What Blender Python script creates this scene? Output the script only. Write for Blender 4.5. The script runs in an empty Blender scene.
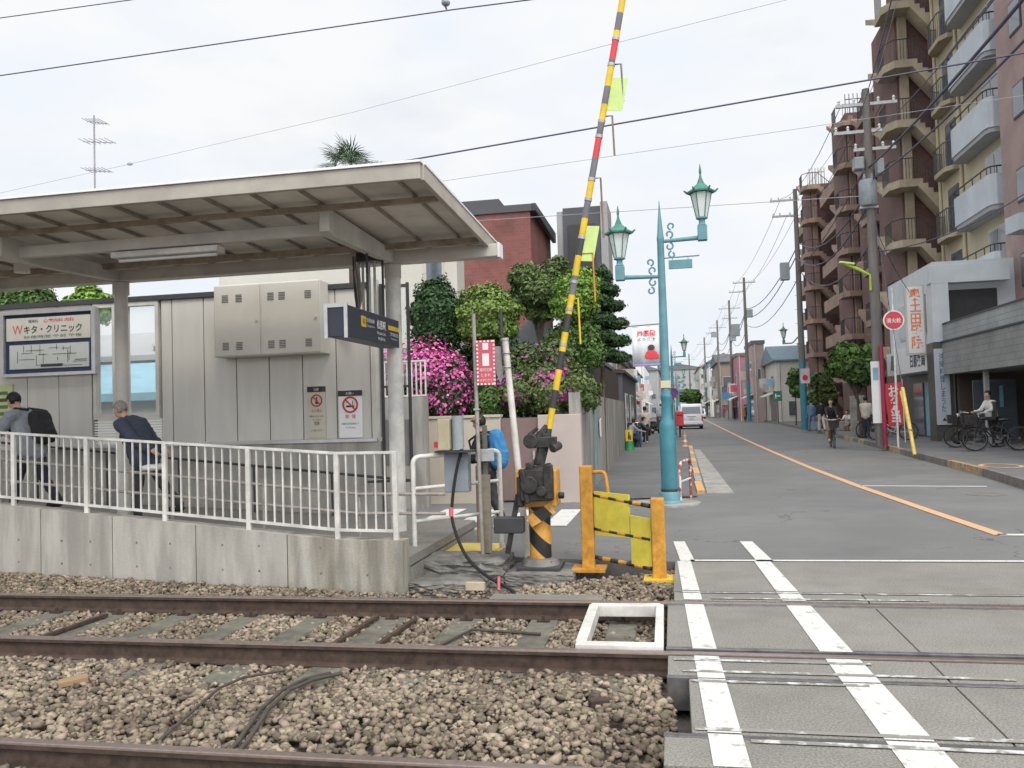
import bpy, bmesh, math, random
import numpy as np
from mathutils import Vector, Matrix
SC = bpy.context.scene
COL = SC.collection
random.seed(4); rng = np.random.default_rng(7)
R = math.radians

# ------------------------------------------------------------------ camera
FPX = 830.0
psi, pit, rol = R(10.9), R(2.07), R(1.72)
CAM = Vector((0, 0, 1.55))
sx = Vector((math.cos(psi), math.sin(psi), 0)); fy = Vector((-math.sin(psi), math.cos(psi), 0))
FW = fy * math.cos(pit) + Vector((0, 0, math.sin(pit)))
U0 = -fy * math.sin(pit) + Vector((0, 0, math.cos(pit)))
UP = U0 * math.cos(rol) + sx * math.sin(rol)
RT = sx * math.cos(rol) - U0 * math.sin(rol)
cd = bpy.data.cameras.new('camera'); cam = bpy.data.objects.new('camera', cd); COL.objects.link(cam)
cd.sensor_width = 36; cd.lens = FPX / 1024 * 36; cd.clip_end = 5000; cd.clip_start = 0.05
cam.matrix_world = Matrix(((RT.x, UP.x, -FW.x, CAM.x), (RT.y, UP.y, -FW.y, CAM.y), (RT.z, UP.z, -FW.z, CAM.z), (0, 0, 0, 1)))
SC.camera = cam

# ------------------------------------------------------------------ world, sun, exposure
SUN_EL, SUN_AZ = R(52), R(150)          # azimuth clockwise from +Y: behind the camera, to the right
W = bpy.data.worlds.new('World'); SC.world = W; W.use_nodes = True
nt = W.node_tree; nt.nodes.clear()
wo = nt.nodes.new('ShaderNodeOutputWorld'); bg = nt.nodes.new('ShaderNodeBackground')
sky = nt.nodes.new('ShaderNodeTexSky'); sky.sky_type = 'NISHITA'; sky.sun_disc = False
sky.sun_elevation = SUN_EL; sky.sun_rotation = SUN_AZ; sky.air_density = 1.0; sky.dust_density = 1.5
tc = nt.nodes.new('ShaderNodeTexCoord')
mp = nt.nodes.new('ShaderNodeMapping'); mp.inputs['Scale'].default_value = (1, 1, 2.6)
nz = nt.nodes.new('ShaderNodeTexNoise'); nz.inputs['Scale'].default_value = 2.3; nz.inputs['Detail'].default_value = 9; nz.inputs['Roughness'].default_value = .55
nz2 = nt.nodes.new('ShaderNodeTexNoise'); nz2.inputs['Scale'].default_value = 5.5; nz2.inputs['Detail'].default_value = 6
rp = nt.nodes.new('ShaderNodeValToRGB')
rp.color_ramp.elements[0].position = .30; rp.color_ramp.elements[0].color = (0.84, .84, .84, 1)
rp.color_ramp.elements[1].position = .50; rp.color_ramp.elements[1].color = (1, 1, 1, 1)
rp2 = nt.nodes.new('ShaderNodeValToRGB')
rp2.color_ramp.elements[0].position = .35; rp2.color_ramp.elements[0].color = (7.9, 8.3, 8.9, 1)
rp2.color_ramp.elements[1].position = .62; rp2.color_ramp.elements[1].color = (8.5, 8.6, 8.7, 1)
mx = nt.nodes.new('ShaderNodeMix'); mx.data_type = 'RGBA'
L = nt.links.new
L(tc.outputs['Generated'], mp.inputs['Vector']); L(mp.outputs[0], nz.inputs['Vector']); L(mp.outputs[0], nz2.inputs['Vector'])
L(nz.outputs[0], rp.inputs[0]); L(nz2.outputs[0], rp2.inputs[0])
L(rp.outputs[0], mx.inputs[0]); L(sky.outputs[0], mx.inputs[6]); L(rp2.outputs[0], mx.inputs[7])
# brighter cloud round the veiled sun (behind the camera), as under any thin overcast
sd0 = (math.sin(SUN_AZ) * math.cos(SUN_EL), math.cos(SUN_AZ) * math.cos(SUN_EL), math.sin(SUN_EL))
dp = nt.nodes.new('ShaderNodeVectorMath'); dp.operation = 'DOT_PRODUCT'; dp.inputs[1].default_value = sd0
nv = nt.nodes.new('ShaderNodeVectorMath'); nv.operation = 'NORMALIZE'; L(tc.outputs['Generated'], nv.inputs[0]); L(nv.outputs[0], dp.inputs[0])
gl = nt.nodes.new('ShaderNodeMapRange'); gl.interpolation_type = 'SMOOTHSTEP'; gl.inputs['From Min'].default_value = .15; gl.inputs['From Max'].default_value = 1
gl.inputs['To Min'].default_value = 1.0; gl.inputs['To Max'].default_value = 2.8; L(dp.outputs['Value'], gl.inputs[0])
ml = nt.nodes.new('ShaderNodeVectorMath'); ml.operation = 'SCALE'; L(mx.outputs[2], ml.inputs[0]); L(gl.outputs[0], ml.inputs['Scale'])
L(ml.outputs[0], bg.inputs['Color']); bg.inputs['Strength'].default_value = 0.10
L(bg.outputs[0], wo.inputs[0])
sl = bpy.data.lights.new('sun', 'SUN'); so = bpy.data.objects.new('sun', sl); COL.objects.link(so)
sl.energy = 1.3; sl.angle = R(14); sl.color = (1, .92, .80)
sd = Vector((math.sin(SUN_AZ) * math.cos(SUN_EL), math.cos(SUN_AZ) * math.cos(SUN_EL), math.sin(SUN_EL)))
so.rotation_euler = sd.to_track_quat('Z', 'Y').to_euler()
SC.view_settings.view_transform = 'Standard'; SC.view_settings.look = 'None'
SC.view_settings.exposure = 0.16; SC.view_settings.gamma = 1; SC.view_settings.use_curve_mapping = False
SC.render.engine = 'CYCLES'; SC.cycles.max_bounces = 6; SC.cycles.transparent_max_bounces = 12

# ------------------------------------------------------------------ materials
MATS = {}
def mat(key, col, rough=.75, var=.12, scale=3.0, metal=0, bump=0.0, bscale=40, col2=None, island=0.0, spec=.4,
        alpha=1.0, trans=0.0, stain=0.0, streak=False, emit=0.0, thr=None, speck=0.0, crack=0.0):
    """procedural material: base colour varied by two noises, optional per-island variation, stains and bump"""
    if key in MATS: return MATS[key]
    m = bpy.data.materials.new(key); m.use_nodes = True; MATS[key] = m
    t = m.node_tree; b = t.nodes['Principled BSDF']; N = t.nodes.new; l = t.links.new
    b.inputs['Roughness'].default_value = rough; b.inputs['Metallic'].default_value = metal
    b.inputs['Specular IOR Level'].default_value = spec
    c = Vector(col[:3]); c2 = Vector(col2[:3]) if col2 else c * (1 - 2.2 * var)
    co = N('ShaderNodeTexCoord'); n1 = N('ShaderNodeTexNoise'); n1.inputs['Scale'].default_value = scale
    n1.inputs['Detail'].default_value = 7; n1.inputs['Roughness'].default_value = .62
    src = co.outputs['Object']
    if streak:
        mpn = N('ShaderNodeMapping'); mpn.inputs['Scale'].default_value = (1, 1, .12); l(src, mpn.inputs[0]); l(mpn.outputs[0], n1.inputs['Vector'])
    else: l(src, n1.inputs['Vector'])
    r = N('ShaderNodeValToRGB'); a, z = thr if thr else (.35, .62)
    r.color_ramp.elements[0].position = a; r.color_ramp.elements[1].position = z
    r.color_ramp.elements[0].color = (*c2, 1); r.color_ramp.elements[1].color = (*c, 1)
    l(n1.outputs[0], r.inputs[0]); out = r.outputs[0]
    if island:
        g = N('ShaderNodeNewGeometry'); hs = N('ShaderNodeHueSaturation')
        mr = N('ShaderNodeMapRange'); mr.inputs['To Min'].default_value = 1 - island; mr.inputs['To Max'].default_value = 1 + island
        l(g.outputs['Random Per Island'], mr.inputs[0]); l(mr.outputs[0], hs.inputs['Value'])
        m2 = N('ShaderNodeMath'); m2.operation = 'MULTIPLY'; m2.inputs[1].default_value = 7.31
        m3 = N('ShaderNodeMath'); m3.operation = 'FRACT'; l(g.outputs['Random Per Island'], m2.inputs[0]); l(m2.outputs[0], m3.inputs[0])
        mr2 = N('ShaderNodeMapRange'); mr2.inputs['To Min'].default_value = .485; mr2.inputs['To Max'].default_value = .53
        l(m3.outputs[0], mr2.inputs[0]); l(mr2.outputs[0], hs.inputs['Hue'])
        l(out, hs.inputs['Color']); out = hs.outputs[0]
    if stain:
        n3 = N('ShaderNodeTexNoise'); n3.inputs['Scale'].default_value = scale * .35 if not streak else 6; n3.inputs['Detail'].default_value = 5
        mpn = N('ShaderNodeMapping'); mpn.inputs['Scale'].default_value = (1, 1, .18 if streak else 1); l(src, mpn.inputs[0]); l(mpn.outputs[0], n3.inputs['Vector'])
        r3 = N('ShaderNodeValToRGB'); r3.color_ramp.elements[0].position = .42; r3.color_ramp.elements[1].position = .6
        r3.color_ramp.elements[0].color = (1 - stain,) * 3 + (1,); r3.color_ramp.elements[1].color = (1, 1, 1, 1)
        l(n3.outputs[0], r3.inputs[0]); mm = N('ShaderNodeMix'); mm.data_type = 'RGBA'; mm.blend_type = 'MULTIPLY'; mm.inputs[0].default_value = 1
        l(out, mm.inputs[6]); l(r3.outputs[0], mm.inputs[7]); out = mm.outputs[2]
    if speck:
        n4 = N('ShaderNodeTexNoise'); n4.inputs['Scale'].default_value = 85; n4.inputs['Detail'].default_value = 3; l(src, n4.inputs['Vector'])
        r4 = N('ShaderNodeValToRGB'); r4.color_ramp.elements[0].position = .36; r4.color_ramp.elements[1].position = .64
        r4.color_ramp.elements[0].color = (1 - speck,) * 3 + (1,); r4.color_ramp.elements[1].color = (1 + speck*.6,) * 3 + (1,)
        l(n4.outputs[0], r4.inputs[0]); m4 = N('ShaderNodeMix'); m4.data_type = 'RGBA'; m4.blend_type = 'MULTIPLY'; m4.inputs[0].default_value = 1
        l(out, m4.inputs[6]); l(r4.outputs[0], m4.inputs[7]); out = m4.outputs[2]
    if crack:
        nd = N('ShaderNodeTexNoise'); nd.inputs['Scale'].default_value = 1.4; nd.inputs['Detail'].default_value = 6; l(src, nd.inputs['Vector'])
        va = N('ShaderNodeVectorMath'); va.operation = 'SCALE'; va.inputs['Scale'].default_value = 1.6; l(nd.outputs['Color'], va.inputs[0])
        vb = N('ShaderNodeVectorMath'); l(src, vb.inputs[0]); l(va.outputs[0], vb.inputs[1])
        vo = N('ShaderNodeTexVoronoi'); vo.feature = 'DISTANCE_TO_EDGE'; vo.inputs['Scale'].default_value = crack; l(vb.outputs[0], vo.inputs['Vector'])
        lt = N('ShaderNodeMath'); lt.operation = 'LESS_THAN'; lt.inputs[1].default_value = .006; l(vo.outputs['Distance'], lt.inputs[0])
        ms = N('ShaderNodeMath'); ms.operation = 'GREATER_THAN'; ms.inputs[1].default_value = .52; l(n1.outputs[0], ms.inputs[0])
        mk = N('ShaderNodeMath'); mk.operation = 'MULTIPLY'; l(lt.outputs[0], mk.inputs[0]); l(ms.outputs[0], mk.inputs[1])
        mk2 = N('ShaderNodeMath'); mk2.operation = 'MULTIPLY'; mk2.inputs[1].default_value = .55; l(mk.outputs[0], mk2.inputs[0])
        m5 = N('ShaderNodeMix'); m5.data_type = 'RGBA'; l(mk2.outputs[0], m5.inputs[0]); l(out, m5.inputs[6]); m5.inputs[7].default_value = (.03, .03, .03, 1); out = m5.outputs[2]
    l(out, b.inputs['Base Color'])
    if bump:
        n2 = N('ShaderNodeTexNoise'); n2.inputs['Scale'].default_value = bscale; n2.inputs['Detail'].default_value = 4; l(src, n2.inputs['Vector'])
        bp = N('ShaderNodeBump'); bp.inputs['Strength'].default_value = bump; bp.inputs['Distance'].default_value = .01
        l(n2.outputs[0], bp.inputs['Height']); l(bp.outputs[0], b.inputs['Normal'])
    if alpha < 1: b.inputs['Alpha'].default_value = alpha
    if trans: b.inputs['Transmission Weight'].default_value = trans
    if emit: l(out, b.inputs['Emission Color']); b.inputs['Emission Strength'].default_value = emit
    return m

def stripes(key, c1, c2, axis=(0, 0, 1), freq=4.0, duty=.5, rough=.5):
    m = bpy.data.materials.new(key); m.use_nodes = True; MATS[key] = m
    t = m.node_tree; b = t.nodes['Principled BSDF']; N = t.nodes.new; l = t.links.new
    b.inputs['Roughness'].default_value = rough
    co = N('ShaderNodeTexCoord'); d = N('ShaderNodeVectorMath'); d.operation = 'DOT_PRODUCT'
    d.inputs[1].default_value = Vector(axis) * freq; l(co.outputs['Object'], d.inputs[0])
    f = N('ShaderNodeMath'); f.operation = 'FRACT'; l(d.outputs['Value'], f.inputs[0])
    g = N('ShaderNodeMath'); g.operation = 'GREATER_THAN'; g.inputs[1].default_value = duty; l(f.outputs[0], g.inputs[0])
    n = N('ShaderNodeTexNoise'); n.inputs['Scale'].default_value = 9; n.inputs['Detail'].default_value = 6; l(co.outputs['Object'], n.inputs['Vector'])
    mx = N('ShaderNodeMix'); mx.data_type = 'RGBA'; mx.inputs[6].default_value = (*c1, 1); mx.inputs[7].default_value = (*c2, 1); l(g.outputs[0], mx.inputs[0])
    r = N('ShaderNodeValToRGB'); r.color_ramp.elements[0].position = .3; r.color_ramp.elements[0].color = (.6, .58, .55, 1); r.color_ramp.elements[1].position = .55
    l(n.outputs[0], r.inputs[0]); m2 = N('ShaderNodeMix'); m2.data_type = 'RGBA'; m2.blend_type = 'MULTIPLY'; m2.inputs[0].default_value = 1
    l(mx.outputs[2], m2.inputs[6]); l(r.outputs[0], m2.inputs[7]); l(m2.outputs[2], b.inputs['Base Color'])
    return m

def brickmat(key, c1, c2, mortar, sx_=4.5, vert=True, size=.25):
    m = bpy.data.materials.new(key); m.use_nodes = True; MATS[key] = m
    t = m.node_tree; b = t.nodes['Principled BSDF']; N = t.nodes.new; l = t.links.new
    b.inputs['Roughness'].default_value = .8
    co = N('ShaderNodeTexCoord'); sp = N('ShaderNodeSeparateXYZ'); cb = N('ShaderNodeCombineXYZ'); ad = N('ShaderNodeMath')
    l(co.outputs['Object'], sp.inputs[0]); l(sp.outputs[0], ad.inputs[0]); l(sp.outputs[1], ad.inputs[1])
    l(ad.outputs[0], cb.inputs[0]); l(sp.outputs[2], cb.inputs[1])
    bt = N('ShaderNodeTexBrick'); bt.inputs['Scale'].default_value = sx_; bt.inputs['Color1'].default_value = (*c1, 1); bt.inputs['Color2'].default_value = (*c2, 1)
    bt.inputs['Mortar'].default_value = (*mortar, 1); bt.inputs['Mortar Size'].default_value = .015; bt.inputs['Brick Width'].default_value = .5 if vert else 1; bt.inputs['Row Height'].default_value = size if vert else size
    l(cb.outputs[0], bt.inputs['Vector'])
    n = N('ShaderNodeTexNoise'); n.inputs['Scale'].default_value = .8; n.inputs['Detail'].default_value = 5; l(co.outputs['Object'], n.inputs['Vector'])
    r = N('ShaderNodeValToRGB'); r.color_ramp.elements[0].position = .3; r.color_ramp.elements[0].color = (.72, .72, .72, 1); r.color_ramp.elements[1].position = .6
    l(n.outputs[0], r.inputs[0]); m2 = N('ShaderNodeMix'); m2.data_type = 'RGBA'; m2.blend_type = 'MULTIPLY'; m2.inputs[0].default_value = 1
    l(bt.outputs[0], m2.inputs[6]); l(r.outputs[0], m2.inputs[7]); l(m2.outputs[2], b.inputs['Base Color'])
    return m

M = {}
M['asphalt'] = mat('asphalt', (.178, .176, .172), .9, .08, .7, bump=.5, bscale=160, stain=.12, speck=.2, crack=.45)
M['asphalt_new'] = mat('sidewalk_asphalt', (.155, .153, .155), .9, .08, 1.1, bump=.4, bscale=160, stain=.12, speck=.2, crack=.6)
M['slab'] = mat('crossing_concrete', (.235, .224, .198), .9, .07, 2.2, bump=.6, bscale=120, stain=.10, speck=.28)
M['paint'] = mat('road_paint', (.57, .565, .53), .85, .0, 11, col2=(.34, .33, .30), thr=(.34, .42), speck=.12, stain=.05, bump=.3, bscale=120)
M['paint_worn'] = mat('worn_paint', (.48, .48, .47), .8, .0, 9, col2=(.22, .21, .19), thr=(.50, .58), bump=.3, bscale=120)
M['orange_paint'] = mat('orange_paint', (.56, .33, .17), .8, .0, 16, col2=(.36, .26, .17), thr=(.33, .5))
M['dirt'] = mat('ballast_dirt', (.17, .145, .12), 1, .2, 8, bump=.8, bscale=60)
M['stone'] = mat('ballast_stone', (.25, .20, .15), .9, 0, 1.3, col2=(.155, .118, .088), island=.55, bump=.3, bscale=70)
M['sleeper'] = mat('weathered_sleeper', (.165, .155, .125), .9, .18, 7, bump=.5, bscale=50, stain=.25)
M['rail_rust'] = mat('rusty_rail_side', (.075, .048, .036), .8, .25, 12, bump=.3, bscale=60)
M['rail_top'] = mat('rail_running_surface', (.27, .21, .185), .30, .1, 30, metal=.6)
M['steel'] = mat('worn_steel', (.20, .19, .19), .55, .2, 12, metal=.7)
M['concrete'] = mat('panel_concrete', (.43, .408, .365), .9, .08, 2.5, bump=.25, bscale=50, stain=.24, streak=True, speck=.08)
M['concrete_stained'] = mat('rain_stained_concrete', (.42, .395, .345), .9, .25, 4, col2=(.29, .26, .21), thr=(.38, .6), bump=.3, bscale=50, stain=.35, streak=True, speck=.1)
M['concrete_dark'] = mat('dirty_concrete', (.22, .21, .19), .95, .2, 5, bump=.8, bscale=30, stain=.3)
M['kerb'] = mat('kerb_concrete', (.36, .35, .32), .9, .15, 4, bump=.4, bscale=60, stain=.2)
M['kerb_dark'] = mat('old_kerb', (.17, .16, .14), .9, .15, 4, bump=.4, bscale=60)
M['white_metal'] = mat('white_painted_metal', (.70, .68, .63), .5, .08, 9, stain=.22, speck=.05)
M['offwhite'] = mat('cream_painted_steel', (.60, .575, .52), .55, .07, 4, stain=.14)
M['roof_under'] = mat('canopy_underside', (.80, .76, .69), .6, .12, 1.6, stain=.2)
M['roof_rib'] = mat('canopy_rib', (.33, .29, .25), .7, .12, 5)
M['fascia'] = mat('weathered_fascia', (.42, .385, .335), .6, .08, 3, stain=.15)
M['rust_beam'] = mat('rusty_purlin', (.38, .31, .24), .8, .2, 5)
M['panel'] = mat('grey_wall_panel', (.56, .535, .49), .55, .015, 1.2, stain=.07, streak=True)
M['vent_grey'] = mat('vent_grey', (.17, .165, .155), .7)
M['cabinet'] = mat('cabinet_grey', (.58, .55, .49), .5, .03, 2, stain=.06)
M['dark'] = mat('dark_trim', (.045, .045, .048), .5, .1, 6)
M['black'] = mat('black_metal', (.012, .012, .013), .5, .5, 14, col2=(.045, .04, .036), thr=(.35, .6))
M['rubber'] = mat('tyre_rubber', (.02, .02, .02), .85, .1, 20)
M['old_cable'] = mat('dusty_cable', (.075, .062, .052), .85, .15, 12)
M['alu'] = mat('aluminium', (.55, .55, .55), .35, .06, 8, metal=.6)
M['galv'] = mat('galvanised_pipe', (.42, .42, .42), .5, .1, 12, metal=.4)
M['brownpipe'] = mat('brown_handrail', (.22, .16, .12), .5, .15, 10)
M['greyrail'] = mat('grey_handrail', (.34, .31, .28), .5, .15, 10)
M['glass'] = mat('window_glass', (.10, .12, .14), .08, .1, 2, spec=.8)
M['glass_clear'] = mat('clear_pane', (.65, .75, .78), .05, 0, 1, alpha=.13)
M['white'] = mat('white_sheet', (.74, .74, .72), .5, .03, 3)
M['blue'] = mat('blue_paint', (.10, .30, .50), .5, .1, 3)
M['ltblue'] = mat('pale_blue_sheet', (.22, .42, .52), .5, .1, 3)
M['navy'] = mat('navy_frame', (.02, .035, .09), .4, .1, 4)
M['amber'] = mat('amber_paint', (.60, .29, .035), .55, .16, 14, stain=.2, speck=.08)
M['yellow'] = mat('yellow_paint', (.74, .50, .03), .5, .08, 8, stain=.1)
M['yellowgreen'] = mat('faded_yellow_board', (.62, .52, .065), .5, .08, 8, stain=.12)
M['limeplate'] = mat('lime_reflector', (.52, .66, .22), .4, .05, 8)
M['tactile'] = mat('tactile_yellow', (.62, .47, .12), .8, .1, 6, bump=.5, bscale=60)
M['red'] = mat('red_paint', (.50, .03, .03), .5, .08, 8)
M['brightred'] = mat('red_sign_face', (.62, .05, .06), .45, .05, 5)
M['pinkred'] = mat('faded_red_sign', (.60, .10, .14), .5, .05, 5)
M['teal'] = mat('teal_paint', (.055, .215, .265), .45, .10, 5, stain=.1)
M['teal_light'] = mat('faded_teal', (.12, .27, .31), .5, .10, 5)
M['verdigris'] = mat('green_lantern_roof', (.05, .21, .15), .5, .15, 9)
M['lampglass'] = mat('frosted_lantern', (.62, .66, .64), .25, .04, 6)
M['pole'] = mat('utility_concrete', (.19, .175, .16), .85, .12, 5, stain=.15, streak=True)
M['wire'] = mat('cable_sheath', (.085, .075, .13), .6, .1, 3)
M['wire_light'] = mat('thin_steel_wire', (.33, .33, .36), .6, .1, 3)
M['transformer'] = mat('transformer_grey', (.27, .31, .32), .5, .1, 5)
M['brick_red'] = brickmat('red_brick_tile', (.24, .085, .07), (.20, .07, .06), (.2, .11, .1), 1.6)
M['brick_brown'] = brickmat('brown_tile', (.17, .088, .072), (.13, .066, .055), (.11, .07, .06), 3.2)
M['stair'] = mat('stair_concrete', (.42, .35, .25), .85, .12, 1.5, stain=.18)
M['stair_brown'] = mat('brown_stair_concrete', (.33, .23, .18), .85, .12, 1.5, stain=.15)
M['cream'] = mat('cream_render', (.52, .46, .32), .8, .06, .6, stain=.1)
M['pink'] = brickmat('pink_tile', (.36, .26, .235), (.33, .235, .215), (.27, .2, .19), 3.2)
M['balc'] = mat('balcony_white', (.50, .54, .58), .7, .06, 1, stain=.08)
M['greytile'] = brickmat('grey_wall_tile', (.28, .28, .275), (.245, .245, .24), (.19, .19, .19), 1.3)
M['glassblock'] = brickmat('lattice_tile', (.34, .36, .36), (.31, .33, .33), (.13, .13, .13), 3, size=.5)
M['shopwhite'] = mat('shop_fascia', (.56, .60, .62), .6, .05, 1.5)
M['darkstone'] = mat('dark_stone', (.095, .09, .08), .4, .1, 4)
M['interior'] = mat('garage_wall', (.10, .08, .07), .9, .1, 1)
M['gardenwall'] = mat('beige_garden_wall', (.52, .46, .38), .9, .07, 1.3, stain=.12)
M['pinkwall'] = mat('pinkish_wall', (.50, .43, .39), .9, .05, 1.3, stain=.15)
M['greywall'] = mat('streaked_street_wall', (.34, .33, .30), .9, .15, 1.5, stain=.3, streak=True)
M['mauvedoor'] = mat('mauve_gate', (.20, .14, .13), .7, .06, 3)
M['darkwood'] = mat('dark_timber', (.06, .048, .040), .8, .15, 3)
M['rooftile'] = mat('grey_roof_tile', (.16, .16, .17), .7, .1, 2)
M['roofblue'] = mat('blue_grey_roof', (.17, .24, .28), .7, .1, 2)
M['rooftan'] = mat('tan_roof', (.35, .25, .2), .8, .1, 2)
M['wallcream'] = mat('pale_render', (.55, .53, .47), .85, .05, .5)
M['wallgrey'] = mat('grey_render', (.36, .36, .36), .85, .06, .5)
M['wallbrown'] = mat('brown_render', (.25, .2, .165), .85, .06, .5)
M['walldark'] = mat('dark_charcoal_panel', (.085, .085, .095), .6, .06, .5)
M['wallpink'] = mat('pink_render', (.42, .33, .31), .85, .05, .5)
M['shutterred'] = mat('magenta_panel', (.36, .17, .21), .7, .05, .5)
M['skin'] = mat('skin', (.50, .30, .21), .6, .06, 10)
M['hair_black'] = mat('black_hair', (.012, .010, .010), .6, .1, 40)
M['hair_grey'] = mat('grey_hair', (.30, .27, .24), .7, .2, 40)
M['bark'] = mat('bark', (.11, .085, .06), .95, .25, 9, bump=.8, bscale=30)
def leafm(k, c, c2, isl=.45): M[k] = mat(k, c, .6, 0, .9, col2=c2, island=isl, spec=.25)
leafm('leaf_dark', (.042, .082, .028), (.022, .050, .018))
leafm('leaf_mid', (.10, .165, .04), (.055, .10, .025))
leafm('leaf_fresh', (.17, .235, .055), (.10, .155, .03))
leafm('leaf_bright', (.18, .28, .045), (.11, .19, .03))
leafm('leaf_olive', (.115, .155, .05), (.065, .09, .03))
leafm('leaf_palm', (.08, .14, .05), (.05, .09, .03))
leafm('flower_pink', (.62, .11, .38), (.48, .06, .27), .35)
leafm('flower_pale', (.68, .22, .42), (.55, .14, .32), .3)
leafm('flower_purple', (.45, .08, .32), (.30, .05, .23), .3)
M['hazard'] = stripes('amber_black_hazard', (.62, .31, .06), (.02, .02, .02), (1.0, 0, 1.0), 2.7, .52)

# ------------------------------------------------------------------ object helpers
WORK = bpy.data.scenes.new('workbench')          # small scratch scene used to evaluate text and modifiers quickly, removed at the end
def evaluate(o):
    WORK.collection.objects.link(o); vl = WORK.view_layers[0]; vl.update()
    me = bpy.data.meshes.new_from_object(o.evaluated_get(vl.depsgraph)); bpy.data.objects.remove(o); return me
def wl(o):
    v = Vector((0, 0, 0))
    while o: v = v + Vector(o.location); o = o.parent
    return v
def tag(o, label=None, cat=None, group=None, kind=None):
    if label: o['label'] = label
    if cat: o['category'] = cat
    if group: o['group'] = group
    if kind: o['kind'] = kind
    return o
def thing(name, loc, label, cat, group=None):
    o = bpy.data.objects.new(name, None); COL.objects.link(o); o.location = loc; o.empty_display_size = .2
    return tag(o, label, cat, group)
def copy_tree(o, loc=None, rz=None, label=None, parent=None):
    c = o.copy(); COL.objects.link(c); c.parent = parent
    if loc is not None: c.location = loc
    if rz is not None: c.rotation_euler = (0, 0, rz)
    if label: c['label'] = label
    for ch in list(o.children): copy_tree(ch, parent=c)
    return c

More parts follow.
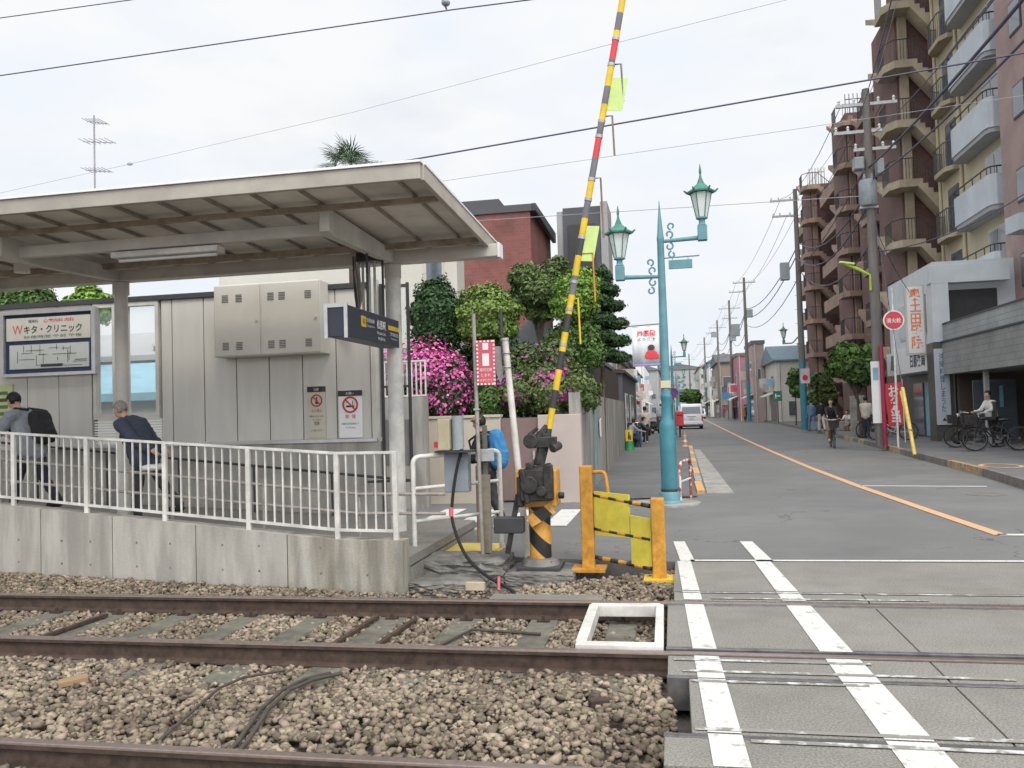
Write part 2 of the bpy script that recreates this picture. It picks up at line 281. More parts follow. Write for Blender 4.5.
class MB:
    def __init__(s): s.v = []; s.f = []; s.m = []; s.cur = 0
    def add(s, vs, fs):
        n = len(s.v); s.v += [tuple(v) for v in vs]; s.f += [tuple(i + n for i in f) for f in fs]; s.m += [s.cur] * len(fs); return s
    def box(s, x0, x1, y0, y1, z0, z1):
        return s.add([(x0,y0,z0),(x1,y0,z0),(x1,y1,z0),(x0,y1,z0),(x0,y0,z1),(x1,y0,z1),(x1,y1,z1),(x0,y1,z1)],
                     [(3,2,1,0),(4,5,6,7),(0,1,5,4),(1,2,6,5),(2,3,7,6),(3,0,4,7)])
    def obox(s, p0, p1, w, h, up=(0, 0, 1)):
        """box beam from p0 to p1, width w (sideways) and height h"""
        p0, p1 = Vector(p0), Vector(p1); d = (p1 - p0).normalized(); u = Vector(up)
        sd_ = d.cross(u)
        if sd_.length < 1e-4: sd_ = Vector((1, 0, 0))
        sd_.normalize(); u = sd_.cross(d).normalized()
        a = sd_ * w / 2; b = u * h / 2
        c = [p0 - a - b, p0 + a - b, p0 + a + b, p0 - a + b, p1 - a - b, p1 + a - b, p1 + a + b, p1 - a + b]
        return s.add(c, [(0,1,2,3),(7,6,5,4),(4,5,1,0),(5,6,2,1),(6,7,3,2),(7,4,0,3)])
    def cyl(s, p0, p1, r0, r1=None, n=12, cap=True):
        r1 = r0 if r1 is None else r1
        p0, p1 = Vector(p0), Vector(p1); d = (p1 - p0).normalized()
        a = d.orthogonal().normalized(); b = d.cross(a)
        vs = []
        for k in range(n):
            t = 2 * math.pi * k / n; vs.append(p0 + (a * math.cos(t) + b * math.sin(t)) * r0)
        for k in range(n):
            t = 2 * math.pi * k / n; vs.append(p1 + (a * math.cos(t) + b * math.sin(t)) * r1)
        fs = [(k, (k + 1) % n, n + (k + 1) % n, n + k) for k in range(n)]
        if cap: fs += [tuple(range(n - 1, -1, -1)), tuple(range(n, 2 * n))]
        return s.add(vs, fs)
    def tube(s, pts, r, n=8):
        pts = [Vector(p) for p in pts]; vs = []; fs = []; a = None
        for i, p in enumerate(pts):
            d = (pts[min(i + 1, len(pts) - 1)] - pts[max(i - 1, 0)]).normalized()
            a = d.orthogonal().normalized() if a is None else (a - d * a.dot(d)).normalized()
            b = d.cross(a); rr = r[i] if isinstance(r, (list, tuple)) else r
            for k in range(n):
                t = 2 * math.pi * k / n; vs.append(p + (a * math.cos(t) + b * math.sin(t)) * rr)
        for i in range(len(pts) - 1):
            for k in range(n): fs.append((i*n+k, i*n+(k+1)%n, (i+1)*n+(k+1)%n, (i+1)*n+k))
        fs += [tuple(range(n - 1, -1, -1)), tuple(range((len(pts)-1)*n, len(pts)*n))]
        return s.add(vs, fs)
    def lathe(s, prof, c, n=16, ang0=0):
        vs = []; fs = []
        for r_, z in prof:
            for k in range(n):
                t = 2 * math.pi * k / n + ang0; vs.append((c[0] + r_ * math.cos(t), c[1] + r_ * math.sin(t), c[2] + z))
        for i in range(len(prof) - 1):
            for k in range(n): fs.append((i*n+k, i*n+(k+1)%n, (i+1)*n+(k+1)%n, (i+1)*n+k))
        fs += [tuple(range(n - 1, -1, -1)), tuple(range((len(prof)-1)*n, len(prof)*n))]
        return s.add(vs, fs)
    def ell(s, c, r, nu=14, nv=9):
        vs = [(c[0], c[1], c[2] - r[2])]
        for j in range(1, nv):
            t = math.pi * j / nv
            for k in range(nu):
                a = 2 * math.pi * k / nu
                vs.append((c[0] + r[0]*math.sin(t)*math.cos(a), c[1] + r[1]*math.sin(t)*math.sin(a), c[2] - r[2]*math.cos(t)))
        vs.append((c[0], c[1], c[2] + r[2])); fs = [(0, 1 + (k+1) % nu, 1 + k) for k in range(nu)]
        for j in range(nv - 2):
            for k in range(nu): fs.append((1+j*nu+k, 1+j*nu+(k+1)%nu, 1+(j+1)*nu+(k+1)%nu, 1+(j+1)*nu+k))
        b = 1 + (nv - 2) * nu; T = len(vs) - 1
        fs += [(T, b + k, b + (k + 1) % nu) for k in range(nu)]
        return s.add(vs, fs)
    def ext(s, poly, vec):
        """extrude polygon (3D points) along vec"""
        n = len(poly); v = Vector(vec); vs = [Vector(p) for p in poly] + [Vector(p) + v for p in poly]
        return s.add(vs, [tuple(range(n-1, -1, -1)), tuple(range(n, 2*n))] + [(k, (k+1)%n, n+(k+1)%n, n+k) for k in range(n)])
    def rcap(s, a, b, ra, rb, n=10):
        """rounded cone"""
        s.cyl(a, b, ra, rb, n); s.ell(a, (ra,)*3, n, 6); s.ell(b, (rb,)*3, n, 6); return s
    def torus(s, c, ax, R_, r_, n=28, m=6, a0=0, a1=2*math.pi):
        c = Vector(c); ax = Vector(ax).normalized(); u = ax.orthogonal().normalized() if abs(ax.z) > .9 else ax.cross(Vector((0,0,1))).normalized(); w = ax.cross(u)
        full = abs(a1 - a0 - 2*math.pi) < 1e-3
        pts = [c + (u*math.cos(a0+(a1-a0)*k/n) + w*math.sin(a0+(a1-a0)*k/n))*R_ for k in range(n + 1)]
        return s.tube(pts, r_, m)
    def build(s, name, mats, parent=None, smooth=False, bevel=0, seg=2):
        me = bpy.data.meshes.new(name); off = wl(parent) if parent else Vector((0, 0, 0))
        me.from_pydata([Vector(v) - off for v in s.v], [], s.f)
        mats = mats if isinstance(mats, (list, tuple)) else [mats]
        for m_ in mats: me.materials.append(M[m_] if isinstance(m_, str) else m_)
        if any(s.m): me.polygons.foreach_set('material_index', s.m)
        bm_ = bmesh.new(); bm_.from_mesh(me); bmesh.ops.recalc_face_normals(bm_, faces=bm_.faces); bm_.to_mesh(me); bm_.free()
        o = bpy.data.objects.new(name, me); COL.objects.link(o)
        if parent: o.parent = parent
        if smooth:
            me.polygons.foreach_set('use_smooth', [True] * len(me.polygons))
            if smooth != 'all':
                try: me.set_sharp_from_angle(angle=R(40))
                except Exception: pass
        if bevel:
            bv = o.modifiers.new('bevel', 'BEVEL'); bv.width = bevel; bv.segments = seg; bv.limit_method = 'ANGLE'; bv.angle_limit = R(35)
        return o

def own(o, label, cat, group=None):
    """make a one-mesh object a top-level thing with its origin at its base centre"""
    vs = [v.co for v in o.data.vertices]
    c = Vector(((min(v.x for v in vs)+max(v.x for v in vs))/2, (min(v.y for v in vs)+max(v.y for v in vs))/2, min(v.z for v in vs)))
    o.data.transform(Matrix.Translation(-c)); o.location = c
    return tag(o, label, cat, group)

def text(body, org, u, v, height, m_, parent, width=None, name='lettering', ext=.002, align='CENTER', bold=0.0):
    cu = bpy.data.curves.new(name, 'FONT'); cu.body = body; cu.size = 1; cu.extrude = 0; cu.align_x = align; cu.align_y = 'CENTER'; cu.offset = bold
    cu.space_line = .95
    me = evaluate(bpy.data.objects.new(name, cu))
    if not len(me.vertices): return None
    xs = [q.co.x for q in me.vertices]; ys = [q.co.y for q in me.vertices]
    w = max(xs) - min(xs); h = max(ys) - min(ys)
    sy = height / h; sx_ = (width / w) if width else sy
    cx_, cy_ = (max(xs)+min(xs))/2, (max(ys)+min(ys))/2
    u = Vector(u).normalized(); v = Vector(v).normalized(); n = u.cross(v)
    off = wl(parent) if parent else Vector((0,0,0)); org = Vector(org) - off
    for q in me.vertices:
        q.co = org + u * ((q.co.x - (cx_ if align == 'CENTER' else min(xs))) * sx_) + v * ((q.co.y - cy_) * sy) + n * ext
    me.materials.clear(); me.materials.append(M[m_])
    o = bpy.data.objects.new(name, me); COL.objects.link(o); o.parent = parent
    return o

def lerp(a, b, t): return a + (b - a) * t
def np_mesh(name, V, F, material, parent=None, smooth=False):
    """V (n,3) float, F (m,k) int array"""
    me = bpy.data.meshes.new(name); k = F.shape[1]
    me.vertices.add(len(V)); me.loops.add(F.size); me.polygons.add(len(F))
    off = np.array(wl(parent)) if parent else np.zeros(3)
    me.vertices.foreach_set('co', (V - off).astype(np.float32).ravel())
    me.loops.foreach_set('vertex_index', F.astype(np.int32).ravel())
    me.polygons.foreach_set('loop_start', np.arange(0, F.size, k, dtype=np.int32))
    me.polygons.foreach_set('loop_total', np.full(len(F), k, dtype=np.int32))
    if smooth: me.polygons.foreach_set('use_smooth', np.ones(len(F), dtype=bool))
    me.update(); me.validate()
    me.materials.append(M[material] if isinstance(material, str) else material)
    o = bpy.data.objects.new(name, me); COL.objects.link(o)
    if parent: o.parent = parent
    return o

# ------------------------------------------------------------------ foliage
def leafcloud(blobs, n, size, surf=.55, up=.3, elong=1.7):
    """blobs: list of (cx,cy,cz,rx,ry,rz). returns arrays of small bent leaves"""
    B = np.array(blobs, float); vol = (B[:, 3]*B[:, 4]*B[:, 5]) ** .67; pr = vol / vol.sum()
    idx = rng.choice(len(B), n, p=pr); d = rng.normal(size=(n, 3)); d /= np.linalg.norm(d, axis=1)[:, None]
    rad = surf + (1 - surf) * rng.random(n) ** .5; rad *= 1 + rng.normal(0, .07, n)
    # lumpy outline
    lump = 1 + .13 * np.sin(d[:, 0]*7 + idx*1.7) * np.cos(d[:, 1]*6 + idx) + .10*np.sin(d[:, 2]*9 + idx*2.3)
    c = B[idx, :3] + d * (rad*lump)[:, None] * B[idx, 3:6]
    nrm = d + rng.normal(0, .55, (n, 3)); nrm[:, 2] += up; nrm /= np.linalg.norm(nrm, axis=1)[:, None]
    t = np.cross(nrm, rng.normal(size=(n, 3))); t /= np.linalg.norm(t, axis=1)[:, None]
    b = np.cross(nrm, t); s = size * (.6 + .8 * rng.random(n))[:, None]
    V = np.stack([c - t*s*elong/2, c + b*s/2 + nrm*s*.12, c + t*s*elong/2, c - b*s/2 + nrm*s*.12], 1).reshape(-1, 3)
    F = np.arange(4*n).reshape(n, 4)
    return V, F
def blobby(c, r, n, br, flat=1.0, seed=0):
    """a crown of n blobs spread through an ellipsoid"""
    g = np.random.default_rng(seed); out = []
    for i in range(n):
        d = g.normal(size=3); d /= np.linalg.norm(d); q = g.random() ** .4 * .72
        k = br * (.75 + .5 * g.random())
        out.append((c[0]+d[0]*r[0]*q, c[1]+d[1]*r[1]*q, c[2]+d[2]*r[2]*q, k, k, k*flat))
    return out
def plant(kind, base, label, cat, blobs, n, size, leaf, trunk=None, flowers=None, group=None, core=None, part='crown', surf=.55, elong=1.7, tn='trunk'):
    t = thing(kind, base, label, cat, group)
    if base[1] < 30: n = int(n*2.3); size = size*.62
    V, F = leafcloud(blobs, n, size, surf, elong=elong)
    if core:
        mb = MB()
        for b in blobs: mb.ell(b[:3], (b[3]*core, b[4]*core, b[5]*core), 10, 7)
        cv = np.array(mb.v); q = [f if len(f) == 4 else (*f, f[-1]) for f in mb.f]
        tri = [f for f in mb.f if len(f) == 3]; quad = [f for f in mb.f if len(f) == 4]
        cf = np.array(quad); F = np.vstack([F, cf + len(V)]); V = np.vstack([V, cv])
    np_mesh(part, V, F, leaf, t)
    if trunk:
        mb = MB(); x, y, z = base
        top, r0 = trunk; tx = base[0] + (blobs[0][0]-base[0])*.3
        mb.tube([(x, y, z-.1), (x+.03, y, lerp(z, top, .4)), (tx, y, top)], [r0, r0*.75, r0*.45], 8)
        for b in blobs[:12]: mb.tube([(lerp(x, tx, .6), y, lerp(z, top, .65)), (lerp(x, b[0], .6), lerp(y, b[1], .6), lerp(top, b[2], .45)), b[:3]], [r0*.45, r0*.3, r0*.12], 5)
        mb.build(tn, 'bark', t, smooth=True)
    if flowers:
        for (fb, fn, fs, fm) in flowers:
            V, F = leafcloud(fb, int(fn*2.4), fs*.68, .86, elong=1.15); np_mesh('flowers', V, F, fm, t)
    return t

# ================================================================== GROUND, ROAD, TRACKS
def sheet(name, poly, z, material, thick=None):
    mb = MB()
    if thick: mb.ext([(x, y, z - thick) for x, y in poly], (0, 0, thick))
    else: mb.add([(x, y, z) for x, y in poly], [tuple(range(len(poly)))])
    return tag(mb.build(name, material), kind='structure')
sheet('ground', [(-1500, -400), (1500, -400), (1500, 2600), (-1500, 2600)], -.24, 'dirt')
sheet('road', [(-.03, 8.66), (60, 8.66), (60, 1800), (-300, 1800), (-300, 10.6), (-3.2, 10.6), (-2.2, 9.02), (-1.0, 8.75)], 0, 'asphalt', .2)
sheet('crossing_approach', [(-.05, 7.27), (60, 7.27), (60, 8.655), (-.03, 8.655)], 0, 'slab', .2)
sheet('road_near_side', [(-.05, -60), (60, -60), (60, 2.12), (-.05, 2.12)], 0, 'asphalt', .2)
# right pavement with kerb
KR = [(5.35, 13.2), (5.8, 15.3), (6.13, 18.5), (6.45, 24), (6.72, 28), (7.15, 35), (7.85, 50), (8.6, 70), (9.8, 120), (12, 220), (15, 420)]
sheet('pavement_right', [(x + .14, y) for x, y in KR] + [(80, 420), (80, 13.2)], .15, 'asphalt_new', .25)
mb = MB()
for i, ((x0, y0), (x1, y1)) in enumerate(zip(KR[:-1], KR[1:])):
    n = max(1, int((y1 - y0) / 1.2)) if y0 < 70 else 3
    for k in range(n):
        a, b = k / n, (k + 1) / n - (.012 / 1.2 if y0 < 70 else 0)
        P = [(lerp(x0,x1,a), lerp(y0,y1,a)), (lerp(x0,x1,b), lerp(y0,y1,b))]
        mb.cur = 1 if (k + i*3) % 5 in (1, 2) and y0 < 40 else 0
        mb.add([(P[0][0], P[0][1], 0), (P[0][0]+.137, P[0][1], 0), (P[1][0]+.137, P[1][1], 0), (P[1][0], P[1][1], 0),
                (P[0][0]+.02, P[0][1], .158), (P[0][0]+.137, P[0][1], .158), (P[1][0]+.137, P[1][1], .158), (P[1][0]+.02, P[1][1], .158)],
               [(3,2,1,0),(4,5,6,7),(0,1,5,4),(1,2,6,5),(2,3,7,6),(3,0,4,7)])
tag(mb.build('kerb_right', ['kerb_dark', mat('worn_orange_kerb', (.42, .27, .12), .8, 0, 9, col2=(.2, .18, .15), thr=(.42, .55))]), kind='structure')
# left pavement, gutter strip and painted kerb blocks
sheet('pavement_left', [(-1.9, 14.3), (.37, 14.9), (.5, 32), (.9, 90), (3, 400), (-8, 400), (-3.4, 90), (-2.4, 45), (-1.9, 32)], .02, 'asphalt_new')
mb = MB()
for y0, y1 in [(15.5, 17.4), (17.45, 19.4), (19.45, 22), (22.05, 26), (26.05, 32)]:
    f = lambda y: .56 + (y - 15.5) * .010
    g = lambda y: 1.03 - (y - 15.5) * .005
    mb.ext([(f(y0), y0, 0), (g(y0), y0, 0), (g(y1), y1, 0), (f(y1), y1, 0)], (0, 0, .012))
tag(mb.build('gutter_strip', 'kerb'), kind='structure')
mb = MB()
for k in range(9):
    y0 = 15.5 + k * 2.1; mb.cur = 1 if k % 2 == 0 else 0
    x = .38 + (y0 - 15.5) * .011; mb.box(x, x + .14, y0, y0 + 2.04, 0, .06)
tag(mb.build('kerb_left', ['kerb', mat('orange_kerb', (.60, .32, .12), .8, 0, 9, col2=(.38, .25, .14), thr=(.35, .5))]), kind='structure')

# painted markings, each 4 mm above the surface it lies on
def mark(pts, w, name='road_marking', m='orange_paint', z=.007):
    mb = MB()
    vs = []
    for i, (x, y) in enumerate(pts):
        a = Vector(pts[max(i-1, 0)]); b = Vector(pts[min(i+1, len(pts)-1)]); d = (b - a).normalized(); n = Vector((d.y, -d.x)) * w / 2
        vs += [(x - n.x, y - n.y, z), (x + n.x, y + n.y, z)]
    mb.add(vs, [(2*i, 2*i+1, 2*i+3, 2*i+2) for i in range(len(pts)-1)]); return tag(mb.build(name, m), kind='structure')
def poly_mark(poly, m='paint', z=.007): return tag(MB().add([(x, y, z) for x, y in poly], [tuple(range(len(poly)))]).build('road_marking', m), kind='structure')
mark([(3.62, 10.4), (3.51, 12.8), (3.36, 16.8), (3.28, 21.5), (3.27, 30), (3.33, 42), (3.65, 69), (4.3, 124), (6, 240)], .15)
mark([(.12, 8.70), (9, 8.76)], .075, m='paint')
for A in (0, 1):
    f = lambda y, a: [(-.045 + (9.93-y)*.0262), (.085 + (9.93-y)*.031), (.70 + (9.93-y)*.0345), (.84 + (9.93-y)*.0475)][A*2+a]
    poly_mark([(f(7.272, 0), 7.272), (f(7.272, 1), 7.272), (f(8.65, 1), 8.65), (f(8.65, 0), 8.65)])
mark([(3.42, 16.6), (5.45, 16.2)], .13, m='paint')
mark([(3.6, 10.42), (8, 10.2)], .13, m='paint')
poly_mark([(-.05, 9.93), (.08, 9.93), (.165, 8.665), (.02, 8.665)])
poly_mark([(.70, 9.93), (.84, 9.93), (.93, 8.665), (.77, 8.665)])
for x0, x1, y0, y1 in [(-1.80, -1.48, 11.3, 13.2), (-2.42, -2.1, 11.4, 13.2), (-3.1, -2.75, 11.7, 13.3), (-3.75, -3.4, 11.7, 13.4)]:
    poly_mark([(x0, y0), (x1, y0), (x1, y1), (x0, y1)])

# crossing slabs: precast panels between and beside the rails
def zx(y, a): return [(-.045 + (9.93-y)*.0262), (.085 + (9.93-y)*.031)][a] if a < 2 else [(.70 + (9.93-y)*.0345), (.84 + (9.93-y)*.0475)][a-2]
def slab(x0, y0, y1, label, edges=(1, 1), joint=1.45, m='slab', top=0.0):
    t = thing('crossing_slab', ((x0 + 12) / 2, (y0 + y1) / 2, -.2), label, 'crossing slab', 'concrete slabs of the level crossing')
    mb = MB(); xs = [x0, joint, joint + 2.4, joint + 4.8, joint + 7.2, 12]
    e0, e1 = (.05 if edges[0] else 0), (.05 if edges[1] else 0)
    for a, b in zip(xs[:-1], xs[1:]): mb.box(a + .004, b - .004, y0 + e0, y1 - e1, -.2, top)
    mb.build('slab_body', m, t, bevel=.006)
    if edges[0] or edges[1]:
        mb = MB()
        if edges[0]: mb.box(x0, 12, y0, y0 + .047, -.19, top + .002)
        if edges[1]: mb.box(x0, 12, y1 - .047, y1, -.19, top + .002)
        mb.build('steel_edge', 'steel', t, bevel=.004)
    mb = MB()
    for A in (0, 2):
        ya, yb = y0 + .001, y1 - .001
        mb.add([(zx(ya, A), ya, top+.004), (zx(ya, A+1), ya, top+.004), (zx(yb, A+1), yb, top+.004), (zx(yb, A), yb, top+.004)], [(0,1,2,3)])
    mb.build('painted_stripe', 'paint', t)
    return t
slab(-.05, 6.935, 7.262, 'narrow concrete strip behind the far rail, nearest the street', (0, 1))
slab(-.10, 5.53, 6.775, 'wide concrete slab between the two rails of the far track')
slab(-.09, 4.94, 5.375, 'steel edged strip beside the middle rail, its end overhanging the stones', (1, 0))
slab(.03, 4.12, 4.925, 'plain concrete slab between the two tracks', (0, 0))
slab(-.10, 3.735, 4.105, 'steel edged strip at the bottom of the photo beside the nearest rail', (0, 1))
slab(-.10, 2.335, 3.56, 'slab between the rails of the near track', (1, 1))
for y, x0, x1 in [(7.20, 0.02, 2.7), (6.985, .25, 1.9), (5.28, -.05, 1.1), (5.06, .0, 1.8), (4.88, .05, 1.0), (4.16, .05, 2.4), (4.03, .3, 3.0)]:
    mark([(x0, y), (x1, y)], .04, m='paint_worn', z=.0065)

# rails: an I profile swept along X
def rail(y, x0, x1, label):
    t = thing('rail', (x0, y, -.15), label, 'rail', 'steel rails of the tram line')
    prof = [(-.062, -.15), (.062, -.15), (.062, -.138), (.012, -.122), (.009, -.045), (.032, -.034), (.0325, -.012), (-.0325, -.012), (-.032, -.034), (-.009, -.045), (-.012, -.122), (-.062, -.138)]
    MB().ext([(x0, y + a, z) for a, z in prof], (x1 - x0, 0, 0)).build('rail_web', 'rail_rust', t)
    hd = [(-.0325, -.0118), (.0325, -.0118), (.031, -.003), (.024, 0), (-.024, 0), (-.031, -.003)]
    MB().ext([(x0, y + a, z) for a, z in hd], (x1 - x0, 0, 0)).build('rail_head', 'rail_top', t)
    return t
rail(6.855, -22, 22, 'farthest rusty rail, running just below the white ramp wall')
rail(5.452, -22, 22, 'middle rusty rail, nearest side of the far track')
rail(3.648, -22, 22, 'rusty rail cutting the bottom left corner of the photo')

# sleepers
sl_t = thing('sleeper', (0, 6.15, -.3), 'weathered grey sleeper lying across the far track in the ballast', 'sleeper', 'sleepers of the far track')
MB().box(-.115, .115, 5.04, 7.26, -.3, -.145).build('sleeper_beam', 'sleeper', sl_t, bevel=.012)
for yy in (5.56, 6.73):
    mb = MB(); mb.box(-.05, .05, yy - .03, yy + .03, -.144, -.128); mb.cyl((0, yy, -.13), (0, yy, -.095), .014, n=6); mb.build('rail_fastening', 'rail_rust', sl_t)
SLX = [-.45 - .645*k for k in range(16)]
sl_t.location.x = SLX[0]
ROT = [0]*16
ORD = ['', 'first', 'second', 'third', 'fourth', 'fifth', 'sixth', 'seventh', 'eighth', 'ninth', 'tenth', 'eleventh', 'twelfth', 'thirteenth', 'fourteenth', 'fifteenth']
names_s = ['sleeper framed by the white box beside the crossing', 'first sleeper left of the white box frame', 'second sleeper left of the white box frame',
           'sleeper with dark bars lying along both sides']
for k, x in enumerate(SLX):
    if k == 0: sl_t['label'] = names_s[0]
    else:
        c = copy_tree(sl_t, (x, 6.15, -.3)); c['label'] = names_s[k] if k < 4 else f'{ORD[k]} sleeper left of the white box frame, in the far track'
nb = 0
for (xa, xb, yy0, yy1, lab) in [(-2.56, -2.50, 5.6, 6.7, 'rusty bar lying along the left side of a sleeper'), (-2.22, -2.15, 5.6, 6.65, 'rusty bar lying along the right side of a sleeper'), (-5.05, -4.99, 5.55, 6.6, 'thin dark bar lying between sleepers on the left')]:
    o = MB().obox((xa, yy0, -.125), (xb, yy1, -.12), .035, .03).build('iron_bar', 'rail_rust', bevel=.004); own(o, lab, 'iron bar', 'iron bars between the rails')

# ballast: angular stones, one stuff object
ico = MB(); 
bm_ = bmesh.new(); bmesh.ops.create_icosphere(bm_, subdivisions=1, radius=1); bm_.free()
IV = np.array([(-1,-1,-1),(1,-1,-1),(1,1,-1),(-1,1,-1),(-1,-1,1),(1,-1,1),(1,1,1),(-1,1,1),(0,0,1.25),(0,0,-1.25)], float) * .72
IF = np.array([(0,1,5),(0,5,4),(1,2,6),(1,6,5),(2,3,7),(2,7,6),(3,0,4),(3,4,7),(4,5,8),(5,6,8),(6,7,8),(7,4,8),(1,0,9),(2,1,9),(3,2,9),(0,3,9)])
def wallY(x): return 8.23 + (x + 7.58) * (7.55 - 8.23) / 5.01
def stones(n, xr, yr, zfun, keep, smin=.014, smax=.028):
    x = rng.uniform(*xr, n); y = rng.uniform(*yr, n); k = np.array([keep(a, b) for a, b in zip(x, y)]); x, y = x[k], y[k]
    n = len(x); s = rng.uniform(smin, smax, n) * (1 + .22 * (rng.random(n) > .85))
    q = rng.normal(size=(n, 4)); q /= np.linalg.norm(q, axis=1)[:, None]; a, b, c, d = q.T
    Rm = np.stack([1-2*(c*c+d*d), 2*(b*c-a*d), 2*(b*d+a*c), 2*(b*c+a*d), 1-2*(b*b+d*d), 2*(c*d-a*b), 2*(b*d-a*c), 2*(c*d+a*b), 1-2*(b*b+c*c)], 1).reshape(n, 3, 3)
    P = (IV[None] * (1 + rng.normal(0, .16, (n, len(IV), 1))) + rng.normal(0, .13, (n, len(IV), 3))) * rng.uniform(.55, 1.25, (n, 1, 3))
    P = np.einsum('nij,nkj->nki', Rm, P) * s[:, None, None]; P[:, :, 2] *= .75
    z = np.array([zfun(a, b) for a, b in zip(x, y)]) + rng.uniform(-.014, .018, n)
    P += np.stack([x, y, z], 1)[:, None]
    F = IF[None] + (np.arange(n) * len(IV))[:, None, None]
    return P.reshape(-1, 3), F.reshape(-1, 3)
def bz(x, y):
    if 5.5 < y < 6.8: return -.165
    if y > 6.8: return -.145 + min(.06, max(0, (y - 7.2)) * .06)
    if y < 5.4: return -.150 + .035*math.sin(x*1.7)*math.sin(y*2.3) + (.02 if 4.1 < y < 4.9 else 0)
    return -.16
def keep(x, y):
    for ry in (6.855, 5.452, 3.648, 2.25):
        if abs(y - ry) < .066: return False
    if x > -.13 and y < 7.3: 
        if not (x < .02 and 4.12 < y < 4.93): return False
    if x > -.05: return False
    if 5.03 < y < 7.27:
        ds = min(abs(x - a) for a in SLX)
        if ds < .115: return rng.random() < (.06 if 5.5 < y < 6.8 else .35)
    if x < -2.55 and y > wallY(x) - .02: return False
    if x > -2.55 and y > 7.75 + max(0, (x+1.6))*.5: return False
    if -1.62 < x < -.66 and 6.95 < y < 7.5: return rng.random() < .05
    if -2.62 < x < -1.5 and y > 7.3: return rng.random() < .2
    return True
Vv, Ff = stones(80000, (-10.5, .03), (2.6, 8.75), bz, keep)
np_mesh('ballast_stones', Vv, Ff, 'stone')
tag(bpy.data.objects['ballast_stones'], 'loose brown and grey crushed stones filling the track bed', kind='stuff')
tag(sheet('ballast_bed', [(-60, 2.0), (-.06, 2.0), (-.06, 8.7), (-60, 8.7)], -.185, 'dirt'), kind='structure')
# black cables lying over the stones
for k, (pts, r_, lab) in enumerate([
    ([(-2.72, 3.75, -.15), (-2.71, 4.0, -.105), (-2.76, 4.4, -.09), (-2.82, 4.75, -.09), (-2.78, 4.98, -.095), (-2.60, 5.2, -.11)], .009, 'single black cable arching over the stones, left of the cable pair'),
    ([(-2.28, 3.75, -.15), (-2.27, 4.0, -.10), (-2.36, 4.4, -.085), (-2.40, 4.75, -.09), (-2.37, 5.0, -.10), (-2.28, 5.2, -.12)], .0125, 'thick black cable over the stones, left one of the touching pair'),
    ([(-2.22, 3.75, -.15), (-2.22, 4.0, -.10), (-2.31, 4.4, -.08), (-2.35, 4.75, -.085), (-2.31, 5.0, -.10), (-2.20, 5.2, -.12)], .0125, 'thick black cable over the stones, right one of the touching pair'),
    ([(-1.05, 6.3, -.13), (-1.6, 6.35, -.12), (-1.75, 5.9, -.13)], .012, 'short black cable end between the sleepers')]):
    own(MB().tube(pts, r_, 8).build('ground_cable', 'old_cable', smooth=True), lab, 'cable', 'cables on the ballast')
own(MB().tube([(-7.3, 7.65, -.14), (-6.95, 7.75, -.10), (-6.7, 7.85, -.09), (-6.45, 7.87, -.12)], .016, 8).build('ground_cable', 'old_cable', smooth=True), 'bent black cable on the stones below the ramp wall', 'cable', 'cables on the ballast')
mb = MB(); mb.obox((-.52, 4.72, -.10), (-.42, 4.76, -.10), .07, .06); mb.build('x', 'rail_rust'); o = bpy.data.objects['x']; o.name = 'iron_block'
own(o, 'small rusty iron block lying on the stones near the crossing', 'iron block')
mb = MB(); mb.obox((-3.95, 4.75, -.10), (-3.82, 4.86, -.09), .10, .03); o = mb.build('wood_chip', mat('old_wood_chip', (.30, .20, .11), .9, .1, 8)); own(o, 'broken piece of brown wood on the stones at lower left', 'wood scrap')
mb = MB(); mb.obox((-5.0, 5.05, -.10), (-4.9, 5.1, -.09), .02, .02)

# white box frame lying between the rails
t = thing('box_frame', (-.42, 6.1, -.15), 'white open box frame lying between the rails beside the crossing', 'box frame')
for nm, a, b, w, h in [('front_beam', (-.69, 5.555, -.035), (-.115, 5.555, -.035), .09, .11), ('rear_beam', (-.70, 6.70, -.035), (-.15, 6.72, -.035), .09, .09),
                       ('side_beam', (-.66, 5.60, -.03), (-.67, 6.66, -.03), .075, .10), ('side_beam', (-.145, 5.60, -.028), (-.155, 6.68, -.028), .06, .10)]:
    MB().obox(a, b, w, h).build(nm, 'white_metal', t, bevel=.006)
MB().box(-.70, -.14, 5.505, 5.510, -.13, -.09).build('wooden_foot', 'sleeper', t)

# ================================================================== helper: where a sight line meets a vertical plane (positions taken from image pixels)
def AY(px, py, Y):
    d = FW + RT * ((px - 512) / FPX) + UP * ((384 - py) / FPX); t = Y / d.y; return CAM + d * t
def AX(px, py, X):
    d = FW + RT * ((px - 512) / FPX) + UP * ((384 - py) / FPX); t = X / d.x; return CAM + d * t

# ================================================================== STATION RAMP
def wallZ(x): return .688 + (x + 7.58) * (.38 - .688) / 4.3 if x < -3.28 else .38
def floorZ(x): return .2 + (-2.7 - x) * .0515
t = thing('ramp_wall', (-6, 8.4, -.2), 'pale concrete panel wall holding up the station ramp', 'retaining wall')
J = [-12, -10.3, -9.15, -8.05, -6.98, -5.98, -4.9, -3.81, -2.55]
mb = MB()
for a, b in zip(J[:-1], J[1:]):
    a2, b2 = a + .006, b - .006; mb.cur = 1 if b > -3 else 0
    for (p, q) in ([(a2, b2)] if not a < -3.28 < b else [(a2, -3.28), (-3.28, b2)]):
        ya, yb = wallY(p), wallY(q)
        mb.add([(p, ya, -.2), (q, yb, -.2), (q, yb+.2, -.2), (p, ya+.2, -.2), (p, ya, wallZ(p)), (q, yb, wallZ(q)), (q, yb+.2, wallZ(q)), (p, ya+.2, wallZ(p))],
               [(3,2,1,0),(4,5,6,7),(0,1,5,4),(1,2,6,5),(2,3,7,6),(3,0,4,7)])
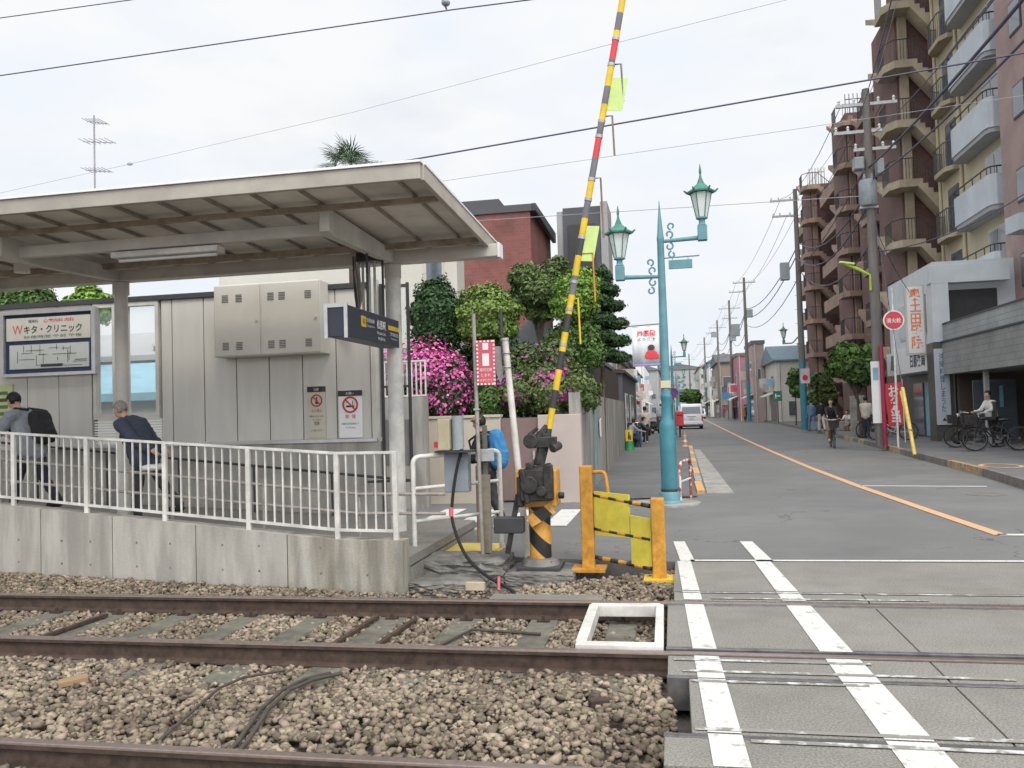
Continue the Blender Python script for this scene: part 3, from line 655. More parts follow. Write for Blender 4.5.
mb.build('concrete_panels', ['concrete', 'concrete_stained'], t)
mb = MB()
for k in range(len(J) - 1):
    for dx in (.3, .7):
        for z in (.05, .30):
            x = lerp(J[k], J[k+1], dx); 
            if z < wallZ(x) - .08: mb.cyl((x, wallY(x) - .003, z), (x, wallY(x) + .01, z), .012, n=8)
mb.build('tie_holes', 'concrete_dark', t)
mb = MB()
mb.add([(-12, wallY(-12)+.2, .1), (-2.55, 7.75, .1), (-2.55, 10.45, .1), (-12, 10.45, .1), (-12, wallY(-12)+.2, floorZ(-12)), (-2.55, 7.75, floorZ(-2.66)), (-2.55, 10.45, floorZ(-2.66)), (-12, 10.45, floorZ(-12))],
       [(3,2,1,0),(4,5,6,7),(0,1,5,4),(1,2,6,5),(2,3,7,6),(3,0,4,7)])
mb.box(-2.8, -2.55, 7.76, 10.4, -.2, .11)
tag(mb.build('ramp_floor', 'slab'), kind='structure')

# white fence on the wall
t = thing('ramp_fence', (-6, 8.5, .4), 'long white vertical bar fence along the edge of the ramp', 'fence')
FP = [-9.5, -8.48, -7.44, -6.38, -5.33, -4.29, -3.27, -2.64]
fy_ = lambda x: wallY(x) + .07
ft = lambda x: (1.507 + (x + 7.57) * (1.215 - 1.507) / 4.3) if x < -3.27 else 1.215
fb = lambda x: wallZ(x) + .085
for x in FP: MB().box(x-.024, x+.024, fy_(x)-.02, fy_(x)+.02, wallZ(x)-.02, ft(x)+.01).build('post', 'white_metal', t, bevel=.004)
mb = MB(); mb2 = MB()
for a, b in zip(FP[:-1], FP[1:]):
    mb.obox((a, fy_(a), ft(a)), (b, fy_(b), ft(b)), .036, .028); mb2.obox((a, fy_(a), fb(a)), (b, fy_(b), fb(b)), .03, .026)
    m3 = MB(); n = 9 if b < -3 else 5
    for k in range(1, n + 1):
        x = lerp(a, b, k / (n + 1)); m3.box(x-.0072, x+.0072, fy_(x)-.0085, fy_(x)+.0085, fb(x), ft(x))
    m3.build('baluster_panel', 'white_metal', t)
mb.build('top_rail', 'white_metal', t, bevel=.004); mb2.build('bottom_rail', 'white_metal', t)
# handrails inside the ramp
def handrail(Y, zs, m_, label, r=.017, x1=-2.35):
    t = thing('handrail', (-6, Y, .4), label, 'handrail', 'handrails along the station ramp')
    for z0, sl in zs:
        pts = [(-11, Y + .2, z0 + 3.6*-sl), (-3.3, Y, z0 + (-3.3+7)*sl), (x1, Y, z0 + (-3.3+7)*sl - .01)]
        MB().tube(pts, r, 8).build('rail_tube', m_, t, smooth=True)
    for k in range(7):
        x = -9.9 + k*1.1; zt = max(z0 + (min(x, -3.3)+7)*sl for z0, sl in zs); MB().cyl((x, Y+.03, floorZ(x)), (x, Y+.02, zt), .015, n=8).build('stanchion', m_, t, smooth=True)
    return t
handrail(8.35, [(1.14, -.105), (.90, -.095)], 'greyrail', 'pair of brownish grey tube handrails just behind the white fence')
handrail(10.2, [(1.13, -.105)], 'dark', 'single grey handrail on the far side of the ramp', x1=-3.9)

# ================================================================== STATION BACK WALL
t = thing('station_wall', (-7, 10.5, 0), 'grey panelled back wall of the tram stop with windows', 'building wall')
WY = 10.5
MB().box(-12, -3.86, WY + .01, WY + .25, -.1, 1.24).build('concrete_base', 'concrete', t)
MB().box(-12, -3.86, WY - .03, WY + .02, 1.242, 1.285).build('base_trim', 'alu', t)
mb = MB(); xs = []
x = -3.93
while x > -7.0: xs.append((x - .485, x - .012)); x -= .487
for a, b in xs: mb.box(max(a, -7.02), b, WY, WY + .05, 1.29, 3.30)
for a, b in [(-12, -9.9), (-9.88, -9.2), (-9.19, -8.68), (-8.67, -8.14)]: mb.box(a, b, WY, WY + .05, 1.29, 3.30)
mb.build('wall_panels', 'panel', t, bevel=.004)
MB().box(-7.0, -3.93, WY + .05, WY + .1, 1.29, 3.3).build('panel_backing', 'dark', t)
MB().box(-12, -8.12, WY + .05, WY + .1, 1.29, 3.3).build('panel_backing', 'dark', t)
MB().box(-12, -3.9, WY - .04, WY + .2, 3.302, 3.37).build('top_flashing', 'dark', t)
for a, b in [(-8.10, -7.74), (-7.62, -7.06)]:
    f = MB(); f.box(a, a+.05, WY-.02, WY+.08, 1.64, 3.3); f.box(b-.05, b, WY-.02, WY+.08, 1.64, 3.3); f.box(a+.051, b-.051, WY-.02, WY+.08, 3.24, 3.3); f.box(a+.051, b-.051, WY-.02, WY+.08, 1.64, 1.72)
    fo = f.build('window', 'offwhite', t); MB().box(a+.052, b-.052, WY+.03, WY+.036, 1.722, 3.238).build('pane', 'glass_clear', fo)
mb = MB()
for k in range(9): mb.box(-8.1, -7.04, WY + .0, WY + .04, 1.30 + k*.037, 1.325 + k*.037)
mb.build('louvre', 'white', t)
MB().box(-7.74, -7.62, WY - .01, WY + .1, 1.29, 3.3).build('mullion', 'offwhite', t)
MB().box(-3.92, -3.86, WY - .03, WY + .2, 1.29, 3.42).build('corner_post', 'offwhite', t)

# glazed end screen to the right of the wall
t = thing('glazed_screen', (-3.6, 10.6, 0), 'dark framed glass screen beside the right end of the station wall', 'glass screen')
mb = MB()
for x in (-3.84, -3.46): mb.box(x, x+.035, 10.62, 10.66, .2, 3.36)
mb.box(-3.80, -3.46, 10.625, 10.655, 3.30, 3.34); mb.box(-3.80, -3.46, 10.625, 10.655, 1.95, 1.98); mb.build('screen_frame', 'dark', t)
MB().box(-3.80, -3.465, 10.637, 10.643, 1.98, 3.30).build('pane', 'glass_clear', t)
MB().box(-3.80, -3.465, 10.632, 10.648, .9, 1.52).build('lower_panel', 'greywall', t)

# wall cabinet with three doors
t = thing('wall_cabinet', (-5.28, 10.35, 2.42), 'wide grey steel cabinet with vent holes hung high on the station wall', 'cabinet')
MB().box(-6.03, -4.50, 10.2, 10.495, 2.43, 3.40).build('cabinet_body', 'cabinet', t, bevel=.01)
for a, b in [(-6.02, -5.35), (-5.34, -4.51)]:
    d = MB().box(a+.008, b-.008, 10.186, 10.199, 2.445, 3.385).build('cabinet_door', 'cabinet', t, bevel=.004)
    for z in (3.16, 2.52):
        for xx in ((a+.12, a+.32) if a < -6 else (a+.1, a+.26, b-.2)): 
            mb = MB()
            for q in range(5): mb.box(xx, xx+.09, 10.181, 10.187, z+q*.022, z+q*.022+.012)
            mb.build('vent', 'vent_grey', d)
    mb = MB(); mb.cyl((b-.05, 10.17, 2.9), (b-.05, 10.187, 2.9), .015); mb.build('handle', 'alu', d)

# info board with clinic advertisement and map
t = thing('notice_board', (-8.79, 10.45, 2.34), 'framed notice board with clinic advertisement above a map, far left', 'notice board')
mb = MB(); mb.box(-9.56, -9.50, 10.40, 10.49, 2.30, 3.26); mb.box(-8.06, -8.0, 10.40, 10.49, 2.30, 3.26); mb.box(-9.499, -8.061, 10.40, 10.49, 3.20, 3.26); mb.box(-9.499, -8.061, 10.40, 10.49, 2.30, 2.345); mb.build('frame', 'alu', t)
MB().box(-9.49, -8.07, 10.44, 10.46, 2.35, 3.19).build('back_panel', 'navy', t)
a = MB().box(-9.47, -8.09, 10.425, 10.439, 2.82, 3.15).build('advert_panel', mat('advert_cream', (.55, .52, .47), .5, .04, 3), t)
text('キタ・クリニック', (-8.70, 10.424, 2.975), (1,0,0), (0,0,1), .115, 'dark', a, .95, bold=.012)
text('精神科', (-9.02, 10.424, 3.095), (1,0,0), (0,0,1), .05, 'dark', a, .16)
text('心療内科 内科', (-8.6, 10.424, 3.095), (1,0,0), (0,0,1), .055, 'brightred', a, .5, bold=.01)
text('診療時間 午前 午後', (-8.70, 10.424, 2.87), (1,0,0), (0,0,1), .045, 'verdigris', a, .95)
text('W', (-9.28, 10.424, 2.98), (1,0,0), (0,0,1), .13, 'pinkred', a, .17)
a = MB().box(-9.42, -8.12, 10.425, 10.439, 2.41, 2.76).build('map_panel', mat('map_paper', (.50, .52, .50), .5, .04, 3), t)
mb = MB(); g = np.random.default_rng(3)
for k in range(26):
    x, z = g.uniform(-9.38, -8.3), g.uniform(2.43, 2.72)
    if k % 2: mb.box(x, min(x + g.uniform(.1, .4), -8.15), 10.421, 10.4245, z, z+.005)
    else: mb.box(x, x+.005, 10.4212, 10.4242, z, min(z + g.uniform(.05, .2), 2.75))
mb.box(-8.9, -8.55, 10.4208, 10.4249, 2.43, 2.47)
mb.build('map_lines', 'dark', a)
t = thing('wall_poster', (-9.7, 10.47, 1.5), 'yellow green poster at the left edge of the photo', 'poster')
MB().box(-10.1, -9.42, 10.475, 10.49, 1.48, 2.2).build('poster_sheet', mat('poster_green', (.42, .50, .20), .6, 0, 9, col2=(.55, .55, .38)), t)
mb = MB()
for k in range(6): mb.box(-10.0, -9.5, 10.470, 10.474, 1.55+k*.1, 1.60+k*.1)
mb.build('print', 'leaf_olive', t)

# prohibition notices
def notice(x0, x1, z0, z1, label, face, head, words, sym):
    t = thing('wall_notice', ((x0+x1)/2, 10.49, z0), label, 'notice', 'prohibition notices on the station wall')
    MB().box(x0, x1, 10.478, 10.495, z0, z1).build('notice_sheet', face, t)
    MB().box(x0-.005, x1+.005, 10.472, 10.4775, z1-.075, z1).build('header_strip', 'black', t)
    text(head, ((x0+x1)/2, 10.471, z1-.04), (1,0,0), (0,0,1), .035, 'white', t)
    c = ((x0+x1)/2, 10.474, z1-.19); r = (x1-x0)*.3
    mb = MB(); mb.torus(c, (0,1,0), r, r*.13, 30, 6); mb.obox((c[0]-r*.66, c[1], c[2]+r*.66), (c[0]+r*.66, c[1], c[2]-r*.66), .012, r*.18); mb.build('prohibition_ring', 'red', t)
    if sym == 'smoke':
        mb = MB(); mb.box(c[0]-r*.6, c[0]+r*.55, 10.4755, 10.4778, c[2]-r*.35, c[2]-r*.12); mb.box(c[0]+r*.3, c[0]+r*.4, 10.4756, 10.4777, c[2]-.02, c[2]+r*.5); mb.build('cigarette_symbol', 'black', t)
    else:
        mb = MB(); mb.ell((c[0], 10.477, c[2]+r*.45), (r*.16, .002, r*.16)); mb.ext([(c[0]-r*.3, 10.478, c[2]-r*.6), (c[0]+r*.3, 10.478, c[2]-r*.6), (c[0]+r*.15, 10.478, c[2]+r*.25), (c[0]-r*.15, 10.478, c[2]+r*.25)], (0, -.003, 0)); mb.build('figure_symbol', 'dark', t)
    zz = c[2] - r - .06
    for i, (wd, hh, mm, fr) in enumerate(words):
        text(wd, ((x0+x1)/2, 10.476, zz), (1,0,0), (0,0,1), hh, mm, t, (x1-x0)*fr); zz -= hh*1.9
notice(-4.83, -4.58, 1.31, 2.0, 'cream no entry notice, left one of the two prohibition notices', mat('notice_cream', (.50, .47, .38), .6, .03, 4), '注意', [('立入禁止', .04, 'red', .6), ('線路内に立ち入らない', .025, 'dark', .8), ('でください', .025, 'dark', .5), ('危険', .05, 'dark', .3), ('ご注意ください', .025, 'dark', .7)], 'man')
notice(-4.39, -4.06, 1.30, 1.93, 'white no smoking notice, right one of the two prohibition notices', 'white', 'お願い', [('禁  煙', .05, 'red', .45), ('駅構内は終日禁煙です', .028, 'dark', .75), ('No Smoking', .025, 'dark', .4)], 'smoke')

# ================================================================== STATION CANOPY
t = thing('station_canopy', (-6.6, 8.2, .2), 'cream steel canopy with sloping roof over the station ramp', 'canopy')
RX = -2.05  # canopy, fittings and hanging sign scaled up about the camera position
def rz(y): return lerp(3.68, 3.585, (y - 6.71) / 2.92)
def rbox(y0, y1, x0, x1, lo, hi):
    return [(x0, y0, rz(y0)+lo), (x1, y0, rz(y0)+lo), (x1, y1, rz(y1)+lo), (x0, y1, rz(y1)+lo), (x0, y0, rz(y0)+hi), (x1, y0, rz(y0)+hi), (x1, y1, rz(y1)+hi), (x0, y1, rz(y1)+hi)], [(3,2,1,0),(4,5,6,7),(0,1,5,4),(1,2,6,5),(2,3,7,6),(3,0,4,7)]
MB().add(*rbox(6.71, 9.63, -15, RX, -.03, 0)).build('roof_deck', 'roof_under', t)
MB().box(-15, RX+.03, 6.66, 6.708, rz(6.71)-.125, rz(6.71)+.012).build('front_fascia', 'fascia', t, bevel=.006)
MB().box(-15, RX+.045, 6.64, 6.73, rz(6.71)+.014, rz(6.71)+.034).build('edge_flashing', 'white', t)
MB().add(*rbox(6.712, 9.64, RX+.002, RX+.05, -.125, .012)).build('side_fascia', 'fascia', t, bevel=.006)
MB().add(*rbox(6.735, 9.66, RX-.01, RX+.06, .014, .032)).build('edge_flashing', 'white', t)
x = RX - .24
while x > -15: MB().obox((x, 6.715, rz(6.71)-.048), (x, 9.62, rz(9.63)-.048), .026, .03).build('roof_rib', 'roof_rib', t); x -= .47
for y, m_, w, h, dz, xr in [(7.35, 'rust_beam', .045, .05, .10, RX-.01), (8.95, 'rust_beam', .06, .07, .115, RX-.01), (8.2, 'rust_beam', .04, .05, .10, -3.3)]:
    MB().box(-15, xr, y-w/2, y+w/2, rz(y)-dz-h/2, rz(y)-dz+h/2).build('purlin', m_, t)
MB().box(-15, -3.26, 7.60, 7.68, 3.36, 3.48).build('longitudinal_beam', 'offwhite', t, bevel=.008)
MB().box(-15, -1.90, 9.23, 9.41, 3.36, 3.505).build('main_beam', 'offwhite', t, bevel=.008)
MB().box(-1.899, -1.875, 9.22, 9.42, 3.35, 3.515).build('beam_end_cap', 'white', t)
for x in (-3.19, -6.79, -10.4):
    MB().ext([(x-.05, 7.36, 3.56), (x-.05, 7.36, 3.34), (x-.05, 7.5, 3.31), (x-.05, 9.228, 3.36), (x-.05, 9.228, 3.505)], (.10, 0, 0)).build('cantilever_arm', 'offwhite', t, bevel=.008)
    zf = floorZ(x)
    MB().cyl((x, 9.32, zf-.1), (x, 9.32, 3.355), .091 if x > -4 else .08, n=24).build('post', 'offwhite' if x < -4 else 'white_metal', t, smooth=True)
    MB().cyl((x, 9.32, 3.2), (x, 9.32, 3.354), .10, n=24).build('post_collar', 'offwhite', t, smooth=True)
t = thing('strip_light', (-5.0, 7.6, 3.25), 'long unlit fluorescent fitting under the canopy roof', 'ceiling light')
MB().box(-5.62, -4.42, 7.55, 7.71, 3.275, 3.335).build('light_housing', 'white_metal', t, bevel=.008)
MB().cyl((-5.57, 7.63, 3.255), (-4.47, 7.63, 3.255), .018, n=10).build('light_tube', 'lampglass', t, smooth=True)
t = thing('ceiling_lamp', (-7.9, 8.4, 3.2), 'small round lamp hanging under the canopy at the far left', 'ceiling light')
P = AY(22, 268, 8.4)
MB().cyl((P.x, 8.4, P.z-.055), (P.x, 8.4, P.z+.04), .085, n=16).build('lamp_shade', 'white', t, smooth=True)
MB().cyl((P.x, 8.4, P.z+.04), (P.x, 8.4, 3.58), .012).build('stem', 'offwhite', t)
t = thing('wall_conduit', (-3.7, 9.2, 3.0), 'grey conduit pipes and sagging cables under the canopy near the sign', 'conduit')
for k, (dx, r_) in enumerate([(0, .022), (.07, .016), (.12, .016), (.16, .016)]):
    pts = [(-3.50 - dx*.3, 9.0, 3.42), (-3.50 - dx*.3, 9.02, 3.18 - dx), (-3.62 - dx*.3, 9.4, 3.0-dx), (-3.85 - dx*.5, 9.9, 2.93 - dx), (-4.12, 10.3, 2.92 - dx*1.3), (-4.42, 10.46, 2.94 - dx)]
    pp = []
    for i in range(len(pts)-1):
        for q in range(5): pp.append(Vector(pts[i]).lerp(Vector(pts[i+1]), q/5))
    pp.append(Vector(pts[-1]))
    for _ in range(3): pp = [pp[0]] + [(pp[i-1]+pp[i]*2+pp[i+1])/4 for i in range(1, len(pp)-1)] + [pp[-1]]
    MB().tube(pp, r_, 8).build('cable', ('galv', 'brownpipe', 'greyrail', 'dark')[k], t, smooth=True)
for k, dx in enumerate((0, .075, .14)): MB().cyl((-3.42 + dx, 8.95, 2.70), (-3.42 + dx, 8.95, 3.5), .016, n=8).build('conduit_pipe', 'galv' if k else 'greyrail', t, smooth=True)
MB().box(-3.48, -3.22, 8.90, 9.0, 3.34, 3.44).build('junction_box', 'black', t)

# hanging station name sign
t = thing('station_sign', (-3.15, 8.4, 2.35), 'dark hanging station name sign with small white lettering below the canopy', 'sign')
MB().box(-3.285, -3.08, 7.59, 9.17, 2.353, 2.667).build('sign_box', mat('sign_slate', (.035, .042, .06), .4, .05, 3), t, bevel=.006)
for q in [(-3.305, -3.27), (-3.10, -3.065)]: MB().box(*q, 7.573, 7.589, 2.34, 2.68).build('end_frame', 'alu', t)
MB().box(-3.269, -3.101, 7.573, 7.589, 2.64, 2.68).build('end_frame', 'alu', t)
fxx = -3.076; f1, f2 = -3.081, -3.074
MB().box(f1, f2-.001, 7.98, 8.11, 2.49, 2.60).build('line_symbol', 'yellow', t)
text('SG', (fxx+.004, 8.045, 2.545), (0,1,0), (0,0,1), .045, 'black', t, .075)
text('世田谷線', (fxx, 8.24, 2.57), (0,1,0), (0,0,1), .045, 'white', t, .22, bold=.01)
text('Setagaya Line', (fxx, 8.24, 2.51), (0,1,0), (0,0,1), .025, 'white', t, .21)
text('松原駅', (fxx, 8.56, 2.555), (0,1,0), (0,0,1), .10, 'white', t, .28, bold=.02)
text('Matsubara Sta.', (fxx, 8.56, 2.465), (0,1,0), (0,0,1), .033, 'white', t, .27)
text('松原站', (fxx, 8.56, 2.405), (0,1,0), (0,0,1), .035, 'white', t, .22)
MB().box(f1, f2-.001, 8.80, 9.15, 2.53, 2.58).build('direction_band', 'yellow', t)
text('三軒茶屋方面', (fxx, 8.97, 2.485), (0,1,0), (0,0,1), .04, 'white', t, .27)
text('for Sangen-jaya', (fxx, 8.97, 2.435), (0,1,0), (0,0,1), .023, 'white', t, .22)
for y in (8.5, 9.0): MB().cyl((-3.2, y, 2.66), (-3.2, y, 3.55), .014).build('hanger', 'dark', t)

# sticker
o = MB().box(-7.72, -7.65, 10.478, 10.488, 2.02, 2.10).build('window_sticker', 'amber'); own(o, 'small orange sticker on the post between the two windows', 'sticker')

# ================================================================== STATION ENTRANCE, GATE MECHANISM
t = thing('entrance_gate', (-2.3, 8.6, .1), 'white bent pipe barrier frame at the foot of the ramp', 'barrier')
def bent(pts, r=.06, n=5):
    pts = [Vector(p) for p in pts]; out = [pts[0]]
    for i in range(1, len(pts)-1):
        a, b, c = pts[i-1], pts[i], pts[i+1]; p0 = b + (a-b).normalized()*min(r, (a-b).length/2); p1 = b + (c-b).normalized()*min(r, (c-b).length/2)
        for k in range(n+1):
            s = k/n; out.append(p0*(1-s)**2 + b*2*s*(1-s) + p1*s*s)
    return out + [pts[-1]]
gx0, gx1 = -2.69, -1.88
MB().tube(bent([(gx0, 8.35, .0), (gx0, 8.35, 1.13), (gx1, 8.9, 1.16), (gx1, 8.9, .1)], .08), .026, 10).build('outer_frame', 'white_metal', t, smooth=True)
for z in (.80, .46): MB().cyl((gx0, 8.35, z), (gx1, 8.9, z+.03), .02).build('cross_rail', 'white_metal', t, smooth=True)
MB().cyl((-2.3, 9.6, .05), (-2.3, 9.6, .95), .02).build('inner_post', 'brownpipe', t, smooth=True)

def rough_block(name, x0, x1, y0, y1, z0, z1, label, cat, m_='concrete_dark', amp=.02, n=10):
    bm = bmesh.new(); bmesh.ops.create_cube(bm, size=1)
    bmesh.ops.subdivide_edges(bm, edges=bm.edges, cuts=n, use_grid_fill=True)
    g = random.Random(int((x0+9)*100))
    for v in bm.verts:
        c = v.co; edge = max(abs(c.x), abs(c.y)) * 2
        p = Vector((lerp(x0, x1, c.x+.5), lerp(y0, y1, c.y+.5), lerp(z0, z1, c.z+.5)))
        v.co = p + Vector((g.uniform(-amp, amp), g.uniform(-amp, amp), g.uniform(-amp, amp)*.6 - (amp*1.2 if edge > .95 and c.z > .4 else 0)))
    me = bpy.data.meshes.new(name); bm.to_mesh(me); bm.free(); me.materials.append(M[m_]); o = bpy.data.objects.new(name, me); COL.objects.link(o)
    return own(o, label, cat)
rough_block('concrete_plinth', -2.64, -1.72, 8.2, 8.75, -.2, .10, 'broken dark concrete plinth under the white pipe barrier', 'plinth', amp=.022)
rough_block('concrete_step', -2.55, -1.85, 7.70, 8.12, -.2, -.03, 'crumbling concrete step just above the far rail', 'step', amp=.016)
rough_block('concrete_pad', -1.66, -.66, 7.0, 7.45, -.2, -.075, 'flat pale concrete pad beside the far rail below the barrier machine', 'pad', 'slab', .005)
rough_block('machine_base', -1.70, -1.02, 8.15, 8.80, -.2, -.03, 'low concrete base under the striped barrier machine', 'machine base', 'concrete_dark', .008)
o = MB().box(-1.98, -1.80, 7.66, 7.72, -.10, -.03).build('timber_offcut', mat('pale_timber', (.50, .43, .30), .9, .1, 8)); own(o, 'short pale timber piece beside the crumbling step', 'timber')
sheet('tactile_paving', [(-2.63, 8.78), (-2.0, 8.95), (-1.98, 9.55), (-2.63, 9.6)], .045, 'tactile', .2)
tag(bpy.data.objects['tactile_paving'], kind='structure')
o = MB().tube(bent([AY(463, 445, 8.45), AY(456, 470, 8.45), (-2.30, 8.4, .60), (-2.28, 8.35, .42), (-2.10, 8.15, .12), (-1.80, 7.85, -.02), (-1.52, 7.62, -.08), (-1.44, 7.5, -.15)], .2, 6), .017, 8).build('hanging_cable', 'rubber', smooth=True)
own(o, 'thick black cable looping down from the control box to the stones', 'cable')
for p, q, lab in [((-2.295, 8.372, .60), (-2.295, 8.37, .51), 'pink tape wound round the hanging black cable'), ((-1.66, 7.66, -.09), (-1.66, 7.68, .03), 'pink tape marker standing on the concrete by the cable end')]:
    o = MB().cyl(p, q, .024 if 'wound' in lab else .014, n=8).build('tape_marker', mat('pink_tape', (.75, .14, .20), .5), smooth=True); own(o, lab, 'tape')

# control box on a thin grey pole, with the red sign
t = thing('signal_pole', (-2.02, 8.55, 0), 'thin grey pole carrying the red sign beside the barrier', 'pole')
MB().tube([(-2.00, 8.5, .05), (-2.02, 8.5, 1.4), (-2.03, 8.5, 2.62)], .021, 10).build('pole_tube', 'greyrail', t, smooth=True)
MB().box(-2.05, -1.99, 8.47, 8.53, 1.6, 1.62).build('clamp', 'galv', t)
t = thing('sign_board', (-1.9, 8.45, 1.86), 'red crossing notice with white checked border on the thin pole', 'sign')
MB().box(-2.0, -1.80, 8.455, 8.463, 1.86, 2.33).build('sign_plate', 'pinkred', t)
mb = MB()
for k in range(10):
    if k % 2 == 0:
        mb.box(-2.0 + k*.02, -2.0 + k*.02+.02, 8.450, 8.4545, 2.31, 2.328); mb.box(-2.0 + k*.02, -2.0 + k*.02+.02, 8.450, 8.4545, 1.862, 1.88)
for k in range(23):
    if k % 2 == 0:
        mb.box(-1.998, -1.98, 8.4502, 8.4547, 1.862+k*.0203, 1.882+k*.0203); mb.box(-1.82, -1.802, 8.4502, 8.4547, 1.862+k*.0203, 1.882+k*.0203)
mb.build('checked_border', 'white', t)
mb = MB(); mb.box(-1.93, -1.87, 8.450, 8.4546, 2.23, 2.30); mb.box(-1.935, -1.865, 8.4495, 8.4546, 2.06, 2.19); mb.build('pictogram', 'white', t)
text('踏切注意', (-1.9, 8.449, 2.02), (1,0,0), (0,0,1), .035, 'white', t, .13)
text('とまれ', (-1.9, 8.449, 1.965), (1,0,0), (0,0,1), .035, 'white', t, .1)
text('みぎひだり', (-1.9, 8.449, 1.912), (1,0,0), (0,0,1), .03, 'white', t, .13)
t = thing('control_box', (-2.25, 8.45, .75), 'beige and grey barrier control boxes stacked on a bracket', 'control box')
MB().box(-2.42, -2.29, 8.36, 8.52, 1.19, 1.52).build('beige_box', mat('beige_enamel', (.45, .40, .27), .5, .06, 6, stain=.15), t, bevel=.012)
MB().cyl((-2.22, 8.45, 1.20), (-2.22, 8.45, 1.55), .062, n=18).build('grey_drum', 'transformer', t, smooth=True)
MB().box(-2.46, -2.05, 8.38, 8.54, 1.165, 1.188).build('bracket', 'dark', t)
MB().box(-2.40, -2.14, 8.52, 8.66, .74, 1.16).build('lower_box', mat('box_grey', (.24, .27, .30), .5, .06, 5), t, bevel=.01)
MB().box(-2.47, -2.425, 8.4, 8.46, 1.22, 1.28).build('red_knob', 'red', t)
t = thing('brown_post', (-1.97, 8.6, .05), 'short weathered brown post with a grey clamp plate behind the barrier pipes', 'post')
MB().box(-1.99, -1.945, 8.58, 8.625, .05, 1.44).build('upper_post', 'sleeper', t); MB().box(-2.02, -1.915, 8.56, 8.578, .1, .92).build('post_board', mat('weathered_board', (.25, .22, .17), .9, .15, 9), t)
MB().box(-2.06, -1.86, 8.535, 8.555, 1.06, 1.19).build('clamp_plate', 'galv', t, bevel=.006)
t = thing('leaning_pole', (-1.63, 8.75, 0), 'white round pole leaning left behind the barrier machine', 'pole')
MB().tube([(-1.56, 8.72, .02), (-1.63, 8.70, .9), (-1.73, 8.66, 2.34)], .035, 12).build('pole_tube', 'white_metal', t, smooth=True)
MB().cyl((-1.732, 8.66, 2.335), (-1.734, 8.66, 2.36), .045, n=12).build('pole_cap', 'galv', t)
mb = MB(); mb.torus((-1.72, 8.66, 2.2), (0,0,1), .042, .007); mb.torus((-1.715, 8.66, 2.05), (0,0,1), .042, .007); mb.build('clamp', 'galv', t, smooth=True)
MB().ext([(-1.86, 8.70, 2.28), (-1.79, 8.70, 2.28), (-1.77, 8.70, 1.95), (-1.80, 8.70, 1.88), (-1.84, 8.70, 1.98)], (0, .012, 0)).build('folded_plate', 'galv', t)

# level crossing barrier: machine and raised arm
t = thing('barrier_machine', (-1.38, 8.45, -.05), 'barrier machine on an amber and black striped column', 'barrier machine', None)
MB().box(-1.60, -1.16, 8.25, 8.66, -.045, .01).build('base_plate', 'dark', t, bevel=.01)
MB().lathe([(.20, .0), (.18, .05), (.135, .07)], (-1.38, 8.45, .01), 20).build('foot_collar', 'concrete_dark', t, smooth=True)
MB().cyl((-1.38, 8.45, .07), (-1.38, 8.45, .80), .112, n=24).build('column', 'hazard', t, smooth=True)
mb = MB()
for a in range(4): 
    cx_, cy_ = -1.38 + .17*math.cos(a*math.pi/2+.78), 8.45 + .17*math.sin(a*math.pi/2+.78); mb.cyl((cx_, cy_, .01), (cx_, cy_, .06), .016, n=6)
mb.build('anchor_bolts', 'steel', t)
MB().box(-1.60, -1.175, 8.30, 8.60, .60, .98).build('striped_housing', mat('amber_housing', (.62, .31, .06), .5, .08, 7, stain=.2), t, bevel=.02)
m = MB(); m.box(-1.52, -1.20, 8.14, 8.298, .68, .99); m.box(-1.56, -1.50, 8.17, 8.28, .62, .92); m.cyl((-1.53, 8.2, .93), (-1.20, 8.2, 1.0), .06, n=12); m.cyl((-1.42, 8.1, .84), (-1.42, 8.2, .84), .09, n=16); m.box(-1.28, -1.19, 8.12, 8.2, .7, 1.04); m.cyl((-1.30, 8.09, .78), (-1.30, 8.2, .78), .055, n=12)
m.obox((-1.5, 8.13, 1.0), (-1.44, 8.13, .66), .03, .05); m.box(-1.46, -1.38, 8.15, 8.25, .98, 1.06); m.cyl((-1.16, 8.3, .72), (-1.10, 8.3, .72), .035, n=10)
m.build('drive_motor', 'black', t, smooth=True, bevel=.012)
MB().obox((-1.22, 8.3, .60), (-1.46, 8.28, .46), .04, .12).build('hazard_gusset', 'hazard', t)
m = MB(); m.obox((-1.35, 8.30, 1.02), (-1.27, 8.36, 1.34), .07, .10); m.box(-1.44, -1.16, 8.27, 8.36, 1.20, 1.31); m.cyl((-1.42, 8.25, 1.27), (-1.42, 8.38, 1.27), .075, n=14); m.cyl((-1.2, 8.26, 1.19), (-1.14, 8.36, 1.22), .045, n=10); m.obox((-1.36, 8.3, 1.3), (-1.26, 8.36, 1.42), .06, .05); m.obox((-1.45, 8.33, 1.33), (-1.35, 8.33, 1.40), .04, .035)
m.build('arm_hinge', 'black', t, smooth=True, bevel=.008)
m = MB(); m.obox((-1.56, 8.25, .74), (-1.68, 8.22, .15), .03, .055); m.build('counterweight_arm', 'black', t, bevel=.005)
MB().box(-1.80, -1.50, 8.15, 8.27, .36, .52).build('counterweight', 'dark', t, bevel=.012)
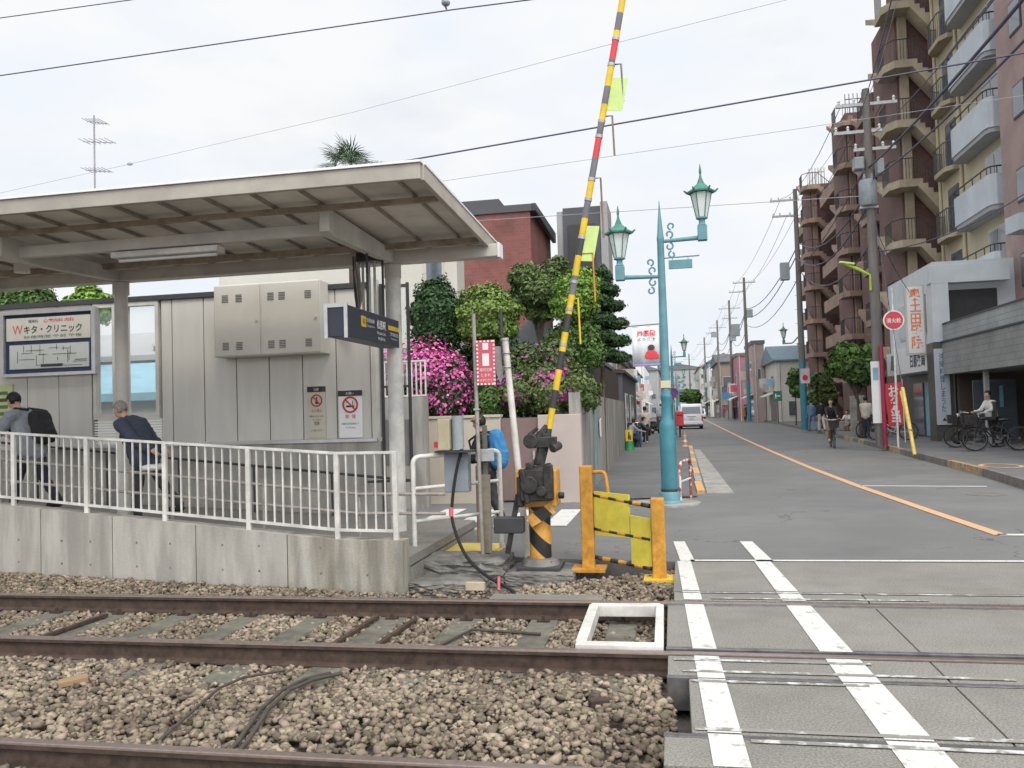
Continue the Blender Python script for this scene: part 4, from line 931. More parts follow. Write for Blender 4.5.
# raised arm
A0, A1 = Vector((-1.26, 8.36, 1.30)), Vector((-.26, 8.5, 6.25))
machine = t
t = MB().cyl(A0, A1, .030, n=12).build('barrier_arm', 'galv', machine, smooth=True)
bands = [(0, 14, 'yellow'), (14, 32, 'sgrey'), (32, 40, 'yellow'), (40, 61, 'brightred'), (61, 67, 'sgrey'), (67, 88, 'yellow'), (88, 106, 'sgrey'), (106, 125, 'yellow'), (125, 138, 'sgrey'), (138, 160, 'brightred'), (160, 181, 'sgrey'), (181, 201, 'yellow'),
         (201, 220, 'sgrey'), (220, 239, 'yellow'), (239, 257, 'dark'), (257, 277, 'yellow'), (277, 296, 'sgrey'), (296, 315, 'yellow'), (315, 333, 'dark'), (333, 352, 'yellow'), (352, 370, 'dark'), (370, 390, 'yellow'), (390, 408, 'dark'), (408, 428, 'yellow'), (428, 436, 'dark')]
M['sgrey'] = mat('faded_black_band', (.16, .16, .17), .6, .1, 8)
def armpt(y):
    z = 5.78 - y * (5.78 - 1.35) / 432; s = (z - A0.z) / (A1.z - A0.z); return A0.lerp(A1, s)
for (y0, y1, mm) in bands:
    a, b = armpt(y0), armpt(y1)
    if y0 == 0: a = A1
    MB().cyl(b, a, .034, .034, n=14, cap=False).build({'yellow': 'yellow_band', 'sgrey': 'faded_band', 'dark': 'black_band', 'brightred': 'red_band'}[mm], mm, t, smooth='all')
for y in (40, 66, 123, 138, 181, 201, 239, 283, 310, 345): MB().cyl(armpt(y+1.5), armpt(y-1.5), .039, n=14).build('band_clip', 'galv', t, smooth=True)
for y, dx, y2, mm in [(66, .10, 104, 'steel'), (118, .10, 158, 'brownpipe'), (180, .09, 240, 'brownpipe'), (255, .14, 304, 'amber'), (300, .07, 345, 'yellow')]:
    p = armpt(y); q = armpt(y2)
    MB().tube([p, p + Vector((dx, 0, 0)), p + Vector((dx + .01, 0, -(p.z - q.z)))], .010, 6).build('hanging_rod', 'dark' if False else mm, t)
for (y0, y1, x0, x1) in [(79, 112, .03, .19), (227, 262, .03, .16)]:
    a, b = armpt(y0), armpt(y1); ux = Vector((1, 0, -.1))
    MB().ext([a + ux*x0, a + ux*x1, b + ux*x1, b + ux*x0], (0, .006, 0)).build('reflector_plate', 'limeplate', t)

# amber guard fence by the road edge
t = thing('guard_fence', (-.5, 8.35, -.05), 'amber guard fence with two posts and yellow boards by the road edge', 'fence')
MB().box(-.96, -.83, 8.44, 8.57, -.05, 1.0).build('post', 'amber', t, bevel=.012)
MB().box(-.245, -.115, 8.10, 8.23, -.08, .70).build('post', 'amber', t, bevel=.012)
MB().box(-1.06, -.72, 8.35, 8.65, -.06, -.03).build('base_plate', 'amber', t); MB().box(-.33, -.03, 8.02, 8.30, -.09, -.06).build('base_plate', 'yellow', t)
def seg_tube(p0, p1, nm, n=7, r=.022):
    q = MB(); p0, p1 = Vector(p0), Vector(p1)
    for k in range(n): q.cur = k % 2; q.cyl(p0.lerp(p1, k/n), p0.lerp(p1, (k+1)/n), r, n=12, cap=(k in (0, n-1)))
    q.build(nm, ['black', 'amber'], t, smooth='all')
for z0, z1 in ((.70, .62), (.36, .30), (.07, 0.02)): seg_tube((-.825, 8.50, z0), (-.25, 8.165, z1), 'crossbar')
q = MB(); q.tube(bent([(-.83, 8.5, .93), (-.70, 8.45, .94), (-.66, 8.42, .66)], .05), .02, 10); q.build('bent_pipe', 'amber', t, smooth=True)
MB().ext([(-.82, 8.478, .30), (-.46, 8.268, .30), (-.46, 8.268, .72), (-.82, 8.478, .74)], (.012, .02, 0)).build('yellow_board', 'yellowgreen', t)
MB().ext([(-.45, 8.262, .04), (-.25, 8.146, .04), (-.25, 8.146, .50), (-.45, 8.262, .52)], (.012, .02, 0)).build('yellow_board', 'yellowgreen', t)

# ================================================================== GARDEN BEHIND THE STATION
t = thing('garden_wall', (-4, 14.35, 0), 'beige rendered garden wall behind the blue backpack walker', 'wall')
MB().box(-9.5, -2.98, 14.25, 14.45, -.1, 1.50).build('wall_face', 'gardenwall', t, bevel=.01)
MB().box(-9.5, -2.97, 14.22, 14.48, 1.502, 1.55).build('coping', 'gardenwall', t, bevel=.006)
t = thing('garden_gate', (-2.65, 14.4, 0), 'plain mauve metal gate panel in the garden wall behind the leaning pole', 'gate')
MB().box(-2.975, -2.32, 14.33, 14.38, .04, 1.48).build('gate_leaf', 'mauvedoor', t)
MB().box(-2.42, -2.38, 14.28, 14.33, .75, .9).build('handle', 'alu', t)
t = thing('corner_wall', (-1.95, 14.4, 0), 'pale pinkish corner wall between the mauve gate and the street', 'wall')
MB().box(-2.315, -1.57, 14.27, 14.5, -.1, 1.52).build('wall_face', 'pinkwall', t, bevel=.01)
t = thing('street_wall', (-1.7, 22, 0), 'grey rain streaked concrete wall running along the left pavement', 'wall')
mb = MB()
for k in range(9):
    y0, y1 = 14.51 + k*2.0, 14.51 + k*2.0 + 1.985
    xa, xb = lerp(-1.59, -1.86, k/9), lerp(-1.59, -1.86, (k+1)/9)
    mb.add([(xa, y0, -.1), (xa-.2, y0, -.1), (xb-.2, y1, -.1), (xb, y1, -.1), (xa, y0, 1.9), (xa-.2, y0, 1.9), (xb-.2, y1, 1.9), (xb, y1, 1.9)], [(0,1,2,3),(7,6,5,4),(4,5,1,0),(5,6,2,1),(6,7,3,2),(7,4,0,3)])
mb.build('wall_panels', 'greywall', t)
for z in (1.2,): MB().cyl((-1.63, 17.6, .0), (-1.63, 17.6, 1.8), .03, n=8).build('drain_pipe', 'teal_light', t, smooth=True)
MB().ext([(-1.62, 18.6, 1.35), (-1.62, 18.95, 1.4), (-1.62, 18.9, .95), (-1.62, 18.65, 1.0)], (.01, 0, 0)).build('paper_notice', 'white', t)
t = thing('timber_fence', (-2.2, 26, 0), 'tall dark timber slat fence above the streaked wall', 'fence')
mb = MB(); y = 20.5
while y < 33: mb.box(-2.12, -2.08, y, y+.13, 1.2, 2.95); y += .17
mb.build('fence_slats', 'darkwood', t)
MB().box(-2.18, -2.125, 20.5, 33, 2.2, 2.3).build('fence_rail', 'darkwood', t)
def house(x0, x1, y0, y1, h, label, wall='wallcream', roof='rooftile', rh=1.2, wins=(), ridge='y', flat=False, eave=.35, cat='house', name='house', winmat='glass', facade='-x'):
    t = thing(name, ((x0+x1)/2, (y0+y1)/2, 0), label, cat)
    MB().box(x0, x1, y0, y1, -.1, h).build('wall', wall, t)
    if flat:
        mb = MB(); mb.box(x0-.1, x1+.1, y0-.1, y1+.1, h+.002, h+.35); mb.build('parapet', roof, t)
    else:
        a, b, c, d = x0-eave, x1+eave, y0-eave, y1+eave; mb = MB()
        if ridge == 'y':
            xm = (x0+x1)/2
            mb.ext([(a, c, h), (b, c, h), (b, c, h+.12), (xm, c, h+rh), (a, c, h+.12)], (0, d-c, 0))
        else:
            ym = (y0+y1)/2
            mb.ext([(a, c, h), (a, d, h), (a, d, h+.12), (a, ym, h+rh), (a, c, h+.12)], (b-a, 0, 0))
        mb.build('roof', roof, t)
    for (face, u0, u1, z0, z1) in wins:
        if face == '-x': B = (x0-.04, x0+.02, u0, u1, z0, z1); P = (x0-.05, x0-.041, u0+.06, u1-.06, z0+.06, z1-.06)
        elif face == '+x': B = (x1-.02, x1+.04, u0, u1, z0, z1); P = (x1+.041, x1+.05, u0+.06, u1-.06, z0+.06, z1-.06)
        else: B = (u0, u1, y0-.04, y0+.02, z0, z1); P = (u0+.06, u1-.06, y0-.05, y0-.041, z0+.06, z1-.06)
        w = MB().box(*B).build('window', 'offwhite', t); MB().box(*P).build('pane', winmat, w)
    if y0 > 48 and cat == 'house' and abs(x0) < 20:
        g = random.Random(int(x0*7+y0)); sx = x0 if x0 > 0 else x1; sg = -1 if x0 > 0 else 1
        cols = ['white', 'offwhite', 'pinkred', 'ltblue', 'verdigris', 'offwhite', 'galv', 'wallcream', 'wallgrey']
        MB().ext([(sx+sg*.003, y0+.4, 2.9), (sx+sg*.9, y0+.4, 2.5), (sx+sg*.9, y0+.4, 2.42), (sx+sg*.003, y0+.4, 2.78)], (0, (y1-y0)*.6, 0)).build('awning', g.choice(cols[:5]), t)
        MB().box(min(sx, sx+sg*.003), max(sx, sx+sg*.006)+.0, y0+.5, y0+(y1-y0)*.55, .1, 2.3).build('shop_front', 'glass', t)
        for k in range(3):
            yy = y0 + (y1-y0)*(.15+.3*k); zz = g.uniform(3.1, h-2.0) if h > 5.2 else 3.0; hh = g.uniform(.5, 1.3)
            MB().box(min(sx+sg*.05, sx+sg*.75), max(sx+sg*.05, sx+sg*.75), yy, yy+.12, zz, zz+hh).build('shop_board', g.choice(cols), t)
            MB().box(min(sx+sg*.01, sx+sg*.35), max(sx+sg*.01, sx+sg*.35), yy+.9, yy+1.7, 2.95+.01*k, 3.5).build('air_conditioner', 'wallcream', t)
        fx0 = x0 + .3
        while fx0 + 1.2 < x1:
            zz = 1.0
            while zz + 1.3 < h:
                if g.random() < .55:
                    w = MB().box(fx0, fx0+1.0, y0-.05, y0-.003, zz, zz+1.1).build('window', 'alu', t); MB().box(fx0+.07, fx0+.93, y0-.062, y0-.051, zz+.07, zz+1.03).build('pane', 'glass', w)
                zz += 2.7
            fx0 += 1.9
        MB().cyl((sx-sg*.25, y0-.08, 0), (sx-sg*.25, y0-.08, h), .05, n=6).build('drain_pipe', 'offwhite', t)
        if flat and x1-x0 > 4:
            for k in range(2): MB().box(x0+.8+k*1.5, x0+1.5+k*1.5, y0+1, y0+1.6, h+.002, h+1.0).build('roof_unit', 'galv', t)
    return t
house(-4.6, -2.35, 21.5, 31, 3.05, 'dark roofed low house behind the flowering shrubs', 'walldark', 'rooftile', 1.0, ridge='y', eave=.25)
house(-14, -6.2, 24, 24.9, 6.9, 'white house behind the station canopy with a boxed window', 'wallcream', 'rooftile', 1.0, wins=[('-y', -7.2, -6.6, 5.2, 6.4)], flat=True)
t = house(-14, -6.55, 40, 47, 11.5, 'red brick building with a dark flat roof edge behind the garden', 'brick_red', 'walldark', flat=True, cat='building', name='brick_building')
MB().box(-14, -8.3, 41, 46, 11.86, 12.5).build('roof_room', 'walldark', t)
MB().ext([(-6.44, 39.9, 11.86), (-6.44, 47.1, 11.86), (-6.44, 47.1, 11.3), (-6.44, 39.9, 11.5)], (.2, 0, 0)).build('roof_edge', 'dark', t)
t = thing('dark_tower', (-4.4, 46, 0), 'charcoal panelled tower block with a lighter edge behind the trees', 'building')
MB().box(-5.55, -3.5, 45, 48, 0, 12.75).build('wall', 'walldark', t); MB().box(-3.49, -3.1, 44.9, 48, 0, 12.95).build('light_pier', 'wallgrey', t); MB().box(-5.9, -5.56, 45.1, 48, 0, 12.6).build('light_pier', 'wallgrey', t)
mb = MB(); mb.box(-5.3, -3.8, 44.95, 44.99, 9, 11.8); mb.build('louvre_panel', 'dark', t)
t = thing('blue_shed', (-9, 14, 0), 'pale blue roofed shed seen through the station windows', 'shed')
MB().box(-13.5, -8.6, 13.2, 16, 0, 2.0).build('wall', 'wallcream', t)
MB().ext([(-13.6, 13.0, 1.98), (-13.6, 16.2, 1.98), (-13.6, 16.2, 2.9), (-13.6, 13.0, 2.12)], (5.1, 0, 0)).build('roof', 'ltblue', t)
t = house(-16, -9.4, 17, 21, 3.0, 'grey house wall seen through the station windows', 'ltblue', 'wallgrey', .9, wins=[('-y', -11.6, -10.9, 2.4, 3.4)], ridge='x')
# railing on the garden wall, utility bits below it
t = thing('garden_railing', (-5, 13.6, 1.5), 'short white vertical bar railing in front of the azaleas', 'railing')
a, b = AY(371, 362, 13.6), AY(425, 360, 13.6); zb = AY(400, 397, 13.6).z
q = MB(); q.box(a.x, b.x, 13.58, 13.62, a.z-.03, a.z); q.build('top_rail', 'white_metal', t); q = MB(); q.box(a.x, b.x, 13.58, 13.62, zb, zb+.03); q.build('bottom_rail', 'white_metal', t)
q = MB()
for k in range(13): x = lerp(a.x, b.x, k/12); q.box(x-.011, x+.011, 13.585, 13.615, zb, a.z)
q.build('balusters', 'white_metal', t)
t = thing('planter_wall', (-5, 13.8, 0), 'dark concrete block wall below the short white railing', 'wall')
MB().box(-6.8, b.x-.02, 13.5, 13.8, -.1, zb-.01).build('wall_face', 'greywall', t)

# shrubs and trees
plant('round_shrub', (-4.9, 17, 1.4), 'dark green clipped round shrub beside the white house', 'shrub', [(-4.88, 17, 3.65, .56, .5, .74)] + blobby((-4.88, 17, 3.65), (.42, .34, .5), 7, .3, 1.0, 1), 9000, .075, 'leaf_dark', (2.9, .07), core=.85, group='garden shrubs and trees', surf=.8)
plant('round_shrub', (-3.8, 17, 1.4), 'light green clipped round shrub above the red crossing sign', 'shrub', [(-3.8, 17, 3.6, .70, .55, .60)] + blobby((-3.8, 17, 3.62), (.55, .4, .42), 8, .32, .95, 2), 11000, .08, 'leaf_fresh', (2.9, .07), core=.84, group='garden shrubs and trees', surf=.8)
az = [(-4.85, 15.7, 2.2, .85, .5, .72), (-5.6, 15.6, 2.2, .7, .5, .65), (-4.35, 15.5, 2.0, .55, .4, .66), (-4.1, 15.4, 2.15, .3, .3, .45)] + blobby((-4.85, 15.6, 2.35), (.85, .4, .45), 9, .36, .85, 3) + blobby((-6.1, 15.4, 2.55), (.7, .4, .25), 7, .42, .8, 9)
plant('azalea_bush', (-5.2, 15.6, 1.2), 'large azalea covered in magenta flowers behind the canopy post', 'shrub', az, 9000, .07, 'leaf_dark', (2.0, .05), [( [(b[0], b[1]-.02, b[2]+.04, b[3]*1.04, b[4]*1.04, b[5]*1.04) for b in az], 4300, .085, 'flower_pink'), ([(b[0], b[1]-.03, b[2]+.14, b[3], b[4], b[5]) for b in az], 1900, .085, 'flower_pale')], core=.85, group='garden shrubs and trees', surf=.8, part='foliage', tn='stem')
sh = blobby((-2.5, 15.9, 2.35), (.95, .5, .55), 16, .42, .9, 5)
plant('azalea_bush', (-2.5, 16, 1.2), 'spreading shrub with purple flowers spilling over the corner wall', 'shrub', sh + [(-1.75, 14.9, 1.95, .38, .35, .42), (-2.2, 14.8, 1.9, .4, .3, .35), (-2.7, 14.9, 1.9, .4, .3, .3), (-1.62, 15.4, 1.9, .3, .4, .35)], 17000, .075, 'leaf_olive', (2.0, .06),
      [([(-2.95, 15.2, 2.05, .3, .25, .2), (-2.2, 14.75, 2.05, .28, .15, .22), (-2.6, 14.9, 1.9, .22, .2, .12), (-1.95, 14.8, 2.2, .16, .15, .15), (-2.9, 15.1, 1.75, .2, .2, .1)], 1300, .085, 'flower_purple'), (sh, 420, .08, 'flower_purple'), ([(-2.0, 14.75, 1.88, .3, .2, .16), (-2.75, 14.85, 1.86, .3, .2, .16)], 420, .085, 'flower_purple')], core=.8, group='garden shrubs and trees', surf=.7, part='foliage', tn='stem')
plant('low_shrub', (-3.9, 15.2, 1.2), 'fresh green low shrub at the foot of the magenta azalea', 'shrub', blobby((-3.35, 15.2, 1.72), (.55, .3, .2), 8, .28, .9, 6), 5000, .07, 'leaf_mid', (1.5, .04), core=.75, group='garden shrubs and trees', part='foliage', tn='stem')
plant('hedge', (-3.7, 18.3, 0), 'dark hedge filling the gap under the light round shrub', 'hedge', [(-3.9, 18.3, 2.3, .9, .4, .9), (-3.1, 18.2, 2.3, .7, .4, .8), (-4.9, 18.4, 2.3, .8, .4, .9)], 8000, .09, 'leaf_dark', (1.8, .05), core=.9, surf=.85, part='foliage', tn='stem', group='garden shrubs and trees')
plant('dark_pine', (-3.1, 20, 1), 'olive dark feathery tree rising in front of the brick building', 'tree', blobby((-3.15, 20, 4.55), (.72, .6, .85), 20, .33, .8, 7) + blobby((-2.6, 20.3, 5.0), (.35, .4, .4), 7, .26, .8, 17), 16000, .075, 'leaf_olive', (4.3, .09), group='garden shrubs and trees', surf=.3, elong=2.3, tn='trunk')
plant('bright_tree', (-1.95, 18.5, 1), 'bright green rounded tree crossing behind the barrier arm', 'tree', blobby((-2.0, 18.4, 4.1), (.45, .4, .55), 12, .34, .9, 8), 11000, .075, 'leaf_bright', (3.7, .07), core=.6, group='garden shrubs and trees', surf=.6)
cp = []
for k, z in enumerate([2.9, 3.3, 3.75, 4.2, 4.6, 4.95]):
    w = [.55, .6, .55, .48, .36, .22][k]; cp += [(-1.62+w*.5, 21, z, w*.62, .4, .15), (-1.85-w*.3, 21.2, z+.15, w*.6, .4, .15), (-1.6, 20.8, z+.1, w*.5, .4, .17)]
plant('layered_pine', (-1.75, 21, 0), 'dark pine with flat layered branches nearest the street banner', 'tree', cp, 11000, .07, 'leaf_dark', (4.8, .08), group='garden shrubs and trees', surf=.3, elong=2.2)
plant('mixed_tree', (-2.2, 19, 1), 'mid green tree filling the space under the bright rounded tree', 'tree', blobby((-2.15, 18.6, 3.05), (.75, .5, .5), 13, .38, .9, 11), 11000, .08, 'leaf_mid', (2.8, .07), core=.75, group='garden shrubs and trees', surf=.6)
plant('wall_creeper', (-1.6, 17, 1.6), 'light green creeper hanging over the top of the streaked wall', 'plant', [(-1.66, 15.6, 1.85, .16, .5, .26), (-1.68, 16.6, 1.95, .18, .5, .22), (-1.7, 17.3, 1.75, .14, .3, .25)], 1800, .07, 'leaf_mid', part='foliage')
mb = MB(); mb.tube([(-3.2, 15.8, 1.2), (-3.22, 15.8, 3.6)], .035, 8); o = mb.build('garden_post', 'dark', smooth=True); own(o, 'slim dark post standing among the shrubs left of the barrier arm', 'post')
# palm and antenna above the canopy
t = thing('palm_tree', (-7.95, 20.2, 0), 'fan palm whose crown shows above the canopy roof', 'palm tree')
MB().tube([(-7.95, 20.2, 0), (-7.97, 20.2, 4), (-7.95, 20.2, 8.0)], [.16, .13, .12], 10).build('trunk', 'bark', t, smooth=True)
g = np.random.default_rng(5); V = []; F = []
for k in range(30):
    az_, el = g.uniform(0, 2*math.pi), g.uniform(-.35, 1.25); d = Vector((math.cos(az_)*math.cos(el), math.sin(az_)*math.cos(el), math.sin(el)))
    c0 = Vector((-7.95, 20.2, 8.02)); stem = c0 + d * g.uniform(.25, .5)
    sdv = d.cross(Vector((0, 0, 1))).normalized(); upv = sdv.cross(d)
    n = len(V); V += [c0 + sdv*.008, c0 - sdv*.008, stem - sdv*.008, stem + sdv*.008]; F.append((n, n+1, n+2, n+3))
    for j in range(15):
        a = (j - 7) / 7 * 1.5; e = d*math.cos(a) + sdv*math.sin(a); Ln = .60 * (1 - .18*abs(a)) * g.uniform(.85, 1.1)
        tip = stem + e*Ln + Vector((0, 0, -.10*Ln*(1+abs(a)))); mid = stem + e*Ln*.55 + upv*.02; w = e.cross(upv).normalized()*.014
        n = len(V); V += [stem, mid + w, tip, mid - w]; F.append((n, n+1, n+2, n+3))
np_mesh('crown', np.array([tuple(v) for v in V]), np.array(F), 'leaf_palm', t)
t = thing('tv_antenna', (-15.3, 20, 0), 'thin rooftop television antenna mast above the canopy at left', 'antenna')
MB().cyl((-15.33, 20, 4.5), (-15.33, 20, 10.1), .022, n=6).build('mast', 'wire_light', t)
for z, l_ in [(9.95, .45), (9.4, .75), (8.6, .6)]:
    mb = MB(); mb.cyl((-15.33-l_*.45, 20, z), (-15.33+l_*.75, 20.1, z-.08), .012, n=5)
    for k in range(6): x = -15.33 - l_*.4 + k*l_*.21; mb.cyl((x, 19.75, z-.01*k), (x, 20.25, z-.01*k), .008, n=4)
    mb.build('antenna_element', 'wire_light', t)
for k, (x, y, r_, m_, lab) in enumerate([(-16.2, 17.5, 1.0, 'leaf_mid', 'green treetops above the notice board at far left'), (-12.2, 15.5, .7, 'leaf_bright', 'bright green treetop above the wall beside the second canopy post')]):
    z = AY([25, 92][k], 292, y).z
    x = AY([25, 92][k], 292, y).x
    plant('garden_tree', (x, y, 0), lab, 'tree', blobby((x, y, z-.35), (r_*.75, r_*.5, .45), 9, r_*.42, .9, 30+k), 6000, .1, m_, (z-.6, .09), core=.7)

# ================================================================== STREET LAMPS
def scroll(mb, c, s, sx_):
    """little wrought curl above/below an arm"""
    for sg in (1, -1):
        for (ox, oz, r0, a0, a1, dr) in ((.085, .10, .062, -1.4, 4.0, -1), (.12, .235, .058, 4.6, -1.2, 1)):
            pts = []
            for k in range(20):
                f = k/19; a = a0 + (a1-a0)*f; rr = r0*(1 - .45*f)
                pts.append((c[0] + sx_*(ox + rr*math.cos(a)), c[1], c[2] + sg*(oz + rr*math.sin(a))))
            mb.tube(pts, .015, 6)
def lantern(parent, c, m_='teal_light'):
    x, y, z = c
    q = MB(); q.box(x-.075, x+.075, y-.075, y+.075, z-.04, z+.20); q.lathe([(.085, .205), (.055, .24), (.05, .30), (.10, .315), (.10, .34)], (x, y, z), 6)
    q = q.build('lantern_base', m_, parent, bevel=.008)
    MB().lathe([(.085, .345), (.165, .735)], (x, y, z), 6).build('lantern_glass', 'lampglass', q)
    for k in range(6):
        a = k*math.pi/3; MB().cyl((x+.087*math.cos(a), y+.087*math.sin(a), z+.345), (x+.168*math.cos(a), y+.168*math.sin(a), z+.735), .009, n=5).build('glazing_bar', 'verdigris', q)
    r_ = MB(); r_.lathe([(.235, .74), (.24, .765), (.15, .82), (.06, .90), (.022, 1.0), (.014, 1.05), (.022, 1.09), (.02, 1.12), (.004, 1.22)], (x, y, z), 6)
    for k in range(6):
        a = k*math.pi/3; r_.cyl((x+.22*math.cos(a), y+.22*math.sin(a), z+.755), (x+.275*math.cos(a), y+.275*math.sin(a), z+.80), .022, .012, n=6)
    r_.build('lantern_roof', 'verdigris', q)
def street_lamp(x, y, z0, label, banner=True, full=True):
    t = thing('street_lamp', (x, y, z0), label, 'street lamp', 'teal twin lantern street lamps')
    MB().lathe([(.20, 0), (.20, .02), (.165, .05), (.165, .17), (.15, .19)], (x, y, z0), 20).build('base', 'teal_light', t, smooth=True)
    MB().lathe([(.137, .19), (.137, .235)], (x, y, z0), 20).build('base_ring', 'dark', t)
    MB().lathe([(.130, .236), (.130, 1.25), (.122, 1.32), (.086, 1.38), (.083, 1.7), (.09, 1.72), (.09, 1.76), (.077, 1.78)], (x, y, z0), 20).build('lower_column', 'teal', t, smooth=True)
    MB().lathe([(.076, 1.781), (.063, 3.4), (.055, 4.3), (.06, 4.32), (.06, 4.36), (.052, 4.40), (.004, 4.98)], (x, y, z0), 16).build('upper_column', 'teal_light', t, smooth=True)
    for s, za in ((1, 4.30), (-1, 3.72)):
        q = MB(); q.cyl((x+s*.05, y, z0+za), (x+s*.62, y, z0+za+.02), .03, .04, n=10); scroll(q, (x+s*.06, y, z0+za+.01), .13, s)
        a = q.build('lamp_arm', 'teal_light', t, smooth=True); lantern(t, (x+s*.68, y, z0+za+.01))
    q = MB().cyl((x+.05, y, z0+4.02), (x+.62, y, z0+4.03), .012, n=8).build('plate_rod', 'teal_light', t)
    q2 = MB(); q2.box(x+.12, x+.50, y-.012, y+.012, z0+3.83, z0+3.98); q2.box(x+.18, x+.19, y-.005, y+.005, z0+3.98, z0+4.02); q2.box(x+.43, x+.44, y-.005, y+.005, z0+3.98, z0+4.02); q2.build('name_plate', 'teal_light', t, bevel=.01)
    return t
L0 = street_lamp(-.1, 13.84, .02, 'nearest tall teal street lamp with two lanterns and a banner')
MB().lathe([(.55, 0), (.55, .03)], (-.15, 13.9, 0), 28).build('lamp_apron', 'kerb', L0)
MB().box(-.178, -.02, 13.755, 13.92, 1.90, 2.02).build('pole_sticker', mat('sticker_cream', (.55, .55, .35), .6), L0)
t = thing('street_banner', (-.4, 13.84, 2.27), 'white and red shopping street banner hanging from the nearest teal lamp', 'banner', None)
MB().cyl((-.15, 13.84, 2.96), (-.78, 13.84, 2.94), .010, n=8).build('banner_rod', 'brownpipe', t)
b_ = MB(); g = [(-.62 + k*.046, 13.84 + .012*math.sin(k*1.3)) for k in range(11)]
vs = [(x, y, 2.93) for x, y in g] + [(x, y+.01*math.sin(i), 2.27) for i, (x, y) in enumerate(g)]
b_.add(vs, [(k, k+1, 12+k, 11+k) for k in range(10)]); b_ = b_.build('banner_cloth', mat('banner_white', (.66, .68, .70), .7, .04, 5), t, smooth='all')
sm = b_.modifiers.new('thick', 'SOLIDIFY'); sm.thickness = .004
text('商店街', (-.385, 13.818, 2.82), (1,0,0), (0,0,1), .105, 'brightred', t, .30, bold=.03)
text('ようこそ', (-.385, 13.818, 2.715), (1,0,0), (0,0,1), .045, 'navy', t, .30, bold=.01)
mb = MB(); mb.ell((-.31, 13.822, 2.46), (.10, .004, .075)); mb.ell((-.38, 13.822, 2.43), (.045, .004, .04)); mb.ell((-.23, 13.822, 2.43), (.04, .004, .05)); mb.build('red_emblem', 'brightred', t)
mb = MB(); mb.ell((-.31, 13.8215, 2.575), (.055, .004, .05)); mb.build('dark_emblem', 'dark', t)
MB().box(-.60, -.17, 13.816, 13.82, 2.285, 2.31).build('lower_band', mat('banner_violet', (.35, .30, .60), .6), t)
for k, yy in enumerate((45, 76, 107, 138)):
    c = copy_tree(L0, (.03 + .35*k, yy, .02), label=['second teal twin lantern lamp, just beyond the nearest one', 'third teal twin lantern lamp down the left pavement', 'fourth teal twin lantern lamp down the left pavement', 'farthest teal twin lantern lamp down the left pavement'][k])
    for ch in list(c.children):
        if ch.name.startswith(('pole_sticker', 'lamp_apron')): bpy.data.objects.remove(ch)

# small things on the left pavement
t = thing('hoop_barrier', (.15, 14.4, 0), 'red and white hoop barrier beside the foot of the nearest lamp', 'barrier')
hp = bent([(.07, 14.02, 0), (.07, 14.02, .66), (.26, 14.75, .68), (.26, 14.75, 0)], .18, 8)
for i in range(len(hp)-1): pass
MB().tube(hp, .026, 10).build('hoop', mat('rusty_red_hoop', (.30, .07, .05), .6, 0, 6, col2=(.62, .58, .55), thr=(.45, .5)), t, smooth=True)
MB().cyl((.07, 14.02, .34), (.26, 14.75, .35), .018).build('cross_bar', 'white_metal', t)
t = thing('post_box', (.32, 46, 0), 'red post box on a thin dark stand behind the nearest lamp', 'post box')
MB().box(.12, .56, 45.8, 46.15, .62, 1.42).build('box_body', 'brightred', t, bevel=.04); MB().cyl((.34, 46, 0), (.34, 46, .62), .05).build('stand', 'dark', t); MB().box(.2, .48, 45.785, 45.8, 1.2, 1.25).build('slot', 'black', t)
t = thing('no_parking_sign', (.02, 44, 0), 'round blue sign with red rim on the second teal lamp', 'sign')
p = AY(673, 393, 44)
q = MB(); q.cyl((p.x, 43.9, p.z), (p.x, 43.92, p.z), .27, n=24); q.build('sign_face', mat('sign_blue', (.03, .08, .35), .5), t); q = MB(); q.torus((p.x, 43.89, p.z), (0,1,0), .25, .03, 24, 6); q.obox((p.x-.18, 43.885, p.z+.18), (p.x+.18, 43.885, p.z-.18), .01, .05); q.build('red_rim', 'red', t)
MB().cyl((p.x, 44, 0), (p.x, 44, p.z+.3), .035).build('sign_post', 'galv', t)
t = thing('pavement_stand', (-1.75, 32.2, 0), 'green bucket stand with a yellow figure board by the wall', 'sign stand')
MB().lathe([(.17, 0), (.2, .02), (.13, .38)], (-1.68, 32.2, 0), 14).build('bucket', mat('stand_green', (.03, .25, .09), .5), t, smooth=True)
MB().box(-1.82, -1.55, 32.13, 32.16, .36, .80).build('figure_board', 'yellow', t, bevel=.01); q = MB(); q.box(-1.72, -1.66, 32.12, 32.129, .45, .66); q.ell((-1.69, 32.125, .7), (.03, .004, .03)); q.box(-1.65, -1.61, 32.1205, 32.129, .42, .6); q.build('figure_print', 'dark', t)
t = thing('street_pole', (-.0, 46.5, 0), 'thin white pole with orange base beyond the post box', 'pole')
for k, (x, y, lab) in enumerate([(.45, 34.5, 'nearer low orange and white kerb bollard'), (.5, 40, 'farther low orange and white kerb bollard')]):
    b_ = thing('bollard', (x, y, 0), lab, 'bollard', 'kerb bollards on the left'); MB().lathe([(.14, 0), (.14, .03), (.05, .08), (.05, .45)], (x, y, 0), 12).build('bollard_body', 'orange_paint', b_, smooth=True); MB().lathe([(.054, .2), (.054, .3)], (x, y, 0), 12).build('reflective_band', 'white', b_)
bpy.data.objects.remove(t)
t = thing('street_pole', (0, 45.2, 0), 'short white pole with a rounded top behind the post box', 'pole'); MB().tube([(.35, 49, 0), (.35, 49, 1.75)], .05, 8).build('pole_tube', 'white', t)

